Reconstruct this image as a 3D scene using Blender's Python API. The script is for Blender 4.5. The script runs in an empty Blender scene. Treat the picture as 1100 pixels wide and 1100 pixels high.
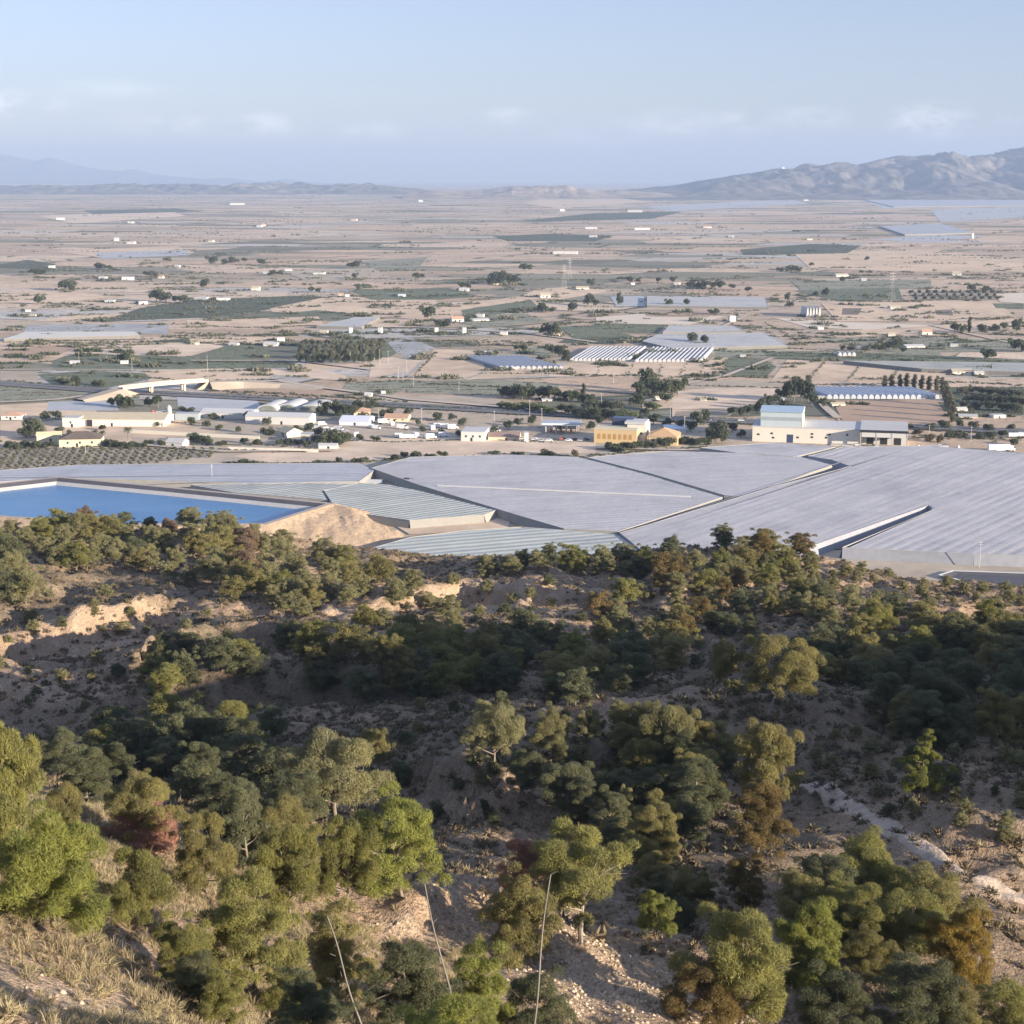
import bpy, math, random
import numpy as np
from mathutils import Vector

random.seed(11)
RNG = np.random.default_rng(11)
SC = bpy.context.scene
COL = SC.collection

# ------------------------------------------------------------------ camera geometry
F = 1745.0                    # focal length for an 1100 px wide picture
CAM_Z = 167.0                 # the viewpoint stands this high above the plain
PITCH = math.atan(360.0 / F)
CP, SP = math.cos(PITCH), math.sin(PITCH)

def ray(px, py):
    X = (px - 550.0) / F
    yi = (py - 550.0) / F
    return np.array([X, CP - yi * SP, -SP - yi * CP])

def G(px, py, z=0.0):
    """where a sight line meets the level z"""
    d = ray(px, py)
    t = (z - CAM_Z) / d[2]
    return np.array([d[0] * t, d[1] * t, z])

def PT(px, py, D):
    d = ray(px, py)
    t = D / d[1]
    return np.array([d[0] * t, D, CAM_Z + d[2] * t])

def to_px(p):
    v = np.asarray(p, float) - np.array([0, 0, CAM_Z])
    f = v[1] * CP - v[2] * SP
    u = v[1] * SP + v[2] * CP
    return 550 + F * v[0] / f, 550 - F * u / f

# ------------------------------------------------------------------ light directions
SUN_AZ = math.radians(58)     # measured from straight behind the camera towards its right hand
SUN_EL = math.radians(11.5)
SUN_DIR = np.array([math.sin(SUN_AZ) * math.cos(SUN_EL), -math.cos(SUN_AZ) * math.cos(SUN_EL), math.sin(SUN_EL)])

# ------------------------------------------------------------------ noise
def _hash(ix, iy, seed):
    h = (ix.astype(np.int64) * 374761393 + iy.astype(np.int64) * 668265263 + seed * 1274126177) & 0xFFFFFFFF
    h = ((h ^ (h >> 13)) * 1274126177) & 0xFFFFFFFF
    return ((h ^ (h >> 16)) & 0xFFFF) / 65535.0

def perlin(x, y, seed=0):
    x = np.asarray(x, float); y = np.asarray(y, float)
    ix = np.floor(x); iy = np.floor(y)
    fx = x - ix; fy = y - iy
    u = fx * fx * fx * (fx * (fx * 6 - 15) + 10); v = fy * fy * fy * (fy * (fy * 6 - 15) + 10)
    def g(ax, ay, dx, dy):
        a = _hash(ax, ay, seed) * 2 * np.pi
        return np.cos(a) * dx + np.sin(a) * dy
    n00 = g(ix, iy, fx, fy); n10 = g(ix + 1, iy, fx - 1, fy)
    n01 = g(ix, iy + 1, fx, fy - 1); n11 = g(ix + 1, iy + 1, fx - 1, fy - 1)
    return ((n00 * (1 - u) + n10 * u) * (1 - v) + (n01 * (1 - u) + n11 * u) * v) * 1.5

def fbm(x, y, seed=0, o=4):
    s = 0; a = 1.0; f = 1.0
    for k in range(o):
        s = s + a * perlin(x * f, y * f, seed + k); a *= 0.5; f *= 2.03
    return s

def ridged(x, y, seed=0, o=3):
    s = 0; a = 1.0; f = 1.0
    for k in range(o):
        s = s + a * (1 - 2 * np.abs(perlin(x * f, y * f, seed + k))); a *= 0.5; f *= 2.1
    return s / 1.75

# ------------------------------------------------------------------ objects
def mesh_data(name, V, Fc, smooth=False, tint=None):
    """V: (n,3); Fc: int array (m,k) or a list of tuples"""
    me = bpy.data.meshes.new(name)
    V = np.asarray(V, np.float32)
    if isinstance(Fc, np.ndarray):
        m, k = Fc.shape
        me.vertices.add(len(V)); me.vertices.foreach_set('co', V.ravel())
        me.loops.add(m * k); me.loops.foreach_set('vertex_index', Fc.astype(np.int32).ravel())
        me.polygons.add(m); me.polygons.foreach_set('loop_start', np.arange(0, m * k, k, dtype=np.int32))
        me.update(calc_edges=True)
        me.validate()
    else:
        me.from_pydata([tuple(map(float, v)) for v in V], [], [tuple(int(i) for i in f) for f in Fc])
        me.update()
    if smooth:
        me.polygons.foreach_set('use_smooth', np.ones(len(me.polygons), bool))
    if tint is not None:
        at = me.attributes.new('tint', 'FLOAT', 'POINT')
        at.data.foreach_set('value', np.asarray(tint, np.float32))
    return me

def link(name, data, parent=None, mat=None):
    o = bpy.data.objects.new(name, data)
    COL.objects.link(o)
    if mat is not None and data is not None and not data.materials:
        data.materials.append(mat)
    if parent is not None:
        o.parent = parent
    return o

def tag(o, label=None, cat=None, group=None, kind=None):
    if label: o['label'] = label
    if cat: o['category'] = cat
    if group: o['group'] = group
    if kind: o['kind'] = kind
    return o

def empty(name, loc, rz=0.0, s=1.0):
    o = bpy.data.objects.new(name, None)
    o.empty_display_size = 0.5
    o.location = [float(v) for v in loc]
    o.rotation_euler = (0, 0, rz)
    o.scale = (s, s, s) if np.isscalar(s) else s
    COL.objects.link(o)
    return o

class MB:
    """collects simple shapes that become ONE mesh"""
    def __init__(self):
        self.V = []; self.Fc = []
    def add(self, V, Fc):
        b = len(self.V)
        self.V += [tuple(map(float, v)) for v in V]
        self.Fc += [tuple(b + int(i) for i in f) for f in Fc]
        return self
    def box(self, x0, x1, y0, y1, z0, z1):
        v = [(x0, y0, z0), (x1, y0, z0), (x1, y1, z0), (x0, y1, z0), (x0, y0, z1), (x1, y0, z1), (x1, y1, z1), (x0, y1, z1)]
        return self.add(v, [(0, 3, 2, 1), (4, 5, 6, 7), (0, 1, 5, 4), (1, 2, 6, 5), (2, 3, 7, 6), (3, 0, 4, 7)])
    def prism(self, prof, y0, y1):
        """profile in x,z swept along y"""
        n = len(prof)
        v = [(a, y0, b) for a, b in prof] + [(a, y1, b) for a, b in prof]
        f = [tuple(range(n)), tuple(range(2 * n - 1, n - 1, -1))]
        f += [(i, i + n, (i + 1) % n + n, (i + 1) % n) for i in range(n)]
        return self.add(v, f)
    def prism_x(self, prof, x0, x1):
        """profile in y,z swept along x"""
        n = len(prof)
        v = [(x0, a, b) for a, b in prof] + [(x1, a, b) for a, b in prof]
        f = [tuple(range(n - 1, -1, -1)), tuple(range(n, 2 * n))]
        f += [(i, (i + 1) % n, (i + 1) % n + n, i + n) for i in range(n)]
        return self.add(v, f)
    def tube(self, P, R, k=6):
        P = [np.asarray(p, float) for p in P]
        n = len(P); V = []; Fc = []
        for i, p in enumerate(P):
            d = P[min(i + 1, n - 1)] - P[max(i - 1, 0)]
            d = d / (np.linalg.norm(d) + 1e-9)
            a = np.cross(d, [0.31, 0.95, 0.02] if abs(d[1]) < 0.9 else [1, 0, 0]); a /= np.linalg.norm(a)
            b = np.cross(d, a)
            for j in range(k):
                t = 2 * math.pi * j / k
                V.append(p + (a * math.cos(t) + b * math.sin(t)) * R[i])
        for i in range(n - 1):
            for j in range(k):
                Fc.append((i * k + j, i * k + (j + 1) % k, (i + 1) * k + (j + 1) % k, (i + 1) * k + j))
        Fc.append(tuple(range(k - 1, -1, -1))); Fc.append(tuple((n - 1) * k + j for j in range(k)))
        return self.add(V, Fc)
    def lathe(self, prof, cx=0, cy=0, k=16):
        V = []; Fc = []; n = len(prof)
        for r, z in prof:
            for j in range(k):
                t = 2 * math.pi * j / k
                V.append((cx + r * math.cos(t), cy + r * math.sin(t), z))
        for i in range(n - 1):
            for j in range(k):
                Fc.append((i * k + j, i * k + (j + 1) % k, (i + 1) * k + (j + 1) % k, (i + 1) * k + j))
        Fc.append(tuple((n - 1) * k + j for j in range(k))); Fc.append(tuple(range(k - 1, -1, -1)))
        return self.add(V, Fc)
    def build(self, name, mat, parent=None, smooth=False):
        return link(name, mesh_data(name, self.V, self.Fc, smooth), parent, mat)

# ------------------------------------------------------------------ materials
MATS = {}
def nodes_of(name):
    m = bpy.data.materials.new(name); m.use_nodes = True
    nt = m.node_tree; nt.nodes.clear()
    out = nt.nodes.new('ShaderNodeOutputMaterial')
    return m, nt, out

def N(nt, kind, **kw):
    n = nt.nodes.new(kind)
    for k, v in kw.items():
        if k.startswith('i_'):
            key = k[2:]
            n.inputs[int(key) if key.isdigit() else key].default_value = v
        else:
            setattr(n, k, v)
    return n

def math_n(nt, op, a, b=None, clamp=False):
    n = nt.nodes.new('ShaderNodeMath'); n.operation = op; n.use_clamp = clamp
    for i, s in enumerate((a, b)):
        if s is None: continue
        if isinstance(s, (int, float)): n.inputs[i].default_value = s
        else: nt.links.new(s, n.inputs[i])
    return n.outputs[0]

def mix_c(nt, fac, a, b, blend='MIX'):
    n = nt.nodes.new('ShaderNodeMix'); n.data_type = 'RGBA'; n.blend_type = blend
    for s, i in ((fac, 0), (a, 6), (b, 7)):
        if isinstance(s, (int, float)): n.inputs[i].default_value = s
        elif isinstance(s, tuple): n.inputs[i].default_value = (*s[:3], 1)
        else: nt.links.new(s, n.inputs[i])
    return n.outputs[2]

def ramp(nt, src, stops, interp='LINEAR'):
    n = nt.nodes.new('ShaderNodeValToRGB'); cr = n.color_ramp; cr.interpolation = interp
    while len(cr.elements) < len(stops): cr.elements.new(0.5)
    for e, (p, c) in zip(cr.elements, stops):
        e.position = p; e.color = (*c, 1) if isinstance(c, tuple) else (c, c, c, 1)
    nt.links.new(src, n.inputs[0])
    return n.outputs[0]

def noise_n(nt, vec, scale, detail=4, rough=0.55):
    n = N(nt, 'ShaderNodeTexNoise', i_Scale=scale, i_Detail=detail, i_Roughness=rough)
    nt.links.new(vec, n.inputs['Vector'])
    return n.outputs['Fac']

def bsdf(nt, out, color, rough=0.85, bump=None, bump_d=0.1, spec=0.3, **kw):
    b = nt.nodes.new('ShaderNodeBsdfPrincipled')
    b.inputs['Roughness'].default_value = rough
    b.inputs['Specular IOR Level'].default_value = spec
    for k, v in kw.items(): b.inputs[k.replace('_', ' ')].default_value = v
    if isinstance(color, tuple): b.inputs['Base Color'].default_value = (*color, 1)
    else: nt.links.new(color, b.inputs['Base Color'])
    if bump is not None:
        bn = N(nt, 'ShaderNodeBump', i_Strength=1.0, i_Distance=bump_d)
        nt.links.new(bump, bn.inputs['Height']); nt.links.new(bn.outputs[0], b.inputs['Normal'])
    nt.links.new(b.outputs[0], out.inputs['Surface'])
    return b

def mat(name, col, rough=0.85, var=0.25, scale=0.4, spec=0.25, bump=0.0, metal=0.0, obj=False):
    """plain procedural surface: a colour mottled by two noises"""
    if name in MATS: return MATS[name]
    m, nt, out = nodes_of(name)
    pos = N(nt, 'ShaderNodeTexCoord').outputs['Object'] if obj else N(nt, 'ShaderNodeNewGeometry').outputs['Position']
    n1 = noise_n(nt, pos, scale, 5, 0.6)
    n2 = noise_n(nt, pos, scale * 0.13, 3)
    f = math_n(nt, 'ADD', math_n(nt, 'MULTIPLY', n1, 0.6), math_n(nt, 'MULTIPLY', n2, 0.4))
    lo = tuple(max(0.0, c * (1 - var)) for c in col); hi = tuple(min(1.0, c * (1 + var)) for c in col)
    c = ramp(nt, f, [(0.3, lo), (0.7, hi)])
    bsdf(nt, out, c, rough, n1 if bump else None, bump or 0.1, spec, Metallic=metal)
    MATS[name] = m
    return m

def leaf_mat(name, col, hue=(1.16, 1.08, 0.8), transl=0.36):
    """foliage: per-clump tint (attribute) and per-plant variation"""
    if name in MATS: return MATS[name]
    m, nt, out = nodes_of(name)
    at = N(nt, 'ShaderNodeAttribute', attribute_name='tint').outputs['Fac']
    oi = N(nt, 'ShaderNodeObjectInfo').outputs['Random']
    a = tuple(c * 0.72 for c in col); b = tuple(min(1, c * h * 1.25) for c, h in zip(col, hue))
    c = mix_c(nt, at, a, b)
    c = mix_c(nt, math_n(nt, 'MULTIPLY', oi, 0.45), c, tuple(col[i] * (1.06, 0.99, 0.95)[i] for i in range(3)))
    v = math_n(nt, 'ADD', math_n(nt, 'MULTIPLY', oi, 0.35), 0.82)
    c = mix_c(nt, 1.0, c, v, 'MULTIPLY')
    d = nt.nodes.new('ShaderNodeBsdfPrincipled'); d.inputs['Roughness'].default_value = 0.6; d.inputs['Specular IOR Level'].default_value = 0.25
    t = nt.nodes.new('ShaderNodeBsdfTranslucent')
    nt.links.new(c, d.inputs['Base Color']); nt.links.new(c, t.inputs['Color'])
    mx = nt.nodes.new('ShaderNodeMixShader'); mx.inputs[0].default_value = transl
    nt.links.new(d.outputs[0], mx.inputs[1]); nt.links.new(t.outputs[0], mx.inputs[2])
    nt.links.new(mx.outputs[0], out.inputs['Surface'])
    MATS[name] = m
    return m
# ================================================================== the hills
CTRL = """
0,1100,42 60,1100,44 120,1100,47 0,1000,55 60,1000,58 0,950,66 60,960,66 100,980,64 150,1020,62 180,1100,56 250,1100,62
130,930,78 170,960,75 250,1000,80 250,950,90 200,900,98 150,870,105
430,960,112 500,1000,105 380,990,100 470,940,118 530,970,112 440,1040,92 500,1060,88 350,1060,82 350,1100,74 480,1100,80
625,1010,112 650,1040,104 690,1070,98 640,1090,94 720,1090,96 710,1020,108 740,1050,106 580,1040,100 570,1000,110
800,1095,100 770,1040,112 860,1090,101 900,1000,113 940,1080,103 1000,1060,108 1050,1090,104 1090,1100,103 1020,1010,116 1090,1020,118
1100,985,128 1000,935,142 950,905,153 1050,955,137
400,880,152 365,885,150 300,880,148 250,860,150 440,870,168 540,900,155 600,880,160 520,850,165 460,840,170 640,860,163 700,900,154 750,950,130 760,900,153 820,900,150
530,830,172 600,815,176 720,800,180 650,830,173 680,760,190 560,760,195 480,790,185 420,800,190 330,780,225
200,830,190 100,800,222 0,780,235 240,770,235 150,760,245
0,705,270 60,720,265 120,745,255 150,770,238 0,760,240 60,770,238
170,740,255 100,700,290 200,700,275 300,760,240 300,700,280 250,690,288
40,700,292 40,665,310 100,670,305 0,660,310 0,690,294 100,640,335 0,620,345 200,645,325 300,660,312 150,660,315
400,690,280 500,690,282 600,690,280 600,720,260 700,700,272 800,700,268 400,740,250 500,740,250 650,740,246
810,765,185 760,780,182 880,740,200 900,790,182 950,760,195 850,840,168 900,860,163
1000,850,154 1060,840,162 1100,860,157 1100,800,195 1000,790,188 1060,760,205 950,700,268 1050,700,262 1100,720,250 1000,720,252 1100,900,149 1040,900,148
1000,670,300 1100,680,285 900,660,310 850,650,320 900,640,335 1000,645,335 1100,655,320 950,622,365 870,602,376 1000,634,362 1050,642,355 1100,648,345
780,590,382 840,592,384 720,602,370 700,620,355 760,640,330 640,600,378 600,607,372 560,612,368 640,620,358 500,615,374 440,620,372 380,612,385 330,605,395 250,577,412 150,570,416 80,574,412 0,572,412 200,600,380 100,600,376 300,630,345 400,640,335 500,650,325 560,640,335 620,660,310 480,670,300 690,660,310
"""
def _spread(D):
    return D if D < 150 else 150 + (D - 150) * 1.22

cp = []
for tok in CTRL.split():
    px, py, D = map(float, tok.split(','))
    cp.append(PT(px, py, _spread(D)))
cp = [tuple(p) for p in cp]
# the same hills beyond the picture's edges, and their fall to the plain
for x, y, z in [(0, 0, 165.3), (-30, 0, 166), (25, 0, 148), (0, -60, 171), (-80, -50, 176), (90, -70, 158), (-60, 20, 160), (-90, 60, 150), (0, 20, 158), (-8, 30, 151.5), (12, 32, 142), (0, 42, 142),
                (-110, 110, 128), (-150, 200, 108), (-180, 300, 88), (-210, 400, 66), (-230, 470, 55), (45, 40, 126), (60, 70, 106), (100, 30, 112), (75, 110, 97), (95, 160, 100), (120, 220, 88), (140, 280, 78), (165, 350, 68), (190, 400, 58),
                (40, 90, 109), (56, 130, 98), (250, 200, 95), (300, 100, 110), (-300, 200, 115), (-300, 0, 160), (300, -100, 150), (-300, 420, 50), (300, 380, 52), (0, -200, 178), (300, -200, 165), (-300, -200, 180)]:
    cp.append((x, y, z))
for x in range(-420, 421, 70):
    a = max(0.0, min(1.0, (x + 60) / 120.0))
    yz = 690 * (1 - a) + 632 * a
    cp.append((x, yz, -4.0)); cp.append((x, yz + 60, -9.0)); cp.append((x, yz - 70, 21 if x < 40 else 20))
cp = np.array(cp)
_c2 = 9.0 ** 2
def _phi(d2): return np.sqrt(d2 + _c2)
d2 = ((cp[:, None, :2] - cp[None, :, :2]) ** 2).sum(-1)
n = len(cp)
A = np.zeros((n + 3, n + 3)); A[:n, :n] = _phi(d2) - np.eye(n) * 1.2     # a little smoothing
A[:n, n] = 1; A[n, :n] = 1; A[:n, n + 1:] = cp[:, :2] / 100; A[n + 1:, :n] = cp[:, :2].T / 100
W = np.linalg.solve(A, np.concatenate([cp[:, 2], np.zeros(3)]))
def base_z(x, y):
    sh = x.shape; x = x.ravel(); y = y.ravel(); z = np.empty(len(x))
    for i in range(0, len(x), 20000):
        xs, ys = x[i:i + 20000], y[i:i + 20000]
        r2 = (xs[:, None] - cp[None, :, 0]) ** 2 + (ys[:, None] - cp[None, :, 1]) ** 2
        z[i:i + 20000] = _phi(r2) @ W[:n] + W[n] + W[n + 1] * xs / 100 + W[n + 2] * ys / 100
    return z.reshape(sh)

def axis(lo, a, b, hi, fine, coarse):
    return np.concatenate([np.arange(lo, a, coarse), np.arange(a, b, fine), np.arange(b, hi + coarse, coarse)])
GX = axis(-430, -170, 170, 430, 1.0, 7.0)
GY = axis(-210, 20, 490, 725, 1.0, 7.0)
XX, YY = np.meshgrid(GX, GY)
ZZ = base_z(XX, YY)
# weathered marl: gullies and hummocks, calmer close to the viewpoint
dist = np.hypot(XX, YY)
amp = np.clip((dist - 35) / 140, 0.0, 1.0)
wx = XX + 7 * perlin(XX / 23, YY / 23, 5); wy = YY + 7 * perlin(XX / 23, YY / 23, 6)
_n = 2.4 * ridged(wx / 46, wy / 40, 21, 3) + 2.1 * ridged(wx / 13, wy / 19, 31, 3)
ZZ += amp * (_n - _n[200:, :].mean() - 0.7)
ZZ += (0.25 + 0.35 * amp) * fbm(XX / 5.5, YY / 5.5, 41, 3)
lim = 167 - 0.5577 * YY - 1.0 - 0.25 * np.clip(40 - YY, 0, 20) * 0.4
ZZ = np.where((YY > -2) & (YY < 41) & (np.abs(XX) < 40), np.minimum(ZZ, np.minimum(165.3, lim)), ZZ)
flat = np.clip((ZZ + 2) / 14, 0.0, 1.0)
ZZ = np.where(ZZ < 12, np.minimum(ZZ, -4 + 16 * flat), ZZ)

def bil(Z, x, y):
    x = np.asarray(x, float); y = np.asarray(y, float)
    i = np.clip(np.searchsorted(GX, x) - 1, 0, len(GX) - 2); j = np.clip(np.searchsorted(GY, y) - 1, 0, len(GY) - 2)
    u = np.clip((x - GX[i]) / (GX[i + 1] - GX[i]), 0, 1); v = np.clip((y - GY[j]) / (GY[j + 1] - GY[j]), 0, 1)
    return Z[j, i] * (1 - u) * (1 - v) + Z[j, i + 1] * u * (1 - v) + Z[j + 1, i] * (1 - u) * v + Z[j + 1, i + 1] * u * v

def hit(px, py):
    """where a sight line meets the hills (None: it passes over them)"""
    d = ray(px, py); d = d / d[1]
    D = np.arange(24.0, 640.0, 0.5)
    zr = CAM_Z + d[2] * D
    zt = bil(ZZ, d[0] * D, D)
    k = np.nonzero(zr <= zt)[0]
    if not len(k): return None
    D0 = D[k[0]]
    return np.array([d[0] * D0, D0, zt[k[0]]])

# steep washed banks along the gullies
def scarp(pts, h, reach=24.0):
    global ZZ
    P = [hit(*q) for q in pts]; P = [p[:2] for p in P if p is not None]
    best = np.full(XX.shape, 1e9); sd = np.zeros(XX.shape); end = np.zeros(XX.shape)
    wob = 2.6 * fbm(XX / 7, YY / 7, 71, 2)
    n_ = len(P) - 1
    for k in range(n_):
        a, b = P[k], P[k + 1]; d = b - a; L = np.linalg.norm(d); d = d / L
        t = (XX - a[0]) * d[0] + (YY - a[1]) * d[1]; tc = np.clip(t, 0, L)
        dx, dy = XX - a[0] - d[0] * tc, YY - a[1] - d[1] * tc
        q = np.hypot(dx, dy); nrm = np.array([-d[1], d[0]]); nrm = nrm if nrm[1] > 0 else -nrm
        sg = dx * nrm[0] + dy * nrm[1]
        m = q < best
        best = np.where(m, q, best); sd = np.where(m, np.where(sg >= 0, q, -q), sd)
        over = np.maximum(0, -t) * (k == 0) + np.maximum(0, t - L) * (k == n_ - 1)
        end = np.where(m, over, end)
    s_ = lambda v: v * v * (3 - 2 * v)
    sd = sd + wob
    up = s_(np.clip((sd + 2.2) / 4.4, 0, 1)) - s_(np.clip(sd / reach, 0, 1))
    ZZ = ZZ + (h * up - 0.35 * h * s_(np.clip(1 - np.abs(sd + 5) / 8, 0, 1))) * np.exp(-(end / 9) ** 2)
scarp([(-20, 700), (60, 692), (130, 668), (170, 655)], 3.6, 18)
scarp([(420, 655), (500, 642), (570, 640), (640, 652)], 3.8, 18)
scarp([(170, 712), (250, 694), (330, 690)], 5.0)
scarp([(180, 775), (250, 752), (330, 742), (400, 745)], 5.0)
scarp([(470, 842), (540, 852), (630, 838)], 3.0, 14)
scarp([(740, 640), (800, 620), (850, 622)], 4.0, 18)
scarp([(470, 985), (520, 965), (545, 990)], 2.0, 8)

# ------------------------------------------------------------------ the spur beside the viewpoint that shades the valley
su = np.array([math.cos(SUN_AZ), math.sin(SUN_AZ)])         # across the light
sw = np.array([math.sin(SUN_AZ), -math.cos(SUN_AZ)])        # towards the sun
TE = math.tan(SUN_EL)
EDGE = [(0, 88), (105, 94), (125, 101), (132, 103), (141, 105), (153, 108.5), (159, 119), (165, 122), (172, 121), (180, 119), (190, 120), (200, 121), (215, 121), (229, 122), (250, 121), (262, 117), (269, 107), (276, 103.5), (285, 103), (291, 104), (305, 100), (319, 97), (334, 92), (350, 88), (361, 85), (405, 76), (460, 66)]
def edge_c(u):
    """height of the light's lower edge, carried to w = 0"""
    return np.interp(u, [a for a, b in EDGE], [b for a, b in EDGE])
U = XX * su[0] + YY * su[1]; Wd = XX * sw[0] + YY * sw[1]
# crest line of the spur: kept outside the view, to the right of it
wr = 92 - 0.21 * U
cu = edge_c(U)
crest = cu + wr * TE
side = np.abs(Wd - wr)
spur = crest - np.where(Wd < wr, side * 0.62, np.maximum(0, side - 25) * 0.3)
m_in = (U > 100) & (U < 440)
vis = XX < 0.345 * YY + 6                              # inside the picture the ground stays as it is seen
SPUR = np.where(m_in & ~vis, spur + 0.8 * fbm(XX / 9, YY / 9, 77, 3), -99)
ZZ = np.maximum(ZZ, SPUR)

def ground(x, y):
    return float(bil(ZZ, x, y))

# bare washed places of the ground (a property of the soil, kept per vertex)
BARE = [(655, 1062, 9, 1.0), (700, 1060, 6, .7), (50, 682, 14, 0.7), (110, 650, 10, .7), (560, 636, 16, .9), (480, 640, 12, .6), (660, 640, 9, .6), (680, 762, 9, 1.0), (430, 985, 6, .8), (500, 975, 7, .8), (40, 1085, 5, .9), (95, 1090, 4, .8), (20, 740, 16, .6), (110, 745, 10, .6), (770, 605, 14, .6), (720, 640, 10, .5), (350, 655, 14, .7), (420, 670, 12, .6), (1005, 920, 4, 0.5), (1030, 934, 4, 0.5), (1060, 950, 4, 0.5), (1090, 968, 4, 0.5), (980, 907, 4, 0.5), (955, 893, 4, 0.5), (925, 876, 4, .4), (960, 636, 14, .5), (1000, 830, 10, .4), (540, 850, 8, .4), (230, 655, 9, .5), (370, 605, 10, .6), (880, 610, 12, .5)]
_bp = []
for px, py, r_, k_ in BARE:
    p = hit(px, py)
    if p is not None: _bp.append((p[0], p[1], r_, k_))
def bare_at(x, y):
    b = np.zeros(np.shape(x))
    for a, c, r_, k_ in _bp: b = np.maximum(b, k_ * np.exp(-(((x - a) / r_) ** 2 + ((y - c) / (r_ * 1.3)) ** 2)))
    return b
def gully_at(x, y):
    """a band across the valley with denser scrub and more dark litter"""
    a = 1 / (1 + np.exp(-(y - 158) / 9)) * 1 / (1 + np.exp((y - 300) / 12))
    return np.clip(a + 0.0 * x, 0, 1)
def terrain_material():
    m, nt, out = nodes_of('marl_soil')
    pos = N(nt, 'ShaderNodeNewGeometry').outputs['Position']
    big = noise_n(nt, pos, 0.035, 4, 0.6)
    mid = noise_n(nt, pos, 0.22, 5, 0.65)
    fin = noise_n(nt, pos, 1.6, 5, 0.7)
    soil = ramp(nt, mid, [(0.25, (0.31, 0.205, 0.135)), (0.5, (0.43, 0.30, 0.205)), (0.72, (0.54, 0.40, 0.29))])
    pale = ramp(nt, mid, [(0.3, (0.36, 0.25, 0.165)), (0.65, (0.52, 0.395, 0.28))])
    litter = ramp(nt, fin, [(0.3, (0.105, 0.085, 0.058)), (0.55, (0.20, 0.16, 0.11)), (0.75, (0.30, 0.24, 0.165))])
    f = math_n(nt, 'ADD', math_n(nt, 'MULTIPLY', big, 0.75), math_n(nt, 'MULTIPLY', fin, 0.45))
    ba = N(nt, 'ShaderNodeAttribute', attribute_name='bare').outputs['Fac']
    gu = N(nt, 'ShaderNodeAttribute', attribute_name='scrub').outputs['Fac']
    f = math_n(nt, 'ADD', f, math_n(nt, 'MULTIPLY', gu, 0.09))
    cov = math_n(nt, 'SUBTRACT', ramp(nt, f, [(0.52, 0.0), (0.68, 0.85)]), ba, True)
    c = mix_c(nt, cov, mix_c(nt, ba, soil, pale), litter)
    st = noise_n(nt, pos, 4.5, 3, 0.6)
    c = mix_c(nt, ramp(nt, st, [(0.38, 0.6), (0.58, 0.0)]), c, (0.13, 0.10, 0.07))
    sp2 = noise_n(nt, pos, 0.75, 4, 0.7)
    c = mix_c(nt, math_n(nt, 'SUBTRACT', ramp(nt, sp2, [(0.50, 0.0), (0.60, 0.75)]), ba, True), c, (0.16, 0.13, 0.09))
    h = math_n(nt, 'ADD', math_n(nt, 'MULTIPLY', mid, 1.3), math_n(nt, 'ADD', math_n(nt, 'MULTIPLY', fin, 0.45), math_n(nt, 'MULTIPLY', st, 0.18)))
    bsdf(nt, out, c, 0.95, h, 0.9, 0.1)
    return m
TERR_MAT = terrain_material()
ny, nx = XX.shape
idx = np.arange(nx * ny).reshape(ny, nx)
quads = np.stack([idx[:-1, :-1], idx[:-1, 1:], idx[1:, 1:], idx[1:, :-1]], -1).reshape(-1, 4)
_tm = mesh_data('hills', np.stack([XX, YY, ZZ], -1).reshape(-1, 3), quads, True)
_ba = _tm.attributes.new('bare', 'FLOAT', 'POINT'); _ba.data.foreach_set('value', bare_at(XX, YY).astype(np.float32).ravel())
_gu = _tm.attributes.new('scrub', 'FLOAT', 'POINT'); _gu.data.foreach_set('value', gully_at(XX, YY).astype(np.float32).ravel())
terr = link('hills', _tm, None, TERR_MAT)
tag(terr, kind='structure')

def ribbon(name, pts, w, m, lift=0.06, follow=None, taper=False):
    """a path laid over the ground through points (x, y)"""
    P = []
    pts = [np.asarray(p[:2], float) for p in pts]
    for a, b in zip(pts[:-1], pts[1:]):
        k = max(2, int(np.linalg.norm(b - a) / 0.7)) if follow else max(2, int(np.linalg.norm(b - a) / 15))
        P += [a + (b - a) * i / k for i in range(k)]
    P.append(pts[-1])
    V = []; Fc = []
    M = 7 if follow else 2
    for i, p in enumerate(P):
        d = P[min(i + 1, len(P) - 1)] - P[max(0, i - 1)]; d /= np.linalg.norm(d) + 1e-9
        nrm = np.array([-d[1], d[0]])
        ww = w * (1 + 0.18 * float(perlin(np.array(i * 0.21), np.array(w), 3)))
        for j in range(M):
            q = p + nrm * ww * (j / (M - 1) - 0.5)
            e = (0.25 * lift if 0 < j < M - 1 else -1.0) if follow else 0
            V.append((q[0], q[1], (follow(q[0], q[1]) if follow else 0) + (lift + e * (1 if e > 0 else lift + 0.25) if follow else lift)))
    for i in range(len(P) - 1):
        for j in range(M - 1):
            Fc.append((i * M + j, i * M + j + 1, (i + 1) * M + j + 1, (i + 1) * M + j))
    o = link(name, mesh_data(name, V, Fc, True), None, m)
    return tag(o, kind='structure')
PATH_MAT = mat('path_dust', (0.40, 0.32, 0.25), 0.95, 0.4, 0.7, 0.1, 0.5)
pp = [hit(*q) for q in [(868, 845), (900, 862), (930, 878), (955, 893), (980, 907), (1005, 920), (1030, 934), (1060, 950), (1100, 968), (1140, 986), (1190, 1008)]]
pp = [p for p in pp if p is not None]
ribbon('dirt_path', pp, 2.7, PATH_MAT, 0.2, ground)
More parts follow.
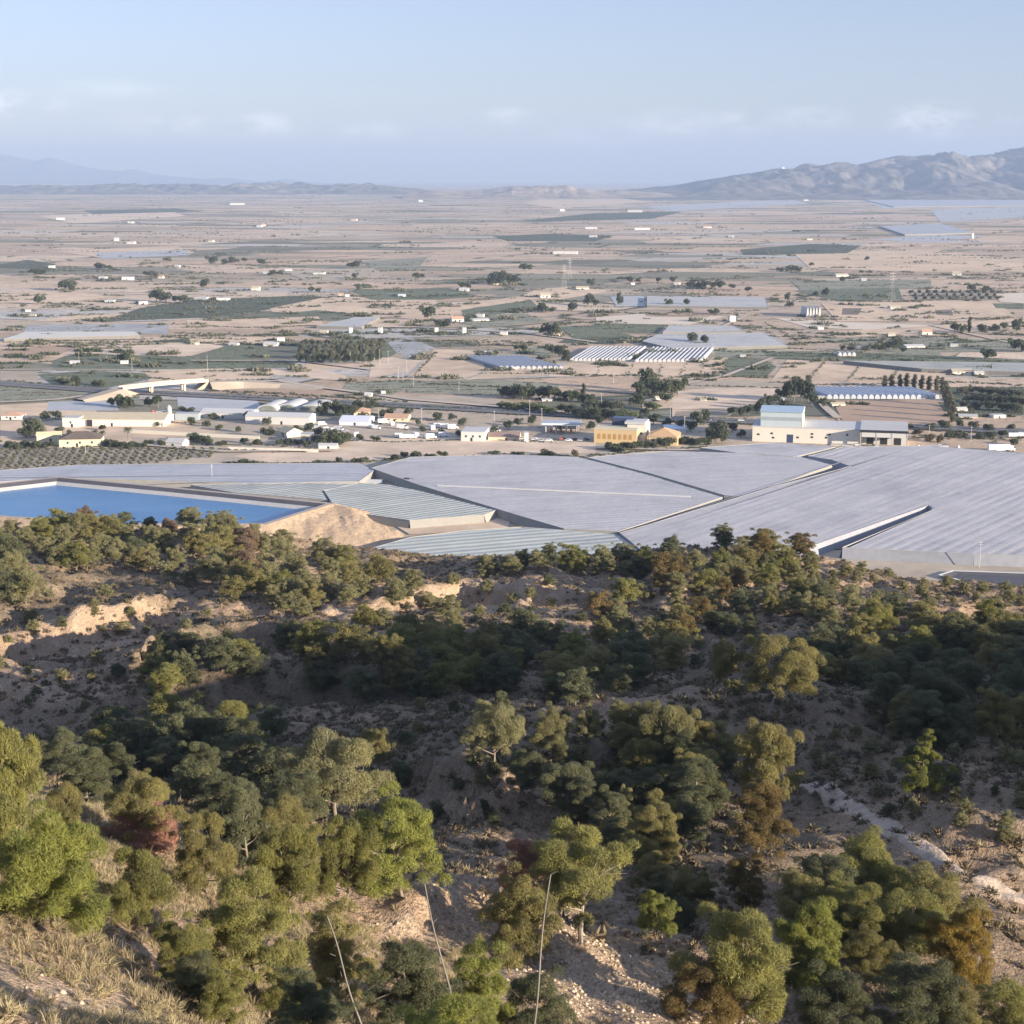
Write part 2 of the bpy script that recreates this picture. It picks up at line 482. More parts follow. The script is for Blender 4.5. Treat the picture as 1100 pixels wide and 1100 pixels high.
# ================================================================== plants
def tufts(rng, C, R, n, ln, wd, flat=0.75, blades=2, up=0.35, lo=-0.45):
    """needle sprays spread over clumps (centres C, radii R): (verts, tris, tint)"""
    C = np.asarray(C); R = np.asarray(R)
    pr = R ** 2 / (R ** 2).sum()
    k = rng.choice(len(C), n, p=pr)
    d = rng.normal(size=(n, 3)); d /= np.linalg.norm(d, axis=1)[:, None]
    d[:, 2] = np.where(d[:, 2] < lo, -d[:, 2], d[:, 2])
    rad = R[k] * (0.55 + 0.5 * rng.random(n) ** 0.6)
    p = C[k] + d * rad[:, None] * np.array([1, 1, flat])
    ct = rng.random(len(C))
    tint = np.clip(ct[k] * 0.7 + 0.3 * rng.random(n), 0, 1)
    Vs = []; T = []
    for b in range(blades):
        a = d * 0.55 + rng.normal(size=(n, 3)) * 0.55 + np.array([0, 0, up]); a /= np.linalg.norm(a, axis=1)[:, None]
        s = np.cross(d, a) + rng.normal(size=(n, 3)) * 0.45; s /= np.linalg.norm(s, axis=1)[:, None] + 1e-9
        L = ln * (0.6 + 0.8 * rng.random(n))[:, None]; w = wd * (0.6 + 0.8 * rng.random(n))[:, None]
        base = p - a * L * 0.35
        Vs.append(np.stack([base - s * w * 0.5, base + s * w * 0.5, base + a * L], 1))
        T.append(np.repeat(tint[:, None], 3, 1))
    V = np.concatenate(Vs).reshape(-1, 3); T = np.concatenate(T).ravel()
    Fc = np.arange(len(V)).reshape(-1, 3)
    return V, Fc, T

def pine_parts(seed, shape, n, ln, wd, k_trunk=7):
    """a pine of unit height: crown arrays and a trunk builder"""
    rng = np.random.default_rng(seed)
    tb = MB(); C = []; R = []
    lean = rng.normal(size=2) * (0.05 if shape != 'umbrella' else 0.09)
    if shape == 'cone':
        cw, z0, th = 0.34, 0.1, 0.97
    elif shape == 'umbrella':
        cw, z0, th = 0.50, 0.42, 0.66
    elif shape == 'tall':
        cw, z0, th = 0.30, 0.16, 0.82
    elif shape == 'bush':
        cw, z0, th = 0.62, 0.04, 0.5
    else:
        cw, z0, th = 0.43, 0.16, 0.72
    tp = [np.array([lean[0] * t * 1.2 + 0.02 * math.sin(5 * t + seed), lean[1] * t * 1.2, t * th - 0.03]) for t in np.linspace(0, 1, 7)]
    tr = 0.026 if shape == 'umbrella' else 0.021
    tb.tube(tp, [tr * (1 - 0.75 * i / 6) for i in range(7)], k_trunk)
    nb = {'cone': 16, 'umbrella': 13, 'tall': 15, 'bush': 11, 'round': 15}[shape]
    for i in range(nb):
        az = i * 2.399 + rng.normal() * 0.35
        t = (i + 0.5) / nb
        if shape == 'cone':
            z = z0 + (0.95 - z0) * t; rr = cw * (1 - t) ** 0.75 * (0.8 + 0.35 * rng.random()) + 0.015; zs = z - 0.05
        elif shape == 'umbrella':
            e = math.acos(1 - t * 1.05) if t < 0.95 else 1.5
            z = z0 + (0.90 - z0) * math.cos(e) ** 0.8 * (0.85 + 0.2 * rng.random()); rr = cw * math.sin(e) ** 0.8 * (0.7 + 0.45 * rng.random()) * 0.86; zs = max(0.24, z * 0.55)
        elif shape == 'tall':
            z = z0 + (0.9 - z0) * t; rr = cw * (1 - abs(t - 0.35) ** 1.5) * (0.55 + 0.5 * rng.random()) * 0.85; zs = z - 0.12
        else:
            e = math.acos(max(0, 1 - t * 1.15)) if t < 0.85 else 1.55 + 0.25 * rng.random()
            z = z0 + 0.12 + (0.76 - z0) * max(-0.1, math.cos(e)) * (0.85 + 0.25 * rng.random()); rr = cw * math.sin(min(e, 1.57)) * (0.62 + 0.5 * rng.random()) * 0.82; zs = max(0.08, z * 0.6)
        tip = np.array([math.cos(az) * rr + lean[0], math.sin(az) * rr + lean[1], z])
        zt = min(max(zs, 0.05), th * 0.95); q = zt / th
        st = np.array([lean[0] * q * 1.2, lean[1] * q * 1.2, zt])
        mid = st * 0.45 + tip * 0.55 + np.array([0, 0, -0.03 + 0.04 * rng.random()])
        tb.tube([st, mid, tip], [tr * 0.42, tr * 0.26, tr * 0.1], 4)
        cr = {'cone': 0.055 + 0.085 * (1 - t), 'umbrella': 0.135, 'tall': 0.11, 'bush': 0.17, 'round': 0.135}[shape] * (0.75 + 0.5 * rng.random())
        C.append(tip); R.append(cr)
        for _ in range(5 if shape != 'cone' else 3):
            o = rng.normal(size=3) * cr * np.array([0.95, 0.95, 0.6])
            C.append(tip * (0.88 if rng.random() < 0.6 else 0.6) + st * (0.12 if rng.random() < 0.6 else 0.1) + o + np.array([0, 0, 0.03])); R.append(cr * (0.45 + 0.35 * rng.random()))
        # fine twigs
        for _ in range(2):
            e2 = tip + rng.normal(size=3) * cr * 0.8
            tb.tube([mid, e2], [tr * 0.16, tr * 0.05], 3)
    V, Fc, T = tufts(rng, C, R, n, ln, wd)
    zmax = V[:, 2].max()
    V = V / zmax
    tb.V = [tuple(c / zmax for c in v) for v in tb.V]
    wid = np.percentile(np.abs(V[:, :2] - V[:, :2].mean(0)).max(1), 98) * 2
    return V, Fc, T, tb, wid

BARK = mat('pine_bark', (0.20, 0.165, 0.135), 0.95, 0.35, 3.0, 0.1)
BARK_PALE = mat('pale_bark', (0.24, 0.20, 0.165), 0.95, 0.3, 3.0, 0.1)
LEAF = {
    'green': leaf_mat('pine_needles', (0.205, 0.208, 0.08)),
    'bright': leaf_mat('bright_needles', (0.215, 0.238, 0.072)),
    'olive': leaf_mat('olive_needles', (0.225, 0.212, 0.098)),
    'dark': leaf_mat('dark_needles', (0.125, 0.138, 0.085)),
    'dusty': leaf_mat('dusty_needles', (0.23, 0.228, 0.13)),
    'yellow': leaf_mat('yellowed_needles', (0.25, 0.185, 0.05)),
    'tawny': leaf_mat('tawny_needles', (0.19, 0.15, 0.07)),
    'red': leaf_mat('dead_red_needles', (0.3, 0.175, 0.145)),
    'brown': leaf_mat('dead_brown_needles', (0.22, 0.165, 0.13)),
}
VAR = {}
def variants(key, shape, seeds, n, ln, wd):
    out = []
    for s in seeds:
        V, Fc, T, tb, wid = pine_parts(s, shape, n, ln, wd)
        cm = mesh_data('crown', V, Fc, False, T)
        tm = mesh_data('trunk', tb.V, tb.Fc)
        out.append((cm, tm, wid))
    VAR[key] = out
variants('round', 'round', (1, 2, 3, 4, 5, 6), 36000, 0.038, 0.0048)
variants('umbrella', 'umbrella', (11, 12, 13), 32000, 0.037, 0.0048)
variants('tall', 'tall', (21, 22, 23), 27000, 0.038, 0.0048)
variants('cone', 'cone', (31, 32), 20000, 0.042, 0.0052)
variants('bush', 'bush', (41, 42, 43), 27000, 0.048, 0.006)
variants('round_far', 'round', (51, 52, 53, 54, 55, 56, 57), 9000, 0.060, 0.0125)
variants('tall_far', 'tall', (61, 62, 63), 7000, 0.060, 0.0125)
variants('umbrella_far', 'umbrella', (71, 72, 73), 7000, 0.060, 0.0125)
_mats_cache = {}
def with_mat(me, m):
    """a copy of the mesh data that wears another material"""
    k = (me.name, m.name)
    if k not in _mats_cache:
        d = me.copy(); d.materials.clear(); d.materials.append(m)
        _mats_cache[k] = d
    return _mats_cache[k]

TREES = []           # (root, px, py of its middle, look) for the labels written at the end
def pine(px, py, h_px, w_px, key, leaf, label=None, look=None, group='pines on the hillside', bark=None, var=None, sink=0.0):
    p = hit(px, py)
    if p is None:
        return None
    D = np.linalg.norm(p - np.array([0, 0, CAM_Z]))
    h = h_px * D / F
    vs = VAR[key]
    cm, tm, wid = vs[(var if var is not None else random.randrange(len(vs))) % len(vs)]
    w = (w_px if w_px else h_px * wid) * D / F
    s = (w / wid, w / wid, h)
    name = 'pine_tree'
    r = empty(name, (p[0], p[1], ground(p[0], p[1]) - sink), random.uniform(0, 6.28), s)
    c = link('crown', with_mat(cm, LEAF[leaf]), r)
    link('trunk', with_mat(tm, bark or BARK), r)
    tag(r, label, 'tree', group)
    if label is None:
        TREES.append((r, px, py - h_px * 0.5, look or LOOK[leaf], h_px, 'pine'))
    return r
LOOK = {'green': 'green', 'bright': 'bright green', 'olive': 'olive-green', 'dark': 'dark green', 'dusty': 'dusty green', 'yellow': 'yellowed', 'tawny': 'tawny', 'red': 'dead red', 'brown': 'dry brown'}

HERO = [
 # base x, base y, height, width (picture pixels), kind, leaf, label
 (12, 950, 175, 92, 'round', 'green', 'tall pine with pale green crown, uppermost of the cluster on the near grassy slope'),
 (70, 945, 108, 52, 'tall', 'olive', 'slim olive pine rising behind the broad bright pine on the near grassy slope'),
 (58, 1000, 152, 128, 'round', 'bright', 'broad bright green pine lowest of the cluster on the near grassy slope'),
 (145, 1000, 92, 80, 'bush', 'green', 'low bushy pine beside dry grass, downhill of the broad bright green pine'),
 (157, 916, 92, 74, 'umbrella', 'olive', 'olive pine with bare pale trunk standing over the dead red shrub'),
 (222, 962, 98, 62, 'round', 'olive', 'olive pine between the dead red shrub and the dark slender pine'),
 (268, 940, 104, 56, 'tall', 'dark', 'dark slender pine in shade beside the ravine'),
 (362, 890, 113, 112, 'umbrella', 'dusty', 'large umbrella pine with pale forked trunk standing alone above the shaded ravine'),
 (413, 836, 58, 40, 'umbrella', 'olive', 'small round-headed pine beside the large forked umbrella pine'),
 (312, 990, 108, 70, 'round', 'green', 'pale green pine at the near edge of the knoll with three pines'),
 (374, 978, 112, 78, 'round', 'green', 'middle one of the three full pines growing on the grassy knoll'),
 (432, 966, 116, 98, 'round', 'bright', 'widest of the three full pines on the grassy knoll, at its rocky end'),
 (272, 1072, 138, 116, 'round', 'green', 'big pine with sunlit top and dark skirt below the grassy knoll'),
 (366, 1082, 116, 76, 'tall', 'olive', 'thin-crowned pine behind the bare grey pole on the lower slope'),
 (576, 1040, 120, 90, 'round', 'olive', 'olive pine growing against the spreading pine above the rubble bank'),
 (626, 1016, 126, 130, 'umbrella', 'green', 'wide spreading pine with pale branching trunk above the rubble bank'),
 (706, 1012, 58, 48, 'round', 'bright', 'small bright pine at the foot of the spreading pine above the rubble bank'),
 (513, 1120, 116, 76, 'tall', 'bright', 'bright green sapling pine between the two leaning bare poles'),
 (436, 1125, 116, 112, 'round', 'dark', 'dark full pine at the lower edge beside the leaning bare poles'),
 (500, 1150, 86, 150, 'bush', 'bright', 'low wide bright green pine cut by the lower edge of the photo'),
 (575, 1128, 92, 80, 'bush', 'dark', 'dark low pine next to the rubble bank at the lower edge'),
 (798, 1108, 134, 112, 'round', 'green', 'big bright-topped pine, tallest of the group below the rubble bank'),
 (866, 1084, 118, 84, 'round', 'bright', 'full green pine joined to the big bright-topped pine'),
 (754, 1112, 84, 80, 'round', 'tawny', 'tawny thin pine between the rubble bank and the big bright-topped pine'),
 (756, 976, 40, 32, 'round', 'green', 'small spiky pine tip standing above the shaded gully'),
 (798, 975, 58, 48, 'round', 'tawny', 'brownish pine between the big bright-topped pine and the shaded slope'),
 (915, 975, 98, 98, 'round', 'green', 'broad domed pine standing where the dirt path ends'),
 (996, 1004, 72, 82, 'round', 'olive', 'olive domed pine below the dirt path, uphill of the yellowed pine'),
 (1026, 1072, 98, 76, 'round', 'yellow', 'yellowed dying pine below the dirt path'),
 (974, 1118, 92, 100, 'round', 'dark', 'dark green pine below the yellowed dying pine'),
 (1076, 1128, 72, 84, 'round', 'green', 'pale green pine cut by the corner of the photo below the yellowed pine'),
 (870, 962, 46, 32, 'tall', 'olive', 'slim spiky pine beside the broad domed pine at the path'),
 (990, 855, 74, 50, 'cone', 'bright', 'cone-shaped bright young pine alone on the shaded slope'),
 (820, 872, 104, 64, 'round', 'olive', 'upper one of the two stacked olive pines beside the shaded slope'),
 (812, 920, 88, 64, 'tall', 'tawny', 'lower one of the two stacked pines, with tawny needles'),
 (824, 772, 90, 82, 'umbrella', 'olive', 'large round-crowned pine standing out sunlit over the dark valley'),
 (780, 752, 64, 42, 'umbrella', 'olive', 'smaller pine touching the large round-crowned sunlit pine over the valley'),
 (530, 832, 80, 64, 'umbrella', 'dusty', 'flat-topped pine with a sunlit head in the middle of the dark valley'),
 (595, 818, 70, 50, 'round', 'dusty', 'round-headed pine next to the flat-topped pine in the dark valley'),
 (716, 836, 86, 60, 'round', 'dusty', 'pine with pale head beside the bare rocky patch in the valley'),
 (684, 856, 70, 66, 'round', 'olive', 'broad pine below the bare rocky patch in the valley'),
 (704, 935, 82, 58, 'round', 'olive', 'domed olive pine behind the spreading pine, above the shaded gully'),
 (674, 892, 52, 24, 'tall', 'dusty', 'thin pointed pine behind the domed olive pine'),
 (1066, 800, 62, 46, 'round', 'olive', 'olive pine with bright head on the shaded far slope above the cone-shaped pine'),
 (1092, 770, 70, 52, 'round', 'dark', 'dark pine at the photo edge above the cone-shaped young pine'),
 (938, 690, 50, 42, 'round', 'green', 'sunlit round pine on the saddle beneath the white-rimmed basin'),
 (336, 1128, 84, 84, 'round', 'dark', 'dark pine at the lower edge between two bare poles and the big sunlit pine'),
 (906, 1122, 80, 84, 'round', 'dark', 'dark pine at the lower edge between the full green pine and its neighbour'),
 (1030, 1130, 66, 70, 'round', 'olive', 'olive pine cut by the lower edge below the yellowed dying pine'),
 (632, 800, 44, 30, 'round', 'dusty', 'small pine head right behind the round-headed valley pine'),
]
for i, (px, py, h, w, key, leaf, lab) in enumerate(HERO):
    pine(px, py, h, w, key, leaf, lab.replace('right behind', 'just behind'), bark=BARK_PALE if key == 'umbrella' else None, var=i)

def shrub_red(px, py, h, w, leaf, label):
    r = pine(px, py, h, w, 'bush', leaf, label, group='dead reddish trees')
    return r
shrub_red(155, 915, 60, 86, 'red', 'dead red shrub under the olive pine with bare trunk')
shrub_red(560, 965, 66, 62, 'red', 'dead red tree leaning against the spreading pine above the rubble bank')
shrub_red(880, 985, 48, 40, 'brown', 'dry brownish small tree in front of the broad domed pine')

# ------------------------------------------------------------------ pines of the ridges and of the valley
def inside(poly, x, y):
    c = False; j = len(poly) - 1
    for i in range(len(poly)):
        if (poly[i][1] > y) != (poly[j][1] > y) and x < (poly[j][0] - poly[i][0]) * (y - poly[i][1]) / (poly[j][1] - poly[i][1]) + poly[i][0]: c = not c
        j = i
    return c
SPECS = []
def fill(poly, n, h0, h1, leaves, keys, gap, look=None):
    rr = random.Random(n * 31 + int(poly[0][0]))
    pts = []; tries = 0
    x0, x1 = min(p[0] for p in poly), max(p[0] for p in poly); y0, y1 = min(p[1] for p in poly), max(p[1] for p in poly)
    while len(pts) < n and tries < 4000:
        tries += 1
        x, y = rr.uniform(x0, x1), rr.uniform(y0, y1)
        if not inside(poly, x, y): continue
        if any((x - a) ** 2 + ((y - b) * 1.9) ** 2 < gap * gap for a, b in pts): continue
        if hit(x, y) is None: continue
        pts.append((x, y))
    for x, y in pts:
        h = rr.uniform(h0, h1)
        SPECS.append((x, y, h, h * rr.uniform(0.85, 1.2), rr.choice(keys), rr.choice(leaves), rr.randrange(7)))
FK = ['round_far', 'round_far', 'round_far', 'round_far', 'tall_far']
fill([(0, 575), (60, 566), (240, 566), (300, 590), (335, 620), (330, 668), (250, 645), (170, 622), (90, 615), (0, 600)], 66, 18, 34, ['dusty', 'dusty', 'olive', 'olive', 'green', 'dark', 'dusty', 'dusty', 'olive', 'dusty', 'brown'], FK, 16)
fill([(0, 600), (30, 606), (28, 650), (0, 650)], 5, 34, 48, ['dusty', 'olive', 'dark'], FK, 16)
fill([(330, 600), (440, 620), (500, 680), (400, 680), (330, 660)], 16, 20, 34, ['dusty', 'olive', 'green'], FK, 20)
fill([(515, 612), (560, 606), (700, 606), (690, 625), (600, 616), (520, 622)], 17, 18, 27, ['dark', 'green', 'dusty'], FK, 13)
fill([(690, 606), (770, 585), (850, 588), (870, 610), (880, 660), (800, 690), (740, 690), (660, 680), (640, 660), (700, 640)], 50, 18, 32, ['dusty', 'olive', 'olive', 'olive', 'green', 'green', 'dusty', 'tawny', 'dark'], FK, 17)
fill([(870, 640), (940, 660), (1010, 668), (1100, 655), (1100, 720), (980, 715), (880, 705)], 24, 24, 40, ['dark', 'olive', 'green', 'dusty'], FK, 21)
fill([(330, 700), (480, 690), (640, 690), (760, 700), (740, 750), (600, 760), (480, 755), (400, 760), (330, 750)], 44, 30, 46, ['dark', 'dark', 'olive', 'green'], ['round_far', 'round_far', 'tall_far'], 18)
fill([(160, 720), (330, 690), (330, 730), (240, 750), (170, 762)], 12, 28, 40, ['dark', 'dark', 'green'], FK, 17)
fill([(60, 830), (130, 800), (300, 790), (300, 860), (230, 880), (100, 880)], 20, 40, 60, ['dark', 'dark', 'green'], ['round', 'tall', 'round_far'], 22)
fill([(540, 860), (640, 870), (760, 860), (760, 920), (690, 940), (560, 880)], 13, 46, 66, ['dark', 'dark', 'olive'], ['round', 'tall'], 26)
fill([(640, 790), (760, 800), (780, 860), (700, 840)], 9, 44, 60, ['dark', 'olive'], ['round', 'tall'], 24)
fill([(950, 730), (1100, 730), (1100, 800), (1000, 810), (940, 790)], 16, 42, 62, ['dark', 'dark', 'olive'], ['round', 'tall'], 24)
fill([(840, 700), (960, 715), (950, 745), (880, 735), (840, 720)], 8, 30, 44, ['dark', 'olive'], ['round_far'], 22)
fill([(840, 970), (1000, 1000), (960, 1060), (900, 1050)], 9, 55, 75, ['dark', 'green', 'olive'], ['round'], 34)
fill([(240, 900), (330, 870), (340, 930), (280, 960)], 6, 60, 80, ['dark', 'olive'], ['round', 'tall'], 30)
fill([(180, 1030), (240, 1050), (330, 1110), (200, 1110)], 4, 60, 80, ['dark', 'green'], ['round', 'bush'], 40)
fill([(700, 960), (760, 990), (740, 1010), (700, 985)], 4, 40, 55, ['dark', 'olive'], ['round'], 24)

fill([(0, 640), (160, 640), (330, 670), (330, 700), (150, 760), (0, 770)], 34, 9, 17, ['dusty', 'olive', 'dark'], ['round_far'], 17)
fill([(380, 640), (520, 625), (690, 640), (680, 690), (400, 690)], 26, 9, 16, ['dusty', 'olive', 'dark'], ['round_far'], 16)
fill([(850, 770), (1100, 790), (1100, 920), (1010, 905), (880, 850)], 30, 12, 22, ['dusty', 'dark', 'olive'], ['round_far'], 20)
fill([(400, 760), (760, 760), (800, 860), (640, 900), (440, 880)], 34, 12, 24, ['dusty', 'dark', 'olive'], ['round_far'], 20)
fill([(700, 690), (860, 690), (900, 760), (760, 760)], 14, 12, 20, ['dusty', 'dark', 'olive'], ['round_far'], 20)
fill([(860, 600), (1000, 628), (1100, 640), (1100, 660), (900, 650)], 26, 8, 15, ['dusty', 'olive', 'tawny'], ['round_far'], 14)
SPECS.sort(key=lambda t: -t[2])
N_PINES = 300 - len(HERO) - 3
for (x, y, h, w, key, leaf, v) in SPECS[:N_PINES]: pine(x, y, h, w, key, leaf, var=v)
# the smallest ones beyond three hundred: one mass
_by = {}
for (x, y, h, w, key, leaf, v) in SPECS[N_PINES:]:
    p = hit(x, y); D = np.linalg.norm(p - np.array([0, 0, CAM_Z])); cm, tm, wid = VAR[key][v % len(VAR[key])]
    n = len(cm.vertices); co = np.empty(n * 3, np.float32); cm.vertices.foreach_get('co', co); co = co.reshape(-1, 3)
    ti = np.empty(n, np.float32); cm.attributes['tint'].data.foreach_get('value', ti)
    a = random.uniform(0, 6.28); sx = w * D / F / wid; hz_ = h * D / F
    X_ = np.stack([(co[:, 0] * math.cos(a) - co[:, 1] * math.sin(a)) * sx + p[0], (co[:, 0] * math.sin(a) + co[:, 1] * math.cos(a)) * sx + p[1], co[:, 2] * hz_ + p[2]], -1)
    _by.setdefault('dark' if leaf == 'dark' else 'dusty', []).append((X_, ti))
# and the woods that go on beyond the picture's edge, to the side away from the sun
_ro = random.Random(3)
for _ in range(70):
    y = _ro.uniform(70, 420); x = -0.345 * y - 12 - 90 * _ro.random() ** 1.5; z = ground(x, y)
    key = _ro.choice(['round_far', 'tall_far']); cm, tm, wid = VAR[key][_ro.randrange(3)]; h = _ro.uniform(4.5, 8)
    n = len(cm.vertices); co = np.empty(n * 3, np.float32); cm.vertices.foreach_get('co', co); co = co.reshape(-1, 3)
    ti = np.empty(n, np.float32); cm.attributes['tint'].data.foreach_get('value', ti); sx = h / wid
    _by.setdefault('dusty', []).append((np.stack([co[:, 0] * sx + x, co[:, 1] * sx + y, co[:, 2] * h + z], -1), ti))
for lf, lst in _by.items():
    V = np.concatenate([a for a, b in lst]); T = np.concatenate([b for a, b in lst])
    o = link('far_woodland', mesh_data('far_woodland', V, np.arange(len(V)).reshape(-1, 3), False, T), None, LEAF[lf]); tag(o, kind='stuff')

# ------------------------------------------------------------------ bare poles of dead agaves in front of the lower trees
POLE = mat('grey_stalk', (0.19, 0.17, 0.145), 0.9, 0.25, 2.0, 0.15)
for (bx, by, tx, ty, D, lab) in [(388, 1100, 350, 985, 60, 'bare grey pole leaning before the thin-crowned pine'),
                                 (492, 1100, 457, 950, 58, 'thin bent bare pole leaning between the grassy knoll and bright sapling'),
                                 (574, 1100, 592, 940, 56, 'straight pale bare pole standing before the olive pine above the rubble')]:
    a = PT(bx, by, D); b = PT(tx, ty, D + 0.8)
    a2 = a + (a - b) * 0.6
    gz = ground(a2[0], a2[1])
    if gz < a2[2]: a2 = a2 + (a - b) / (a[2] - b[2]) * (gz - 0.2 - a2[2])
    m = MB(); o = np.array(a2)
    k = 22
    P = [a2 + (b - a2) * t + np.array([0.05 * math.sin(3.1 * t + bx) + 0.04 * math.sin(11 * t + bx), 0.05 * math.sin(8 * t), 0]) for t in np.linspace(0, 1, k)]
    m.tube([p - o for p in P], [0.052 - 0.026 * t for t in np.linspace(0, 1, k)], 7)
    for j in range(9):
        q = P[-1] + (P[0] - P[-1]) * (0.045 * j) - o; az = j * 2.4
        m.tube([q - np.array([0, 0, 0.1 * j]), q + np.array([math.cos(az) * 0.28, math.sin(az) * 0.2, 0.14 - 0.1 * j])], [0.014, 0.008], 4)
    st = m.build('dead_stalk', POLE)
    st.location = o
    tag(st, lab, 'plant stalk', 'dead stalks')

# ------------------------------------------------------------------ undergrowth and dry grass (uncountable)
def scatter_ground(n, xr, yr, rng, dens=None):
    x = rng.uniform(*xr, n); y = rng.uniform(*yr, n)
    keep = np.abs(x) < 0.42 * y + 18
    x, y = x[keep], y[keep]
    if dens is not None:
        k = rng.random(len(x)) < dens(x, y); x, y = x[k], y[k]
    return x, y, bil(ZZ, x, y)

def shrub_field(name, x, y, z, rng, s0, s1, blades, m, tintf=None):
    n = len(x)
    sz = s0 + (s1 - s0) * rng.random(n) ** 2.2
    d = rng.normal(size=(n, blades, 3)); d[..., 2] = np.abs(d[..., 2]) * 0.9 + 0.1
    d /= np.linalg.norm(d, axis=2)[..., None]
    c = np.stack([x, y, z], -1)[:, None, :]
    r = sz[:, None, None]
    p = c + d * r * np.array([0.62, 0.62, 0.55]) * (0.5 + 0.5 * rng.random((n, blades, 1)))
    a = d + rng.normal(size=d.shape) * 0.5; a /= np.linalg.norm(a, axis=2)[..., None]
    s = np.cross(d, a) + rng.normal(size=d.shape) * 0.35; s /= np.linalg.norm(s, axis=2)[..., None]
    L = r * (0.42 if blades < 60 else 0.36); w = r * (0.12 if blades < 60 else 0.026)
    V = np.stack([p - s * w - a * L * 0.3, p + s * w - a * L * 0.3, p + a * L], 2).reshape(-1, 3)
    T = np.repeat(np.clip(rng.random(n)[:, None] * 0.75 + 0.25 * rng.random((n, blades)), 0, 1).ravel(), 3)
    o = link(name, mesh_data(name, V, np.arange(len(V)).reshape(-1, 3), False, T), None, m)
    return tag(o, kind='stuff')

SCRUB = leaf_mat('scrub_leaves', (0.115, 0.102, 0.068), (1.5, 1.25, 1.05), 0.12)
HERB = leaf_mat('dry_herbs', (0.25, 0.195, 0.125), (1.4, 1.3, 1.2), 0.15)
STRAW = leaf_mat('dry_straw', (0.33, 0.275, 0.175), (1.3, 1.25, 1.15), 0.25)
rg = np.random.default_rng(5)
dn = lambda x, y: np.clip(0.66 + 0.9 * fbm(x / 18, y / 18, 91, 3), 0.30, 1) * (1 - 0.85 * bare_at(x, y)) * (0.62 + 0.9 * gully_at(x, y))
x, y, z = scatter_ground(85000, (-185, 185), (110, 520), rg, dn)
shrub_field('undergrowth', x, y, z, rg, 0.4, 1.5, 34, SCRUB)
x, y, z = scatter_ground(46000, (-175, 175), (60, 500), rg, lambda x, y: np.clip(0.5 - 0.9 * fbm(x / 22, y / 22, 91, 3), 0.1, 1) * (1 - 0.8 * bare_at(x, y)))
shrub_field('dry_undergrowth', x, y, z, rg, 0.22, 0.75, 22, HERB)
x, y, z = scatter_ground(9000, (-60, 60), (38, 140), rg, lambda x, y: np.clip(0.5 + 1.0 * fbm(x / 12, y / 12, 17, 3), 0.05, 1) * (1 - bare_at(x, y)))
shrub_field('low_brush', x, y, z, rg, 0.25, 0.8, 70, SCRUB)

def grass_field(name, n, xr, yr, rng, m, hmin, hmax, dens, per=34):
    """tussocks: blades that fan out from many roots"""
    x, y, z = scatter_ground(n, xr, yr, rng, dens)
    k = len(x); sz = hmin + (hmax - hmin) * rng.random(k) ** 1.6; tn = rng.random(k)
    x = np.repeat(x, per); y = np.repeat(y, per); z = np.repeat(z, per); sz = np.repeat(sz, per); tn = np.repeat(tn, per)
    n = len(x)
    az = rng.uniform(0, 6.28, n); h = sz * rng.uniform(0.45, 1.0, n); ln = sz * rng.uniform(0.15, 0.9, n)
    x = x + np.cos(az) * sz * 0.25 * rng.random(n); y = y + np.sin(az) * sz * 0.25 * rng.random(n)
    w = rng.uniform(0.006, 0.015, n)
    bx, by = np.cos(az), np.sin(az); sd = rng.uniform(0, 6.28, n)
    base = np.stack([x, y, z - 0.03], -1)
    side = np.stack([np.cos(sd) * w, np.sin(sd) * w, 0 * w], -1)
    m1 = base + np.stack([bx * ln * 0.4, by * ln * 0.4, h * 0.7], -1)
    tip = base + np.stack([bx * ln, by * ln, h * 0.95], -1)
    V = np.stack([base - side, base + side, m1 + side * 0.8, m1 - side * 0.8, tip], 1)
    b = np.arange(n)[:, None] * 5
    F3 = np.concatenate([b + np.array([0, 1, 2]), b + np.array([0, 2, 3]), b + np.array([3, 2, 4])])
    T = np.repeat(np.clip(tn * 0.7 + 0.3 * rng.random(n), 0, 1), 5)
    o = link(name, mesh_data(name, V.reshape(-1, 3), F3, False, T), None, m)
    return tag(o, kind='stuff')
gd = lambda x, y: np.clip(0.62 + 0.9 * fbm(x / 6, y / 6, 57, 3), 0.03, 1) * (1 - 0.8 * bare_at(x, y))
grass_field('dry_grass', 13000, (-36, -4), (34, 98), rg, STRAW, 0.18, 0.75, gd)
HAY = leaf_mat('brush_hay', (0.27, 0.235, 0.14), (1.25, 1.2, 1.1), 0.2)
x, y, z = scatter_ground(5200, (-36, -3), (34, 100), rg, lambda x, y: np.clip(0.62 + 0.9 * fbm(x / 9, y / 9, 63, 3), 0.08, 1) * (1 - 0.6 * bare_at(x, y)))
shrub_field('dry_brush', x, y, z, rg, 0.3, 0.9, 150, HAY)
grass_field('knoll_grass', 5200, (-32, 14), (72, 126), rg, STRAW, 0.18, 0.6, gd)
grass_field('slope_grass', 4500, (-30, 60), (100, 200), rg, HERB, 0.2, 0.6, gd, 22)
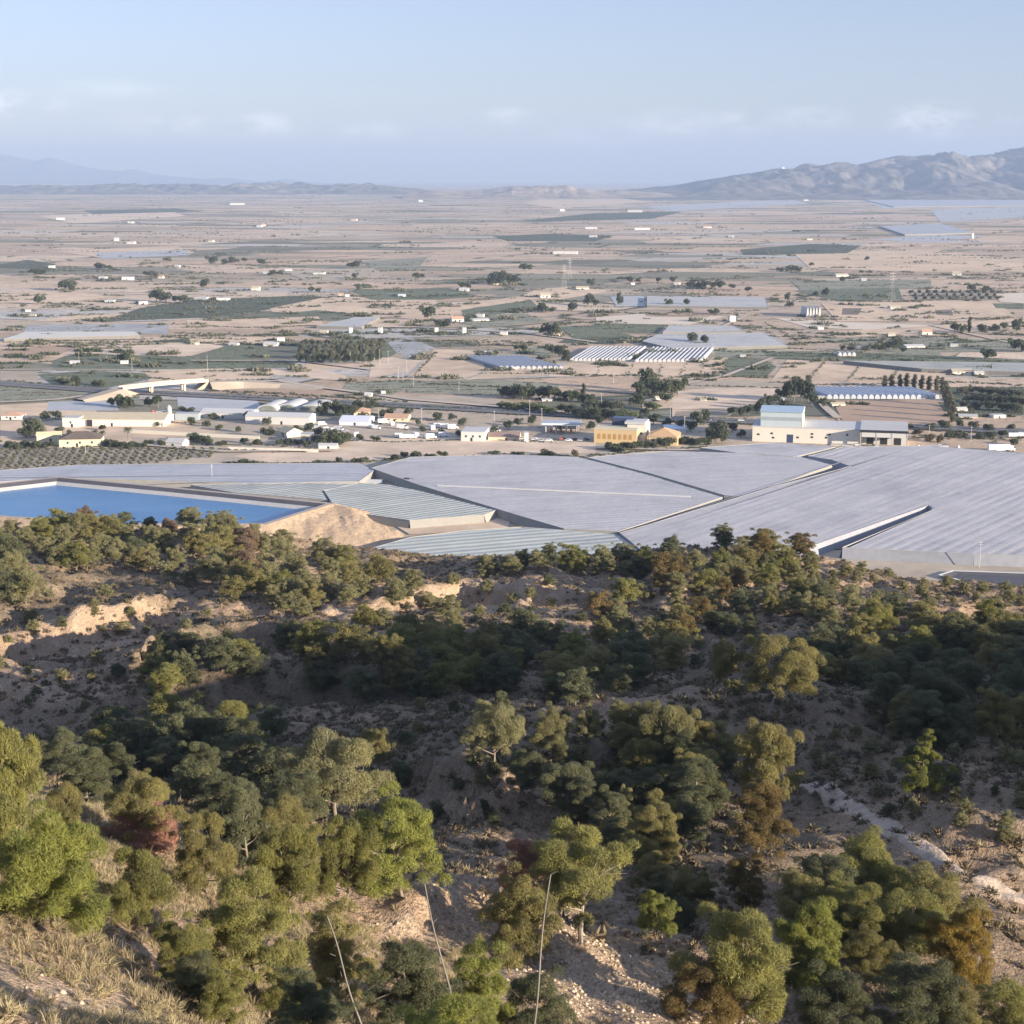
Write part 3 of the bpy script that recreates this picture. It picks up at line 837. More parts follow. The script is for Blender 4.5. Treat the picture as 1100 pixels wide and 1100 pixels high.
# loose rubble on the washed bank
def rubble(name, px, py, rad, n, rng, m):
    p = hit(px, py); a = rng.normal(size=n) * rad * 0.55; b = rng.normal(size=n) * rad * 0.6
    x, y = p[0] + a, p[1] + b; z = bil(ZZ, x, y); s = 0.03 + 0.20 * rng.random(n) ** 4
    base = np.array([[1, 0, -.2], [-.5, .85, -.2], [-.5, -.85, -.2], [.1, .05, .8], [.6, .7, .3], [-.8, .1, .35], [.4, -.7, .35]])
    V = x[:, None] * 0; V = base[None] * s[:, None, None] * (0.7 + 0.6 * rng.random((n, 7, 1))); V = V + np.stack([x, y, z], -1)[:, None, :]
    Fq = np.array([[0, 4, 3], [4, 1, 3], [1, 5, 3], [5, 2, 3], [2, 6, 3], [6, 0, 3], [0, 1, 4], [1, 2, 5], [2, 0, 6]])
    o = link(name, mesh_data(name, V.reshape(-1, 3), (np.arange(n)[:, None, None] * 7 + Fq[None]).reshape(-1, 3)), None, m); tag(o, kind='stuff')
STONE = mat('pale_stone', (0.46, 0.36, 0.26), 0.95, 0.25, 1.5, 0.1)
rubble('rubble', 665, 1062, 9, 3600, rg, STONE)
rubble('rubble', 70, 1085, 6, 160, rg, STONE)
rubble('rubble', 680, 765, 10, 900, rg, STONE)
rubble('rubble', 505, 975, 6, 500, rg, STONE)
# ================================================================== the plain: ground, fields, roads
def plain_material():
    m, nt, out = nodes_of('farmland')
    pos = N(nt, 'ShaderNodeNewGeometry').outputs['Position']
    warp = N(nt, 'ShaderNodeTexNoise', i_Scale=0.0016, i_Detail=2.0); nt.links.new(pos, warp.inputs['Vector'])
    wv = N(nt, 'ShaderNodeVectorMath', operation='SCALE'); nt.links.new(warp.outputs['Color'], wv.inputs[0]); wv.inputs['Scale'].default_value = 170.0
    ad = N(nt, 'ShaderNodeVectorMath', operation='ADD'); nt.links.new(pos, ad.inputs[0]); nt.links.new(wv.outputs[0], ad.inputs[1])
    def cells(rot, sx, sy, rnd=0.85, metric='CHEBYCHEV'):
        mp = N(nt, 'ShaderNodeMapping', i_Rotation=(0, 0, rot), i_Scale=(1 / sx, 1 / sy, 0.0)); nt.links.new(ad.outputs[0], mp.inputs[0])
        v = N(nt, 'ShaderNodeTexVoronoi', i_Scale=1.0, i_Randomness=rnd); v.distance = metric; v.voronoi_dimensions = '2D'
        nt.links.new(mp.outputs[0], v.inputs['Vector'])
        sp = N(nt, 'ShaderNodeSeparateColor'); nt.links.new(v.outputs['Color'], sp.inputs[0])
        e = N(nt, 'ShaderNodeTexVoronoi', i_Scale=1.0, i_Randomness=rnd); e.feature = 'DISTANCE_TO_EDGE'; e.voronoi_dimensions = '2D'
        nt.links.new(mp.outputs[0], e.inputs['Vector'])
        return sp.outputs, e.outputs['Distance']
    a, ea = cells(0.22, 270, 125)
    b, eb = cells(-0.35, 620, 420)
    pal = [(0.0, (0.54, 0.42, 0.32)), (0.12, (0.63, 0.51, 0.40)), (0.24, (0.38, 0.33, 0.26)), (0.32, (0.65, 0.55, 0.445)), (0.42, (0.26, 0.26, 0.215)), (0.48, (0.50, 0.43, 0.35)),
           (0.57, (0.20, 0.21, 0.17)), (0.63, (0.59, 0.465, 0.365)), (0.73, (0.145, 0.16, 0.13)), (0.78, (0.47, 0.47, 0.46)), (0.83, (0.47, 0.37, 0.285)), (0.90, (0.24, 0.245, 0.20)), (0.95, (0.53, 0.53, 0.53))]
    ca = ramp(nt, a[0], pal, 'CONSTANT')
    cb = ramp(nt, b[1], [(0.0, (0.60, 0.48, 0.375)), (0.3, (0.52, 0.42, 0.335)), (0.52, (0.26, 0.255, 0.21)), (0.60, (0.64, 0.53, 0.43)), (0.80, (0.22, 0.225, 0.19)), (0.87, (0.57, 0.455, 0.355))], 'CONSTANT')
    c = mix_c(nt, ramp(nt, b[0], [(0.0, 0.85), (0.25, 0.06)], 'CONSTANT'), ca, cb)
    sc = noise_n(nt, pos, 0.07, 5, 0.75)
    c = mix_c(nt, ramp(nt, sc, [(0.54, 0.0), (0.63, 0.75)]), c, (0.15, 0.155, 0.125))
    n1 = noise_n(nt, pos, 0.012, 5, 0.6); n2 = noise_n(nt, pos, 0.3, 4, 0.6)
    c = mix_c(nt, 1.0, c, ramp(nt, n1, [(0.3, (0.84, 0.84, 0.84)), (0.7, (1.14, 1.12, 1.1))]), 'MULTIPLY')
    c = mix_c(nt, ramp(nt, n2, [(0.4, 0.30), (0.6, 0.0)]), c, (0.16, 0.14, 0.10))
    c = mix_c(nt, 1.0, c, (1.04, 0.985, 0.915), 'MULTIPLY')
    hedge = math_n(nt, 'MULTIPLY', ramp(nt, ea, [(0.012, 1.0), (0.035, 0.0)]), ramp(nt, a[2], [(0.45, 0.0), (0.5, 0.9)], 'CONSTANT'))
    c = mix_c(nt, hedge, c, (0.075, 0.08, 0.055))
    bsdf(nt, out, c, 0.95, n2, 0.25, 0.1)
    return m
m = MB()
m.add([(-70000, -4000, 0), (70000, -4000, 0), (70000, 46000, 0), (-70000, 46000, 0)], [(0, 1, 2, 3)])
gr = m.build('ground', plain_material()); tag(gr, kind='structure')

FM = {
    'T': mat('field_tan', (0.585, 0.445, 0.315), 0.95, 0.28, 0.045, 0.1, 0.3),
    'P': mat('field_pink', (0.625, 0.49, 0.365), 0.95, 0.28, 0.045, 0.1),
    'Y': mat('field_pale', (0.63, 0.535, 0.42), 0.95, 0.10, 0.07, 0.1),
    'B': mat('field_brown', (0.42, 0.3, 0.215), 0.95, 0.16, 0.09, 0.1),
    'K': mat('field_drab', (0.43, 0.36, 0.275), 0.95, 0.28, 0.045, 0.1, 0.3),
    'G': mat('crop_green', (0.155, 0.17, 0.115), 0.95, 0.35, 0.12, 0.1, 0.4),
    'D': mat('crop_dark', (0.1, 0.115, 0.085), 0.95, 0.4, 0.12, 0.1, 0.6),
    'O': mat('crop_dull', (0.26, 0.255, 0.19), 0.95, 0.35, 0.10, 0.1, 0.5),
    'N': mat('mulch_film', (0.42, 0.42, 0.42), 0.7, 0.15, 0.06, 0.2),
    'W': mat('pale_film', (0.56, 0.54, 0.49), 0.7, 0.10, 0.06, 0.2),
    'S': mat('dark_earth_and_shade', (0.20, 0.16, 0.13), 0.95, 0.2, 0.1, 0.1),  # dark earth patches; also shade painted beside a tunnel and in net alleys
}
def rows_material(name, ca, cb, period, ang, k=0.5, rough=0.75, soft=0.15, spec=0.2, hump=0.0):
    """cloth, film or crop laid in rows: two real colours side by side"""
    m, nt, out = nodes_of(name)
    pos = N(nt, 'ShaderNodeNewGeometry').outputs['Position']
    mp = N(nt, 'ShaderNodeMapping', i_Rotation=(0, 0, -ang)); nt.links.new(pos, mp.inputs[0])
    sx = N(nt, 'ShaderNodeSeparateXYZ'); nt.links.new(mp.outputs[0], sx.inputs[0])
    wob = math_n(nt, 'MULTIPLY', noise_n(nt, pos, 0.02, 2), period * 0.7)
    y = math_n(nt, 'ADD', math_n(nt, 'MULTIPLY', sx.outputs['Y'], 1.0), wob)
    fr = math_n(nt, 'FRACT', math_n(nt, 'DIVIDE', y, period))
    tri = math_n(nt, 'ABSOLUTE', math_n(nt, 'SUBTRACT', fr, 0.5))
    rid = math_n(nt, 'FLOOR', math_n(nt, 'DIVIDE', y, period))
    wn = N(nt, 'ShaderNodeTexWhiteNoise'); wn.noise_dimensions = '1D'; nt.links.new(rid, wn.inputs['W'])
    n1 = noise_n(nt, pos, 0.05, 5, 0.65); n2 = noise_n(nt, pos, 0.6, 3)
    f = ramp(nt, tri, [(max(0, 0.5 * k - soft * 0.5), 0.0), (min(1, 0.5 * k + soft * 0.5), 1.0)])
    f = math_n(nt, 'MULTIPLY', f, ramp(nt, wn.outputs[0], [(0.0, 0.25), (1.0, 1.0)]))
    f = math_n(nt, 'MULTIPLY', f, ramp(nt, n1, [(0.25, 0.45), (0.6, 1.0)]))
    c = mix_c(nt, f, ca, cb)
    c = mix_c(nt, 1.0, c, ramp(nt, n1, [(0.25, (0.88, 0.88, 0.88)), (0.75, (1.08, 1.08, 1.08))]), 'MULTIPLY')
    c = mix_c(nt, 1.0, c, ramp(nt, n2, [(0.3, (0.93, 0.93, 0.93)), (0.7, (1.05, 1.05, 1.05))]), 'MULTIPLY')
    n3 = noise_n(nt, pos, 0.017, 5, 0.7)
    c = mix_c(nt, 1.0, c, ramp(nt, n3, [(0.30, (0.80, 0.80, 0.82)), (0.46, (1.0, 1.0, 1.0)), (0.7, (1.07, 1.06, 1.04))]), 'MULTIPLY')
    h = math_n(nt, 'ADD', math_n(nt, 'MULTIPLY', tri, hump), math_n(nt, 'MULTIPLY', n1, 0.6))
    bsdf(nt, out, c, rough, h, 0.6, spec)
    return m
FM['R'] = rows_material('orchard_rows', (0.40, 0.32, 0.25), (0.085, 0.10, 0.065), 7.0, 0.3, 0.5, 0.95)
FM['Q'] = rows_material('film_rows', (0.30, 0.29, 0.27), (0.56, 0.56, 0.55), 5.0, 1.25, 0.5, 0.7)

_fz = [0.03]
def field(key, *pts):
    _fz[0] += 0.004
    P = [G(x, y, _fz[0]) for x, y in pts]
    o = link('field', mesh_data('field', P, [tuple(range(len(P)))]), None, FM[key])
    return tag(o, kind='structure')

FIELDS = """
K 0,452 360,452 420,462 640,474 800,478 1100,486 1100,640 660,600 380,620 0,600
T 0,452 200,450 235,464 140,475 0,478
K 140,470 350,474 345,484 240,486 150,480
P 352,472 470,470 640,475 640,486 540,489 440,490 362,497 300,498 250,490
T 0,435 100,430 105,446 0,449
N 52,431 122,427 128,441 50,441
N 190,426 272,426 285,441 192,442
O 0,411 104,421 150,424 150,430 0,432
T 150,398 245,395 292,405 250,410 160,410
P 230,396 340,395 372,404 372,409 300,403
B 222,411 300,412 352,419 330,429 226,425
T 330,388 400,388 402,396 325,397
G 40,402 100,398 156,401 162,407 105,419 60,416
K 0,398 40,398 40,414 0,410
G 55,388 75,381 125,380 205,383 318,389 318,395 60,398
P 92,379 112,370 216,368 242,372 202,383 128,381
T 30,379 90,369 112,370 92,379 60,384
B 0,376 60,371 90,371 60,382 0,384
T 0,367 165,362 300,362 300,369 112,370 0,372
G 215,382 245,370 272,369 300,383 250,386
D 160,367 203,363 205,368 162,368
G 320,388 322,372 360,364 420,366 440,372 410,388
Q 415,366 440,362 468,374 440,384 425,378
T 467,375 508,376 523,398 500,406 438,405
P 400,384 455,384 440,399 396,406
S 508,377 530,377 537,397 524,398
T 530,398 620,392 600,402 500,408 520,401
O 372,412 440,408 458,412 420,424 366,420
O 440,409 540,408 600,412 600,424 540,425 436,422
K 400,425 520,425 560,434 420,434
T 610,390 764,390 744,406 588,404
T 764,384 782,384 774,404 744,406
O 560,374 606,372 606,380 580,382
G 782,384 822,386 834,394 824,404 778,403
T 846,386 1016,400 1016,409 828,409
K 724,408 828,409 900,416 1100,420 1100,432 1010,432 870,424 726,416
P 722,419 830,415 845,424 795,438 722,440
T 722,440 790,440 785,447 722,450
R 726,442 786,438 780,449 722,452
B 894,430 1006,430 1022,454 906,454
D 1016,416 1100,416 1100,446 1030,446
O 660,446 720,440 720,450 668,454
T 690,430 722,422 722,438 690,440
W 0,364 28,357 145,356 152,361 0,367
Q 24,357 30,349 182,347 180,359
D 108,346 150,331 205,322 336,317 356,320 300,331 222,341 140,344
T 290,331 346,320 405,322 425,331 385,337 292,335
G 263,341 340,333 384,337 300,340
T 200,344 342,340 348,349 262,351 202,350
N 340,350 380,341 408,340 388,351
T 34,345 88,338 140,336 95,345
T 392,331 420,318 470,322 455,337
T 400,330 455,337 470,330 560,318 578,310 620,308 660,312 600,322 500,336 450,344 400,341
T 452,336 505,331 600,331 565,324 500,334
T 400,342 452,342 455,352 398,352
G 376,312 480,309 515,318 470,322 400,322
G 495,333 570,322 580,331 500,343
O 478,344 560,336 590,345 520,352
R 690,309 736,309 738,317 690,316
N 694,318 822,319 826,330 698,329
N 655,318 692,318 692,329 662,329
G 632,356 640,347 716,349 706,358
N 712,358 718,350 788,350 800,357
N 690,366 706,359 822,357 850,372 720,374
Y 640,341 690,337 780,340 740,349 640,347
B 692,336 776,333 760,341 694,340
G 600,351 640,349 690,364 655,369 620,366
D 610,363 690,362 660,370 600,368
O 760,375 900,378 1010,378 1010,388 830,384 762,384
G 820,378 960,380 1100,386 1100,394 910,387 826,385
T 882,326 950,323 1072,325 1088,338 1040,345 900,345
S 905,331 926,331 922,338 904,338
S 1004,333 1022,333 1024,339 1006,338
Y 830,341 900,346 1000,349 980,356 870,352
T 880,357 1000,350 1088,342 1100,352 1000,360 900,362
N 950,366 1012,364 1020,372 960,376
O 880,364 960,362 1100,366 1100,378 960,378
R 975,313 1072,312 1074,322 985,322
Y 1070,316 1100,314 1100,326 1074,324
G 1066,326 1100,326 1100,332 1070,331
O 850,302 1000,300 1000,310 860,312
G 852,312 965,309 970,322 900,323
T 850,270 1000,268 1100,280 1100,292 980,292 870,288
D 795,268 870,262 925,264 910,272 800,274
N 945,243 1010,240 1040,250 970,252
N 930,258 1000,252 1060,254 1010,260
D 530,254 590,251 660,253 640,259 545,259
D 560,237 640,229 735,227 700,235 580,238
N 690,222 850,214 870,219 720,227
N 930,216 1100,207 1100,220 950,224
N 1000,225 1100,222 1100,234 1010,238
T 620,206 660,212 700,217 600,224 560,218
O 390,281 460,276 450,287 400,289
T 60,270 190,264 210,272 110,277
N 100,272 200,268 205,274 110,278
D 0,284 30,279 60,284 55,289 0,288
K 300,290 400,288 420,298 330,302
T 0,316 60,312 130,318 60,326 0,326
P 40,232 180,226 200,232 80,240
D 90,226 190,224 220,227 100,230
"""
for ln in FIELDS.strip().splitlines():
    t = ln.split()
    field(t[0], *[tuple(map(float, q.split(','))) for q in t[1:]])

ROAD = mat('road_surface', (0.17, 0.165, 0.165), 0.9, 0.15, 0.1, 0.2)
TRACK = mat('track_dust', (0.50, 0.42, 0.34), 0.95, 0.15, 0.1, 0.1)
CONC = mat('concrete', (0.50, 0.47, 0.43), 0.9, 0.12, 0.4, 0.2)
hw = [(-120, 404), (0, 411), (105, 418.5), (230, 424.5), (330, 430), (420, 434), (540, 441), (700, 449), (800, 452), (960, 457), (1100, 463), (1250, 468)]
o = ribbon('highway', [G(*q) for q in hw], 11, ROAD, 0.75); o.name = 'road'
o = ribbon('highway', [G(x, y + 2.6) for x, y in hw], 11, ROAD, 0.70); o.name = 'road'
for pts, w in [([(0, 398), (60, 397.6), (150, 398)], 5), ([(130, 421), (60, 430), (0, 433)], 6), ([(222, 411), (300, 410), (345, 417), (400, 424), (440, 430), (640, 446)], 7), ([(205, 388), (318, 388), (400, 398)], 6),
               ([(0, 366), (160, 365)], 6), ([(110, 475), (240, 486), (360, 485)], 5), ([(722, 416), (780, 404), (830, 385)], 5), ([(800, 340), (775, 352), (700, 360)], 6), ([(330, 352), (450, 352), (560, 358), (640, 368)], 7),
               ([(1000, 350), (1100, 372)], 6), ([(880, 430), (886, 438), (900, 450)], 6), ([(640, 482), (800, 486), (1100, 492)], 6)]:
    o = ribbon('track', [G(*q) for q in pts], w, TRACK, 0.8 + w * 0.01); o.name = 'road'

# ------------------------------------------------------------------ net greenhouses in front
def ang_of(p, q):
    a, b = G(*p), G(*q); return math.atan2(b[1] - a[1], b[0] - a[0])
NETW = (0.455, 0.44, 0.44)
NET_WALL = mat('net_curtain', (0.27, 0.26, 0.235), 0.9, 0.12, 0.3, 0.1)
NET_BLUE = mat('blue_net', (0.26, 0.27, 0.30), 0.9, 0.15, 0.3, 0.1)
POST = mat('grey_post', (0.35, 0.34, 0.33), 0.7, 0.1, 1.0)
def tri_poly(P):
    """ear clipping of a plan outline"""
    idx = list(range(len(P)))
    A = sum(P[i][0] * P[(i + 1) % len(P)][1] - P[(i + 1) % len(P)][0] * P[i][1] for i in range(len(P)))
    if A < 0: idx.reverse()
    T = []
    def cr(a, b, c): return (b[0] - a[0]) * (c[1] - a[1]) - (b[1] - a[1]) * (c[0] - a[0])
    g = 0
    while len(idx) > 3 and g < 500:
        g += 1
        for k in range(len(idx)):
            i, j, l = idx[k - 1], idx[k], idx[(k + 1) % len(idx)]
            if cr(P[i], P[j], P[l]) <= 0: continue
            if any(cr(P[i], P[j], P[q]) >= 0 and cr(P[j], P[l], P[q]) >= 0 and cr(P[l], P[i], P[q]) >= 0 for q in idx if q not in (i, j, l)): continue
            T.append((i, j, l)); idx.pop(k); break
    T.append(tuple(idx)); return T
def net_house(poly, zt, mtop, mwall, label, period, ang, sag=0.06, group='net greenhouses below the hills', inset=1.2, cat='greenhouse', seams=()):
    """a flat net roof on wires over the plan (picture points taken at roof height), its side nets sloping to the ground, its posts"""
    P = [G(x, y, zt) for x, y in poly]
    c = np.mean(P, axis=0)
    r = empty('net_greenhouse', (c[0], c[1], 0))
    Q = [p - c for p in P]
    # the roof, cut into strips that sag between the wires
    ca, sa = math.cos(-ang), math.sin(-ang)
    L = np.array([(q[0] * ca - q[1] * sa, q[0] * sa + q[1] * ca) for q in Q])
    y0, y1 = L[:, 1].min(), L[:, 1].max()
    n = max(2, int((y1 - y0) / period))
    def span(y):
        xs = []
        for i in range(len(L)):
            a, b = L[i], L[(i + 1) % len(L)]
            if (a[1] <= y) != (b[1] <= y): xs.append(a[0] + (b[0] - a[0]) * (y - a[1]) / (b[1] - a[1]))
        return sorted(xs)
    V = []; Fc = []
    ys = np.linspace(y0 + 1e-3, y1 - 1e-3, 2 * n + 1)
    prev = None
    for k, y in enumerate(ys):
        xs = span(y); z = zt - (sag if k % 2 else 0.0) + (0.12 * float(perlin(np.array(k * 0.37), np.array(ang * 9), 4)))
        cur = []
        for x in xs:
            V.append((x * ca + y * sa, -x * sa + y * ca, z)); cur.append(len(V) - 1)
        if prev is not None and len(prev) == len(cur):
            for j in range(0, len(cur) - 1, 2): Fc.append((prev[j], prev[j + 1], cur[j + 1], cur[j]))
        elif prev is not None and min(len(prev), len(cur)) >= 2:
            a, b = (prev, cur) if len(prev) < len(cur) else (cur, prev)
            for j in range(0, len(b) - 1, 2): Fc.append((a[0], a[1], b[j + 1], b[j]))
        prev = cur
    link('net_roof', mesh_data('net_roof', V, Fc), r, mtop)
    # side nets
    W = MB(); K = len(Q)
    A = sum(Q[i][0] * Q[(i + 1) % K][1] - Q[(i + 1) % K][0] * Q[i][1] for i in range(K))
    PO = MB()
    for i in range(K):
        a, b = Q[i], Q[(i + 1) % K]
        d = b[:2] - a[:2]; ln_ = np.linalg.norm(d); d = d / ln_
        nrm = np.array([d[1], -d[0]]) * (1 if A > 0 else -1) * inset
        W.add([(a[0], a[1], zt - 0.1), (b[0], b[1], zt - 0.1), (b[0] + nrm[0], b[1] + nrm[1], 0.02), (a[0] + nrm[0], a[1] + nrm[1], 0.02)], [(0, 1, 2, 3)])
    W.build('side_net', mwall, r)
    PO.tube([(q[0], q[1], zt + 0.02) for q in Q] + [(Q[0][0], Q[0][1], zt + 0.02)], [0.13] * (len(Q) + 1), 5)
    PO.build('edge_cable', POST, r)
    for s in seams:
        S = MB(); a, b = G(*s[0], zt + 0.1) - c, G(*s[1], zt + 0.1) - c
        d = (b - a)[:2]; ln_ = np.linalg.norm(d); d /= ln_; nn = np.array([-d[1], d[0]]) * 0.55
        kk = max(2, int(ln_ / 6))
        for j in range(kk):
            p = a[:2] + d * ln_ * j / kk; q = a[:2] + d * ln_ * (j + 1.0) / kk
            S.prism([(0, 0)] * 0 or [(-0.1, 0)] * 0 or [(0, 0), (0.01, 0), (0, 0.01)], 0, 0.01) if False else S.add([(p[0] - nn[0], p[1] - nn[1], zt + 0.05), (q[0] - nn[0], q[1] - nn[1], zt + 0.05), (q[0] + nn[0], q[1] + nn[1], zt + 0.05), (p[0] + nn[0], p[1] + nn[1], zt + 0.05), (p[0], p[1], zt + 0.75), (q[0], q[1], zt + 0.75)], [(0, 1, 5, 4), (2, 3, 4, 5), (0, 4, 3), (1, 2, 5)])
        S.build('ridge_seam', NET_SEAM, r)
    tag(r, label, cat, group)
    return r
NET_SEAM = mat('white_net', (0.42, 0.42, 0.42), 0.85, 0.08, 0.5, 0.1)
aR = ang_of((700, 575), (915, 505)); aC = ang_of((455, 521), (740, 534)); aL = ang_of((0, 512), (380, 508))
nm_big = rows_material('net_roof_big', NETW, (0.375, 0.37, 0.375), 6.0, aR, 0.80, 0.9, 0.12, 0.1, 0.25)
nm_mid = rows_material('net_roof_mid', (0.45, 0.44, 0.445), (0.40, 0.393, 0.40), 5.0, aC + 0.5, 0.7, 0.9, 0.2, 0.1, 0.2)
nm_strip = rows_material('net_roof_strip', (0.40, 0.412, 0.44), (0.345, 0.358, 0.385), 5.0, aL, 0.7, 0.8, 0.2, 0.15, 0.5)
aG = ang_of((360, 528), (500, 545))
nm_green = rows_material('net_roof_green', (0.43, 0.44, 0.40), (0.34, 0.36, 0.335), 4.4, aG + 1.2, 0.6, 0.8, 0.3, 0.15, 0.8)
aG6 = ang_of((390, 604), (640, 582))
nm_green2 = rows_material('net_roof_pale', (0.46, 0.475, 0.43), (0.35, 0.38, 0.36), 6.5, aG6, 0.5, 0.8, 0.3, 0.15, 0.9)
net_house([(399, 503), (442, 491), (545, 488.5), (622, 491), (700, 511), (776, 534), (664, 571), (606, 568), (558, 554), (450, 521)], 4.6, nm_mid, NET_WALL, 'wide lavender net greenhouse with one bright zigzag seam across its roof', 5.0, aC + 0.5, seams=[((470, 522), (742, 534))])
net_house([(631, 491.5), (720, 484.5), (800, 487), (862, 491), (893, 499), (802, 534), (778, 532), (700, 509)], 4.6, nm_mid, NET_WALL, 'net greenhouse behind the small white gabled huts, with a long lit side net', 5.0, aC + 0.5, inset=2.6)
net_house([(752, 481), (832, 475.5), (897, 480), (852, 491), (795, 487)], 4.6, nm_mid, NET_WALL, 'small net greenhouse directly before the cream warehouse', 5.0, aC + 0.5, inset=2.2)
net_house([(906, 480), (1000, 479), (1130, 489), (1160, 598), (1046, 595), (905, 588), (1005, 546.5), (997, 543), (868, 588), (690, 592), (666, 572.5), (722, 556), (830, 523), (914, 501), (893, 494), (868, 490)], 5.0, nm_big, NET_BLUE, 'largest net greenhouse, with a dark notch cut into its long-rowed roof', 6.0, aR, 0.09, inset=1.4)
net_house([(-40, 508), (85, 499.5), (240, 498), (388, 497.5), (402, 505), (386, 517), (280, 519.5), (60, 513), (-40, 521)], 4.2, nm_strip, NET_WALL, 'long bluish net greenhouse strip behind the blue reservoir', 5.0, aL)
net_house([(348, 527), (386, 519), (420, 521), (455, 528), (532, 548), (520, 553), (440, 559), (362, 548)], 4.2, nm_green, NET_WALL, 'pale green net greenhouse between the earth mound and the lavender net roof', 4.4, aG + 1.2)
net_house([(205, 521), (300, 518.5), (384, 520), (346, 527), (352, 537), (250, 529)], 4.0, nm_green, NET_WALL, 'grey-green net strip beside the dark rim of the blue reservoir', 4.4, aG + 1.2)
net_house([(360, 600), (442, 577), (500, 570), (560, 566), (663, 574), (690, 594), (640, 620), (380, 625)], 4.4, nm_green2, NET_WALL, 'pale green net greenhouse in curved rows, lowest one behind the sunlit ridge', 6.5, aG6, 0.1)
# bare bank between two of them
field('T', (420, 562), (440, 558), (520, 553), (548, 558), (546, 568), (500, 571), (440, 574))
field('B', (536, 551), (560, 556), (606, 569), (560, 566), (546, 560))
bk = MB(); A0 = G(425, 566); B0 = G(546, 562); d = (B0 - A0)[:2]; 
for i in range(12):
    pass
field('S', (905, 590), (1008, 546), (1000, 542), (868, 589))  # dark sheet painted as the shade inside the notch
field('S', (914, 502), (893, 495), (800, 536), (720, 558), (664, 574), (690, 570), (830, 525))  # dark sheet painted as the shade along the alley

# ------------------------------------------------------------------ reservoir: rim, liner, water
RZ, WZ = 10.0, 7.2
rim = [G(x, y, RZ) for x, y in [(-75, 531), (0, 520), (62, 513), (180, 524), (350, 541), (283, 562), (140, 562), (0, 553.5), (-75, 552)]]
cen = np.mean(rim, axis=0)
def inset_poly(P, k, z):
    out = []; n = len(P)
    A = sum(P[i][0] * P[(i + 1) % n][1] - P[(i + 1) % n][0] * P[i][1] for i in range(n))
    s = 1 if A > 0 else -1
    for i in range(n):
        a, b, c = P[i - 1][:2], P[i][:2], P[(i + 1) % n][:2]
        d1 = (b - a) / np.linalg.norm(b - a); d2 = (c - b) / np.linalg.norm(c - b)
        n1 = np.array([-d1[1], d1[0]]) * s; n2 = np.array([-d2[1], d2[0]]) * s
        bi = n1 + n2; bi /= np.linalg.norm(bi); sc = k / max(0.45, bi @ n1)
        q = b + bi * sc; out.append(np.array([q[0], q[1], z]))
    return out
def ring(name, Pa, Pb, m, sub=1, jit=0.0, kind=None, seed=3):
    V = []; Fc = []; n = len(Pa); cols = []
    rr = np.random.default_rng(seed)
    fine = []
    for i in range(n):
        ln_ = np.linalg.norm(Pa[(i + 1) % n] - Pa[i]); k = max(1, int(ln_ / 3)) if jit else 1
        for j in range(k):
            t = j / k; fine.append((Pa[i] + (Pa[(i + 1) % n] - Pa[i]) * t, Pb[i] + (Pb[(i + 1) % n] - Pb[i]) * t))
    M = len(fine)
    for j, (a, b) in enumerate(fine):
        for s in range(sub + 1):
            p = a + (b - a) * s / sub
            if jit and 0 < s:
                p = p + np.array([0, 0, jit * (0.8 * float(ridged(np.array(p[0] / 9), np.array(p[1] / 9 + s * 0.15), seed, 3)) + 0.5 * float(perlin(np.array(p[0] / 3), np.array(p[1] / 3), seed)))]) * math.sin(math.pi * s / sub * 0.97)
            V.append(p)
    for j in range(M):
        for s in range(sub):
            a = j * (sub + 1) + s; b = ((j + 1) % M) * (sub + 1) + s
            Fc.append((a, b, b + 1, a + 1))
    o = link(name, mesh_data(name, V, Fc, bool(jit)), None, m)
    return tag(o, kind=kind) if kind else o
LINER = mat('black_liner', (0.085, 0.08, 0.085), 0.6, 0.2, 0.5, 0.3)
SILT = mat('dried_liner', (0.46, 0.445, 0.42), 0.85, 0.12, 0.4, 0.2)
BANK = mat('embankment_soil', (0.43, 0.315, 0.21), 0.95, 0.22, 0.35, 0.1, 0.8)
i1 = inset_poly(rim, 3.2, 8.6); i2 = inset_poly(rim, 6.5, WZ - 0.3)
out0 = inset_poly(rim, -3.0, RZ); out1 = inset_poly(rim, -24.0, -0.3)
res = empty('reservoir', (cen[0], cen[1], 0))
def under(o, r):
    o.parent = r; o.matrix_parent_inverse = r.matrix_basis.inverted() if False else o.matrix_parent_inverse
    me = o.data; 
    co_ = np.empty(len(me.vertices) * 3, np.float32); me.vertices.foreach_get('co', co_)
    co_ = co_.reshape(-1, 3) - np.array(r.location, np.float32); me.vertices.foreach_set('co', co_.ravel()); me.update()
    return o
under(ring('upper_liner', rim, i1, LINER), res)
under(ring('lower_liner', i1, i2, SILT), res)
under(ring('rim', out0, rim, mat('rim_dust', (0.40, 0.34, 0.29), 0.9, 0.2, 0.5)), res)
under(ring('embankment', out0, out1, BANK, 14, 1.1), res)
wm, nt, out = nodes_of('reservoir_water')
pos = N(nt, 'ShaderNodeNewGeometry').outputs['Position']
mpn = N(nt, 'ShaderNodeMapping', i_Scale=(0.35, 1.0, 1.0)); nt.links.new(pos, mpn.inputs[0])
wn_ = noise_n(nt, mpn.outputs[0], 0.9, 4, 0.6)
wc = ramp(nt, noise_n(nt, mpn.outputs[0], 0.05, 3), [(0.3, (0.022, 0.13, 0.30)), (0.7, (0.04, 0.185, 0.375))])
bsdf(nt, out, wc, 0.22, wn_, 0.10, 0.35)
wt = link('water', mesh_data('water', [p * np.array([1, 1, 0]) + np.array([0, 0, WZ]) - np.array([cen[0], cen[1], 0]) for p in inset_poly(rim, 5.0, WZ)], [tuple(range(len(rim)))]), res, wm)
tag(res, 'blue water reservoir with black lined rim behind the pine ridge', 'reservoir')
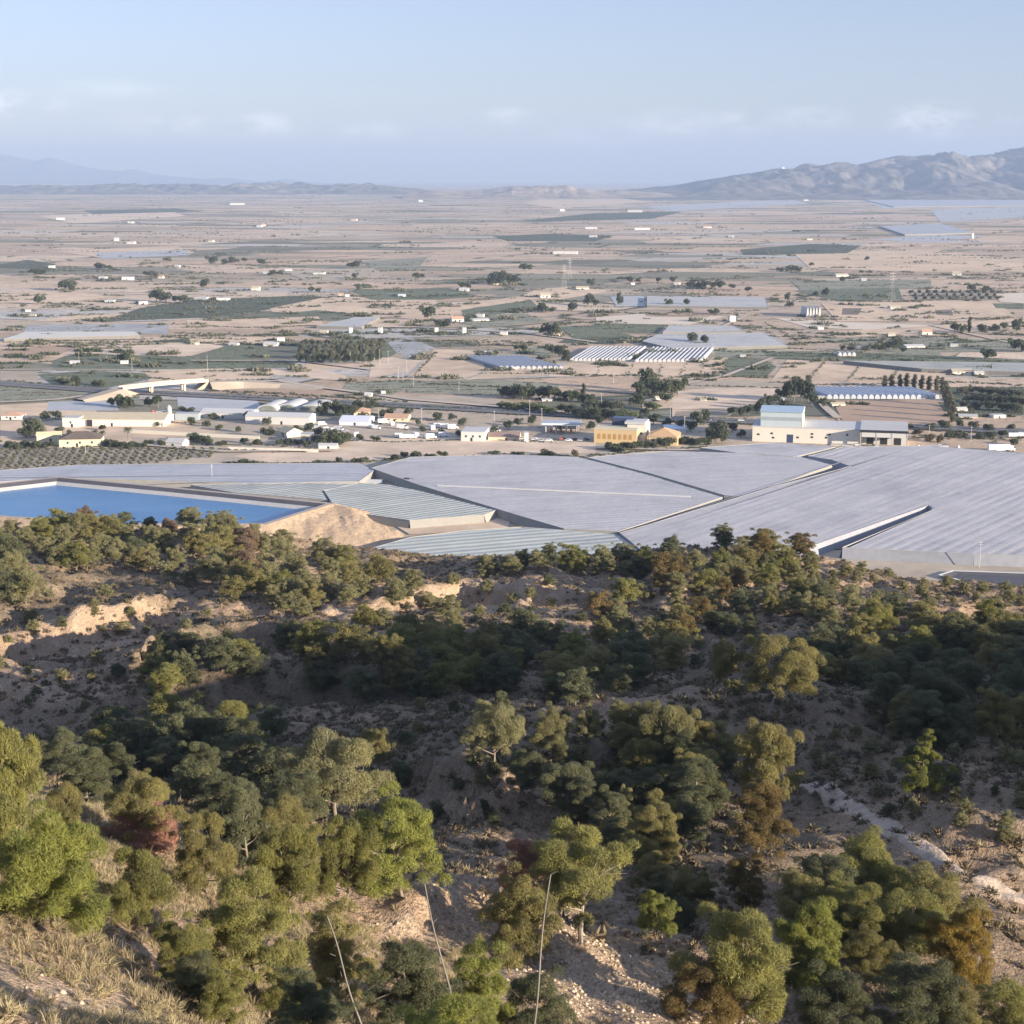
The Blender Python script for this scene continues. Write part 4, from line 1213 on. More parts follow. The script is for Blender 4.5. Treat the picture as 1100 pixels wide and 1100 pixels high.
# the steep end of the earthwork
mo = MB()
mp_ = [(283, 565), (296, 556), (330, 547), (356, 541), (378, 544), (404, 556), (428, 568), (437, 578), (400, 588), (360, 598), (300, 590)]
def mound():
    top = [(300, 560), (328, 549), (356, 541.5), (374, 545), (398, 558), (418, 569)]
    R_ = 40; C_ = 16
    V = []; Fc = []
    T = [G(x, y, RZ - 0.4 - max(0, (x - 372)) * 0.17) for x, y in top]
    Bt = [G(x, y, -0.3) for x, y in [(300, 606), (340, 604), (386, 594), (414, 586), (432, 580), (441, 577)]]
    def along(P, t):
        t = t * (len(P) - 1); i = min(int(t), len(P) - 2); return P[i] + (P[i + 1] - P[i]) * (t - i)
    for i in range(R_ + 1):
        a, b = along(T, i / R_), along(Bt, i / R_)
        for j in range(C_ + 1):
            t = j / C_
            p = a + (b - a) * t
            e = math.sin(math.pi * t)
            p = p + np.array([0, 0, e * (1.3 * float(ridged(np.array(p[0] / 6.0), np.array(p[1] / 30), 9, 3)) + 0.6 * float(perlin(np.array(p[0] / 2.2), np.array(p[1] / 2.5), 8)))])
            V.append(p)
    for i in range(R_):
        for j in range(C_):
            a = i * (C_ + 1) + j; Fc.append((a, a + C_ + 1, a + C_ + 2, a + 1))
    b0 = len(V)
    for i in range(R_ + 1):                                   # back of the mound, falling away behind its crest
        p = V[i * (C_ + 1)]; V.append(np.array([p[0] + 2, p[1] + 16, -0.5]))
    for i in range(R_): Fc.append((i * (C_ + 1), b0 + i, b0 + i + 1, (i + 1) * (C_ + 1)))
    o = link('earth_mound', mesh_data('earth_mound', V, Fc, True), None, BANK)
    return tag(o, 'tan eroded earth mound at the end of the blue reservoir', 'earth mound')
mound()
# the second, half-hidden basin behind the saddle
b2 = [G(x, y, 1.2) for x, y in [(1012, 617.5), (1025, 613.5), (1100, 616), (1180, 619), (1180, 640), (1075, 634)]]
r2 = empty('basin', (*np.mean(b2, axis=0)[:2], 0))
under(ring('rim', inset_poly(b2, -1.3, 1.2), b2, mat('white_rim', (0.80, 0.77, 0.70), 0.8, 0.08, 0.5)), r2)
under(ring('liner', b2, inset_poly(b2, 3.0, -0.2 + 0.45), LINER), r2)
link('floor', mesh_data('floor', [p - np.array(r2.location) for p in inset_poly(b2, 2.6, 0.42)], [tuple(range(len(b2)))]), r2, LINER)
tag(r2, 'empty dark basin with white rim behind the saddle at the edge of the hills', 'basin')
# ================================================================== buildings
CREAM = mat('cream_wall', (0.64, 0.60, 0.52), 0.85, 0.05, 0.2)
WHITE = mat('white_wall', (0.55, 0.545, 0.52), 0.85, 0.05, 0.2)
BUFF = mat('buff_wall', (0.62, 0.50, 0.36), 0.85, 0.08, 0.2)
YELLOW = mat('ochre_wall', (0.56, 0.42, 0.23), 0.85, 0.06, 0.2)
PALEYEL = mat('pale_yellow_wall', (0.58, 0.52, 0.37), 0.85, 0.06, 0.2)
ORANGE = mat('orange_roof', (0.5, 0.325, 0.18), 0.85, 0.12, 0.4)
TILE = mat('tile_roof', (0.46, 0.29, 0.20), 0.9, 0.15, 0.5)
GREYROOF = mat('fibre_roof', (0.46, 0.45, 0.43), 0.85, 0.1, 0.3)
SANDROOF = mat('sand_roof', (0.48, 0.41, 0.29), 0.85, 0.12, 0.3)
WHITEROOF = mat('white_roof', (0.5, 0.495, 0.485), 0.7, 0.05, 0.3)
BROWNROOF = mat('dark_roof', (0.13, 0.105, 0.085), 0.9, 0.15, 0.4)
BLUE = mat('blue_sheet', (0.44, 0.5, 0.515), 0.6, 0.05, 0.2)
BLUEGREY = mat('blue_grey_sheet', (0.3, 0.345, 0.37), 0.6, 0.06, 0.2)
NAVY = mat('navy_panel', (0.045, 0.06, 0.12), 0.4, 0.1, 0.4, 0.4)
DARK = mat('dark_opening', (0.030, 0.030, 0.034), 0.5, 0.1, 0.4)
GLASS = mat('window_glass', (0.035, 0.045, 0.06), 0.15, 0.1, 0.4, 0.5)
METAL = mat('galvanised', (0.50, 0.50, 0.50), 0.5, 0.1, 0.5, 0.5, 0.0, 0.4)
RED = mat('red_paint', (0.45, 0.10, 0.08), 0.6, 0.1, 0.4)
PPM = lambda y: F / math.hypot(*G(550, y)[:2])       # picture pixels per metre at a ground row

def house(px, py, w_px, h_px, depth, wall, roof, label, cat='farmhouse', group='scattered farm buildings', kind='gable', yaw=0.0, name='farmhouse', wins=0, door=True, along=True):
    """px, py: foot of the middle of the near wall; sizes of the near wall in picture pixels"""
    p = G(px, py); s = PPM(py); w = w_px / s; h = h_px / s
    r = empty(name, p, yaw)
    m = MB()
    rise = {'gable': 0.30, 'flat': 0, 'low': 0.12, 'hip': 0.28}[kind] * min(w, depth)
    hw_ = h - (rise if kind != 'flat' else 0); hw_ = max(hw_, h * 0.55); rise = h - hw_ if kind != 'flat' else 0
    if kind in ('gable', 'low') and along:           # ridge along the near wall
        m.prism_x([(0, -0.4), (depth, -0.4), (depth, hw_), (depth / 2, hw_ + rise), (0, hw_)], -w / 2, w / 2); m.build('wall', wall, r)
        q = MB(); t = 0.16; e = 0.35; k = rise / (depth / 2)
        q.prism_x([(-e, hw_ - e * k + 0.03), (depth / 2, hw_ + rise + 0.03), (depth + e, hw_ - e * k + 0.03), (depth + e, hw_ - e * k + t), (depth / 2, hw_ + rise + t + 0.04), (-e, hw_ - e * k + t)], -w / 2 - e, w / 2 + e); q.build('roof', roof, r)
    elif kind in ('gable', 'low'):
        m.prism([(-w / 2, -0.4), (w / 2, -0.4), (w / 2, hw_), (0, hw_ + rise), (-w / 2, hw_)], 0, depth); m.build('wall', wall, r)
        q = MB(); t = 0.16; e = 0.35; k = rise / (w / 2)
        q.prism([(-w / 2 - e, hw_ - e * k + 0.03), (0, hw_ + rise + 0.03), (w / 2 + e, hw_ - e * k + 0.03), (w / 2 + e, hw_ - e * k + t), (0, hw_ + rise + t + 0.04), (-w / 2 - e, hw_ - e * k + t)], -e, depth + e); q.build('roof', roof, r)
    elif kind == 'hip':
        m.box(-w / 2, w / 2, 0, depth, -0.4, hw_); m.build('wall', wall, r)
        e = 0.5; i = min(w, depth) / 2; q = MB()
        if w >= depth: a, b = (-w / 2 + i, depth / 2), (w / 2 - i, depth / 2)
        else: a, b = (0, i), (0, depth - i)
        z0, z1 = hw_ + 0.02, hw_ + rise
        q.add([(-w / 2 - e, -e, z0), (w / 2 + e, -e, z0), (w / 2 + e, depth + e, z0), (-w / 2 - e, depth + e, z0), (a[0], a[1], z1), (b[0], b[1], z1)],
              [(0, 1, 5, 4), (2, 3, 4, 5), (3, 0, 4), (1, 2, 5), (3, 2, 1, 0)] if w >= depth else [(0, 1, 4), (1, 2, 5, 4), (2, 3, 5), (3, 0, 4, 5), (3, 2, 1, 0)]); q.build('roof', roof, r)
    else:
        m.box(-w / 2, w / 2, 0, depth, -0.4, h); m.build('wall', wall, r)
        q = MB(); q.box(-w / 2 - 0.15, w / 2 + 0.15, -0.15, depth + 0.15, h + 0.01, h + 0.28); q.build('roof', roof, r)
    ww = min(1.3, w * 0.1)
    for i in range(wins):
        x = -w / 2 + w * (i + 0.7) / (wins + 0.4)
        q = MB(); q.box(x - ww / 2, x + ww / 2, -0.04, 0.08, hw_ * 0.42, hw_ * 0.42 + min(1.4, hw_ * 0.34)); q.build('window', GLASS, r)
    if door and w_px > 9:
        x = w * (0.02 + 0.1 * math.sin(px)); q = MB(); q.box(x - 0.7, x + 0.7, -0.05, 0.08, 0.0, min(2.3, hw_ * 0.7)); q.build('door', DARK, r)
    tag(r, label, cat, group)
    return r

# ------------------------------------------------------------------ the cream packing warehouse
def warehouse():
    p = G(808, 474); s = PPM(474); yaw = -math.radians(13)
    r = empty('warehouse', p, yaw, (1, 1, 1.14))
    L = 100.0 / 1.0
    MB().box(0, 68, 0, 34, -0.4, 8.4).build('wall', CREAM, r)
    MB().box(-0.25, 68.25, -0.25, 34.25, 8.41, 8.85).build('parapet', WHITEROOF, r)
    t = MB(); t.box(5, 31, 0.6, 30, 8.87, 12.2); t.build('tower_wall', BLUE, r)
    MB().box(4.94, 31.06, 0.54, 30.06, 12.21, 14.2).build('tower_band', BLUEGREY, r)
    g = MB(); g.prism_x([(0.5, 14.21), (30.1, 14.21), (30.1, 17.0), (15.3, 18.6), (0.5, 17.0)], 4.9, 31.1); g.build('tower_gable', BLUE, r)
    cs = MB(); cs.box(31.12, 31.3, 0.5, 30.1, 8.87, 13.2); cs.box(31.12, 31.3, 0.5, 30.1, 14.6, 17.0); cs.build('tower_side', CREAM, r)
    tr = MB(); tr.prism_x([(-0.1, 17.02), (15.3, 18.65), (30.7, 17.02), (30.7, 17.2), (15.3, 18.9), (-0.1, 17.2)], 4.4, 31.8); tr.build('tower_roof', mat('steel_blue_roof', (0.33, 0.43, 0.52), 0.55, 0.06, 0.2), r)
    # office and loading bay at the far end
    MB().box(68, 97, 4, 36, -0.4, 8.2).build('wall', WHITE, r)
    MB().box(67.9, 97.4, -7, 36.4, 8.9, 9.5).build('canopy', GREYROOF, r)
    MB().box(67.7, 97.6, -7.25, -7.02, 8.3, 9.6).build('canopy_edge', DARK, r)
    sb = MB(); sb.box(69, 96.5, -6.9, 3.9, 5.6, 8.2); sb.build('upper_office', WHITE, r)
    for x in (68.4, 78, 87.5, 96.8): MB().box(x - 0.35, x + 0.35, -7, -6.3, 0, 8.29).build('column', METAL, r)
    for x in (72, 80.5, 89): MB().box(x, x + 4.4, 3.9, 3.97, 0.2, 4.6).build('loading_door', DARK, r)
    MB().box(97.42, 97.6, 5, 33, 5.0, 5.5).build('wall_band', GREYROOF, r)
    MB().box(42 - 20, 46 - 20, -0.08, 0.1, 0, 4.6).build('loading_door', NAVY, r)
    for x, z in [(3, 3.6), (11.5, 4.4), (12.5, 2.0), (28, 2.6), (37, 4.8), (37, 3.0), (46, 3.0), (48, 4.9), (59, 5.0)]:
        MB().box(x, x + 1.6, -0.07, 0.1, z, z + 1.0).build('window', DARK, r)
    MB().box(50, 64, -6, -0.4, -0.3, 0.5).build('loading_dock', CONC, r)
    tag(r, 'big cream warehouse with a light blue tower block and open loading bay', 'warehouse')
    # two huts before it
warehouse()
house(782, 487, 12, 4.2, 6, WHITE, WHITEROOF, 'small white gabled hut standing between two net roofs', 'hut', 'white huts among the nets', 'gable', 0.1, 'hut', along=False)
house(806, 487, 5.5, 6, 5, WHITE, WHITEROOF, 'tiny white upright hut beside the small gabled one', 'hut', 'white huts among the nets', 'gable', 0.4, 'hut', along=False)

# ------------------------------------------------------------------ roadside buildings
def arched():
    p = G(638, 475.5); s = PPM(475.5); r = empty('roadside_building', p, -math.radians(14))
    w = 47 / s; h = 15 / s
    MB().box(0, w, 0, 16, -0.4, h).build('wall', YELLOW, r)
    MB().box(-0.2, w + 0.2, -0.2, 16.2, h + 0.01, h + 0.5).build('parapet', PALEYEL, r)
    for i in range(7):
        x = w * (0.12 + 0.122 * i); q = MB(); k = 8
        pr = [(x - 1.0, h * 0.3), (x + 1.0, h * 0.3), (x + 1.0, h * 0.58)] + [(x + 1.0 * math.cos(a), h * 0.58 + 1.0 * math.sin(a)) for a in np.linspace(0.3, math.pi - 0.3, k)] + [(x - 1.0, h * 0.58)]
        q.prism(pr, -0.07, 0.08); q.build('window', mat('amber_shutter', (0.42, 0.24, 0.09), 0.7, 0.1, 0.4), r)
    MB().box(w * 0.30, w * 0.80, 18, 27, -0.4, h + 5.0).build('upper_block', NAVY, r)
    q = MB(); q.box(w * 0.72, w * 1.16, 9.0, 25, -0.4, h + 2.6); q.build('white_block', CREAM, r)
    q = MB(); q.box(w * 0.66, w * 1.14, 8.5, 24, h + 2.61, h + 4.2); q.build('white_block_roof', WHITEROOF, r)
    for i in range(3):
        MB().box(w * (0.80 + 0.11 * i), w * (0.80 + 0.11 * i) + 1.6, 8.93, 9.1, h * 0.55, h * 0.55 + 1.6).build('window', GLASS, r)
    tag(r, 'ochre roadside building with a row of arched windows and a white upper block', 'roadside building')
arched()
house(711, 478.5, 33, 17, 22, YELLOW, ORANGE, 'orange hip-roofed house beside the ochre building with arched windows', 'house', None, 'hip', -0.22, 'house', wins=3)
house(725, 464, 24, 6, 14, mat('pale_blue_wall', (0.55, 0.62, 0.66), 0.8, 0.06, 0.3), mat('pale_blue_roof', (0.60, 0.66, 0.70), 0.7, 0.06, 0.3), 'low pale blue shed roof behind the orange hip-roofed house', 'shed', None, 'low', -0.1, 'shed')
def station():
    p = G(582, 466); s = PPM(466); r = empty('filling_station', p, -0.08); w = 42 / s
    MB().box(0, w, 0, 16, 6.0, 7.1).build('canopy', METAL, r)
    MB().box(-0.15, w + 0.15, -0.15, -0.02, 5.9, 7.2).build('canopy_fascia', mat('pale_blue_fascia', (0.52, 0.60, 0.68), 0.6, 0.05, 0.3), r)
    for i in range(4):
        for y in (3, 13): MB().box(w * (0.1 + 0.26 * i) - 0.3, w * (0.1 + 0.26 * i) + 0.3, y - 0.3, y + 0.3, -0.2, 5.99).build('column', WHITE, r)
    for i in range(3):
        MB().box(w * (0.2 + 0.26 * i), w * (0.2 + 0.26 * i) + 1.2, 7.5, 8.5, -0.2, 2.1).build('fuel_pump', RED, r)
    MB().box(w * 0.25, w * 0.95, 19, 27, -0.4, 4.0).build('shop', mat('shop_wall', (0.42, 0.36, 0.36), 0.8, 0.1, 0.4), r)
    MB().box(w * 0.30, w * 0.90, 18.93, 19.1, 0.4, 2.8).build('shop_window', GLASS, r)
    tag(r, 'filling station with a pale flat canopy on white columns', 'filling station')
station()
house(508, 474, 26, 10, 22, WHITE, WHITEROOF, 'white flat-roofed hall in the yard of parked vans', 'hall', None, 'flat', -0.12, 'hall', wins=3)
house(541, 473, 34, 6.5, 18, BUFF, mat('brown_sheet', (0.30, 0.21, 0.17), 0.85, 0.12, 0.3), 'brown-roofed low workshop between the white hall and filling station', 'workshop', None, 'low', -0.06, 'workshop')
house(565.5, 475, 4.5, 10, 5, WHITE, WHITEROOF, 'narrow white tower block at the end of the brown-roofed workshop', 'tower block', None, 'flat', 0, 'tower_block')
house(425, 453, 26, 7, 16, PALEYEL, TILE, 'pale yellow house with tiled roof above the yard of white vans', 'house', None, 'gable', -0.1, 'house', wins=3)
house(389, 446, 18, 7, 14, BUFF, TILE, 'pinkish house among trees behind the yard of white vans', 'house', None, 'hip', 0.1, 'house', wins=2)
house(380, 457, 32, 8, 24, mat('lilac_wall', (0.56, 0.56, 0.62), 0.8, 0.06, 0.3), mat('lilac_roof', (0.60, 0.61, 0.68), 0.7, 0.06, 0.3), 'lilac-grey shed at the near end of the van yard', 'shed', None, 'low', -0.1, 'shed')

# ------------------------------------------------------------------ the farms below the highway
house(123, 458, 110, 12.5, 26, CREAM, SANDROOF, 'very long sand-roofed livestock shed with dark doorways', 'livestock shed', 'long farm sheds', 'low', -0.04, 'livestock_shed', wins=0)
for x in (74, 96):
    p = G(x, 458.4); s = PPM(458)
    q = MB(); q.box(-1.8, 1.8, -1.2, -0.4, 0, 4.4); f = q.build('shed_door', DARK)
    shed = [o for o in COL.objects if o.name.startswith('livestock_shed')][0]
    f.parent = shed; f.location = ((x - 123) / s, 0.35, 0)
house(76, 459, 18, 10, 12, WHITE, GREYROOF, 'white gatehouse standing at the front of the long sand-roofed shed', 'gatehouse', None, 'flat', -0.05, 'gatehouse', wins=1)
house(243, 449.5, 58, 9.0, 16, WHITE, WHITEROOF, 'farther half of the long white barn, lower of the two', 'barn', 'white barns', 'low', -0.16, 'barn')
house(298, 456, 72, 11.5, 16, WHITE, WHITEROOF, 'long white barn whose bright gable end faces the parked cars', 'barn', 'white barns', 'low', -0.16, 'barn')
for i, (x, y, w, lab) in enumerate([(287, 441, 24, 'white arched tunnel next to the long white barn'), (308, 440, 24, 'white arched tunnel in the middle of the three'), (333, 441, 30, 'white arched tunnel at the end towards the dark trees')]):
    p = G(x, y); s = PPM(y); r = empty('arched_tunnel', p, -0.2); R_ = w / s / 2
    arc = [(R_ * math.cos(a), 4.3 * math.sin(a)) for a in np.linspace(0, math.pi, 14)]
    q = MB(); q.prism(arc, 0, 30); q.build('film_cover', WHITEROOF, r)
    q = MB(); q.prism([(0.82 * a, 0.84 * b) for a, b in arc], -0.12, 0.02); q.build('end_opening', mat('tunnel_mouth', (0.22, 0.24, 0.20), 0.9, 0.2, 0.3), r)
    tag(r, lab, 'tunnel greenhouse', 'white arched tunnels')
house(86, 480, 44, 15, 18, PALEYEL, BROWNROOF, 'yellow villa with dark hipped roof beside the orchard rows', 'villa', None, 'hip', 0.12, 'villa', wins=3)
house(53, 475, 26, 10, 12, PALEYEL, mat('yellow_roof', (0.70, 0.60, 0.36), 0.9, 0.1, 0.4), 'yellow side wing of the villa near the orchard', 'villa wing', None, 'low', 0.25, 'villa_wing')
house(12, 451, 22, 8, 12, WHITE, TILE, 'white farmhouse at the photo edge behind the big leafy trees', 'farmhouse', None, 'hip', 0, 'farmhouse', wins=2)
house(187, 480, 20, 8.5, 9, WHITE, GREYROOF, 'little white house behind the orchard rows with one dark door', 'house', None, 'gable', -0.3, 'house', along=True)
house(303, 469, 20, 9.5, 12, CREAM, SANDROOF, 'cream gabled house below the long white barn', 'house', None, 'gable', -0.9, 'house', wins=1)
house(352, 482, 20, 5, 7, WHITE, WHITEROOF, 'white low hut on the tan strip next to the dark round tree', 'hut', None, 'low', -0.05, 'hut')
house(330, 476, 14, 9, 10, mat('drab_wall', (0.42, 0.38, 0.33), 0.9, 0.1, 0.4), GREYROOF, 'drab ruin-like house behind the dark hedge trees', 'house', None, 'flat', 0.1, 'house', wins=1)
house(397, 521, 26, 4.5, 8, WHITE, WHITEROOF, 'bright white flat shed between the green and lavender net roofs', 'shed', None, 'low', -0.12, 'shed')
house(1096, 597, 22, 7, 9, WHITE, WHITEROOF, 'bright white shed end at the photo edge over the blue side net', 'shed', None, 'low', 0.35, 'shed')
# walls
def farm_wall(a, b, h, label, m=CREAM, t=0.3):
    A, B = G(*a), G(*b); d = B - A; ln_ = np.linalg.norm(d)
    r = empty('farm_wall', A, math.atan2(d[1], d[0]))
    MB().box(0, ln_, -t / 2, t / 2, -0.3, h).build('wall', m, r)
    MB().box(-0.05, ln_ + 0.05, -t / 2 - 0.06, t / 2 + 0.06, h + 0.004, h + 0.12).build('coping', CONC, r)
    tag(r, label, 'wall', 'long pale farm walls')
farm_wall((140, 465), (279, 472), 2.3, 'long pale wall across the bare yard below the sand-roofed shed')
farm_wall((245, 483), (342, 486), 1.8, 'low pale wall along the tan strip under the hedge')
farm_wall((845, 452), (890, 454), 1.8, 'low pale wall beside the brown field behind the warehouse')

def silo_yard():
    p = G(182, 452); s = PPM(452); r = empty('feed_mill', p, 0)
    MB().lathe([(1.9, 2.2), (1.9, 9.5), (0.4, 11.2)]).build('silo', METAL, r)
    q = MB(); q.lathe([(0.4, 0), (0.4, 0.8), (1.9, 2.19)]); q.build('silo_hopper', METAL, r)
    MB().box(-9, -2.6, 1, 8, -0.3, 6.0).build('mill_house', mat('dull_red', (0.30, 0.16, 0.13), 0.8, 0.15, 0.5), r)
    MB().box(-9.2, -2.4, 0.8, 8.2, 6.01, 6.4).build('mill_roof', GREYROOF, r)
    MB().box(3.5, 20, 2, 11, -0.3, 4.2).build('store', BLUEGREY, r)
    MB().box(3.3, 20.2, 1.8, 11.2, 4.21, 4.6).build('store_roof', METAL, r)
    MB().lathe([(1.4, -0.2), (1.4, 6.2), (0.3, 7.2)], -12, 3).build('silo', RED, r)
    tag(r, 'small feed mill with a white upright silo and red store', 'feed mill')
silo_yard()

# ------------------------------------------------------------------ the overpass
BRIDGE_M = mat('bridge_concrete', (0.47, 0.41, 0.34), 0.9, 0.12, 0.3)
def overpass():
    A, B = G(130, 424.5), G(222, 417)
    ln_ = np.linalg.norm(B - A); r = empty('overpass', A, math.atan2((B - A)[1], (B - A)[0]))
    prof = lambda x: 6.6 + 0.7 * math.sin(math.pi * x / ln_) - 0.8 * (1 - x / ln_)
    k = 24; V = []; Fc = []
    for i in range(k + 1):
        x = ln_ * i / k; z = prof(x)
        V += [(x, -4.4, z), (x, 4.4, z), (x, 4.4, z - 1.3), (x, -4.4, z - 1.3)]
    for i in range(k):
        a = i * 4
        for j in range(4): Fc.append((a + j, a + (j + 1) % 4, a + 4 + (j + 1) % 4, a + 4 + j))
    Fc += [(3, 2, 1, 0), (4 * k, 4 * k + 1, 4 * k + 2, 4 * k + 3)]
    link('deck', mesh_data('deck', V, Fc), r, BRIDGE_M)
    for sy in (-4.25, 4.25):
        q = MB(); a = [(ln_ * i / k, sy, prof(ln_ * i / k)) for i in range(k + 1)]
        V2 = []; F2 = []
        for x, y, z in a: V2 += [(x, y - 0.12, z + 0.01), (x, y + 0.12, z + 0.01), (x, y + 0.12, z + 1.0), (x, y - 0.12, z + 1.0)]
        for i in range(k):
            for j in range(4): F2.append((i * 4 + j, i * 4 + (j + 1) % 4, i * 4 + 4 + (j + 1) % 4, i * 4 + 4 + j))
        q.add(V2, F2); q.build('parapet', BRIDGE_M, r)
    for fx in (0.34, 0.72):
        for y in (-2.4, 2.4): MB().box(ln_ * fx - 0.8, ln_ * fx + 0.8, y - 0.8, y + 0.8, -0.5, prof(ln_ * fx) - 1.31).build('pier', BRIDGE_M, r)
        MB().box(ln_ * fx - 1.0, ln_ * fx + 1.0, -3.9, 3.9, prof(ln_ * fx) - 2.2, prof(ln_ * fx) - 1.36).build('pier_cap', BRIDGE_M, r)
    q = MB(); q.prism([(-14, -0.3), (ln_ * 0.22, -0.3), (ln_ * 0.04, prof(0) - 1.35), (-14, prof(0) - 1.8)], -5, 5); q.build('abutment', mat('abutment_soil', (0.38, 0.32, 0.255), 0.95, 0.15, 0.3), r)
    q = MB(); q.prism([(ln_ * 0.84, -0.3), (ln_ + 14, -0.3), (ln_ + 14, prof(ln_) - 1.8), (ln_ * 0.97, prof(ln_) - 1.35)], -5, 5); q.build('abutment', mat('abutment_soil', (0.38, 0.32, 0.255)), r)
    tag(r, 'cream concrete road bridge arching over the dark highway', 'bridge')
overpass()
# earth ramps that carry the road up to the bridge
def ramp_bank(P, name='road_embankment'):
    V = []; Fc = []
    P = [(G(x, y), h) for x, y, h in P]
    for i, (p, h) in enumerate(P):
        d = P[min(i + 1, len(P) - 1)][0] - P[max(i - 1, 0)][0]; d = d[:2] / np.linalg.norm(d[:2]); n_ = np.array([-d[1], d[0]])
        for o_, z in ((-6 - h * 1.8, -0.2), (-5, h), (5, h), (6 + h * 1.8, -0.2)):
            q = p[:2] + n_ * o_; V.append((q[0], q[1], z))
    for i in range(len(P) - 1):
        for j in range(3): Fc.append((i * 4 + j, i * 4 + j + 1, i * 4 + 5 + j, i * 4 + 4 + j))
    o = link('terrain', mesh_data('terrain', V, Fc), None, FM['K'])
    tag(o, kind='structure')
ramp_bank([(224, 417, 5.6), (262, 415, 4.5), (305, 415.5, 2.6), (345, 419, 0.8)])
ramp_bank([(127, 425, 5.4), (110, 428, 4.0), (85, 431, 1.4)])

# ------------------------------------------------------------------ polytunnels and glasshouses farther out
TUN = mat('tunnel_film', (0.43, 0.435, 0.45), 0.6, 0.06, 0.2, 0.3)
TUNG = mat('gutter_dark', (0.27, 0.275, 0.29), 0.8, 0.1, 0.3)
def tunnel_block(corner, w_px, depth, n, label, h=3.1, yaw=0.0, m=TUN, slant=0.0):
    p = G(*corner); s = PPM(corner[1]); w = w_px / s; r = empty('tunnel_greenhouse', p, yaw)
    b = w / n
    q = MB(); g = MB()
    for i in range(n):
        x0 = i * b
        pr = [(x0 + 0.12 * b, 0.0)] + [(x0 + b * (0.5 - 0.38 * math.cos(a)), 1.7 + (h - 1.7) * math.sin(a)) for a in np.linspace(0, math.pi, 6)] + [(x0 + 0.88 * b, 0.0)]
        n0 = len(q.V); q.prism(pr, 0, depth)
        g.box(x0 - 0.1 * b, x0 + 0.1 * b, 0.3, depth - 0.3, 0, 1.8)
    for mm in (q, g): mm.V = [(x + y * slant, y, z) for x, y, z in mm.V]
    q.build('film_ribs', m, r); g.build('gutter_slats', TUNG, r)
    tag(r, label, 'tunnel greenhouse', 'ribbed tunnel greenhouses')
tunnel_block((536, 396.5), 70, 88, 12, 'ribbed grey tunnel greenhouse with a dark strip at its side', yaw=-0.03, slant=-0.42)
tunnel_block((612, 388), 65, 110, 14, 'ribbed tunnel greenhouse, one of two, on the side of the trees', slant=0.22)
tunnel_block((682, 389), 73, 112, 15, 'ribbed tunnel greenhouse, one of two, ending at the bare tan plot', slant=0.22)
tunnel_block((888, 428.5), 122, 52, 19, 'blue-white ribbed greenhouse behind the brown field and warehouse', m=mat('blue_film', (0.44, 0.47, 0.52), 0.6, 0.08, 0.2), yaw=-0.02, slant=-0.2, h=3.6)
tunnel_block((866, 341), 16, 40, 5, 'pale ribbed block that looks like a tank on the distant fields', h=12, m=WHITEROOF)
tunnel_block((900, 383), 20, 12, 4, 'tiny ribbed white tunnel within the green strip', h=4, m=WHITEROOF)
FAR_WALL = mat('drab_net', (0.20, 0.19, 0.17), 0.9, 0.15, 0.3, 0.1)
def flat_house(poly, zt, m, label):
    net_house(poly, zt * 0.75, m, FAR_WALL, label, 14, 0.1, 0.05, 'pale flat greenhouses out on the plain', 0.6)
nm_far = rows_material('net_roof_far', (0.47, 0.465, 0.45), (0.38, 0.375, 0.365), 9.0, 0.1, 0.6, 0.85, 0.3, 0.1)
nm_fargreen = rows_material('net_roof_fargreen', (0.40, 0.40, 0.36), (0.33, 0.335, 0.30), 9.0, -0.05, 0.6, 0.85, 0.3, 0.1)
flat_house([(906, 387.5), (1000, 388.5), (1180, 391), (1180, 402), (1080, 399), (990, 396)], 4.5, nm_fargreen, 'long greenish flat greenhouse above the tan plots')
flat_house([(712, 357), (719, 349.5), (788, 350), (801, 356)], 4.0, nm_far, 'grey flat greenhouse above the two ribbed tunnels')
flat_house([(690, 366.5), (708, 359), (820, 357.5), (846, 371), (722, 374)], 4.0, nm_far, 'pale flat greenhouse directly behind the two ribbed tunnels')
flat_house([(695, 328), (695, 318.5), (822, 320), (825, 330)], 4.0, nm_far, 'long grey flat greenhouse behind the pair of dark round trees')
flat_house([(4, 364), (28, 356.5), (145, 356), (151, 360)], 4.0, mat('cream_film', (0.6, 0.57, 0.5), 0.7, 0.06, 0.05), 'long cream flat greenhouse strip beyond the pink field')
flat_house([(340, 350), (383, 341), (408, 340.5), (388, 351)], 4.0, nm_far, 'grey wedge-shaped flat greenhouse beyond the poplar grove')
flat_house([(945, 243), (1010, 240), (1046, 250), (972, 252)], 5.0, nm_strip, 'bluish flat greenhouse far out on the hazy plain')
flat_house([(930, 215), (1100, 207.5), (1200, 208), (1200, 220), (960, 222)], 5.0, nm_strip, 'vast bluish greenhouse spread at the foot of the mountains')

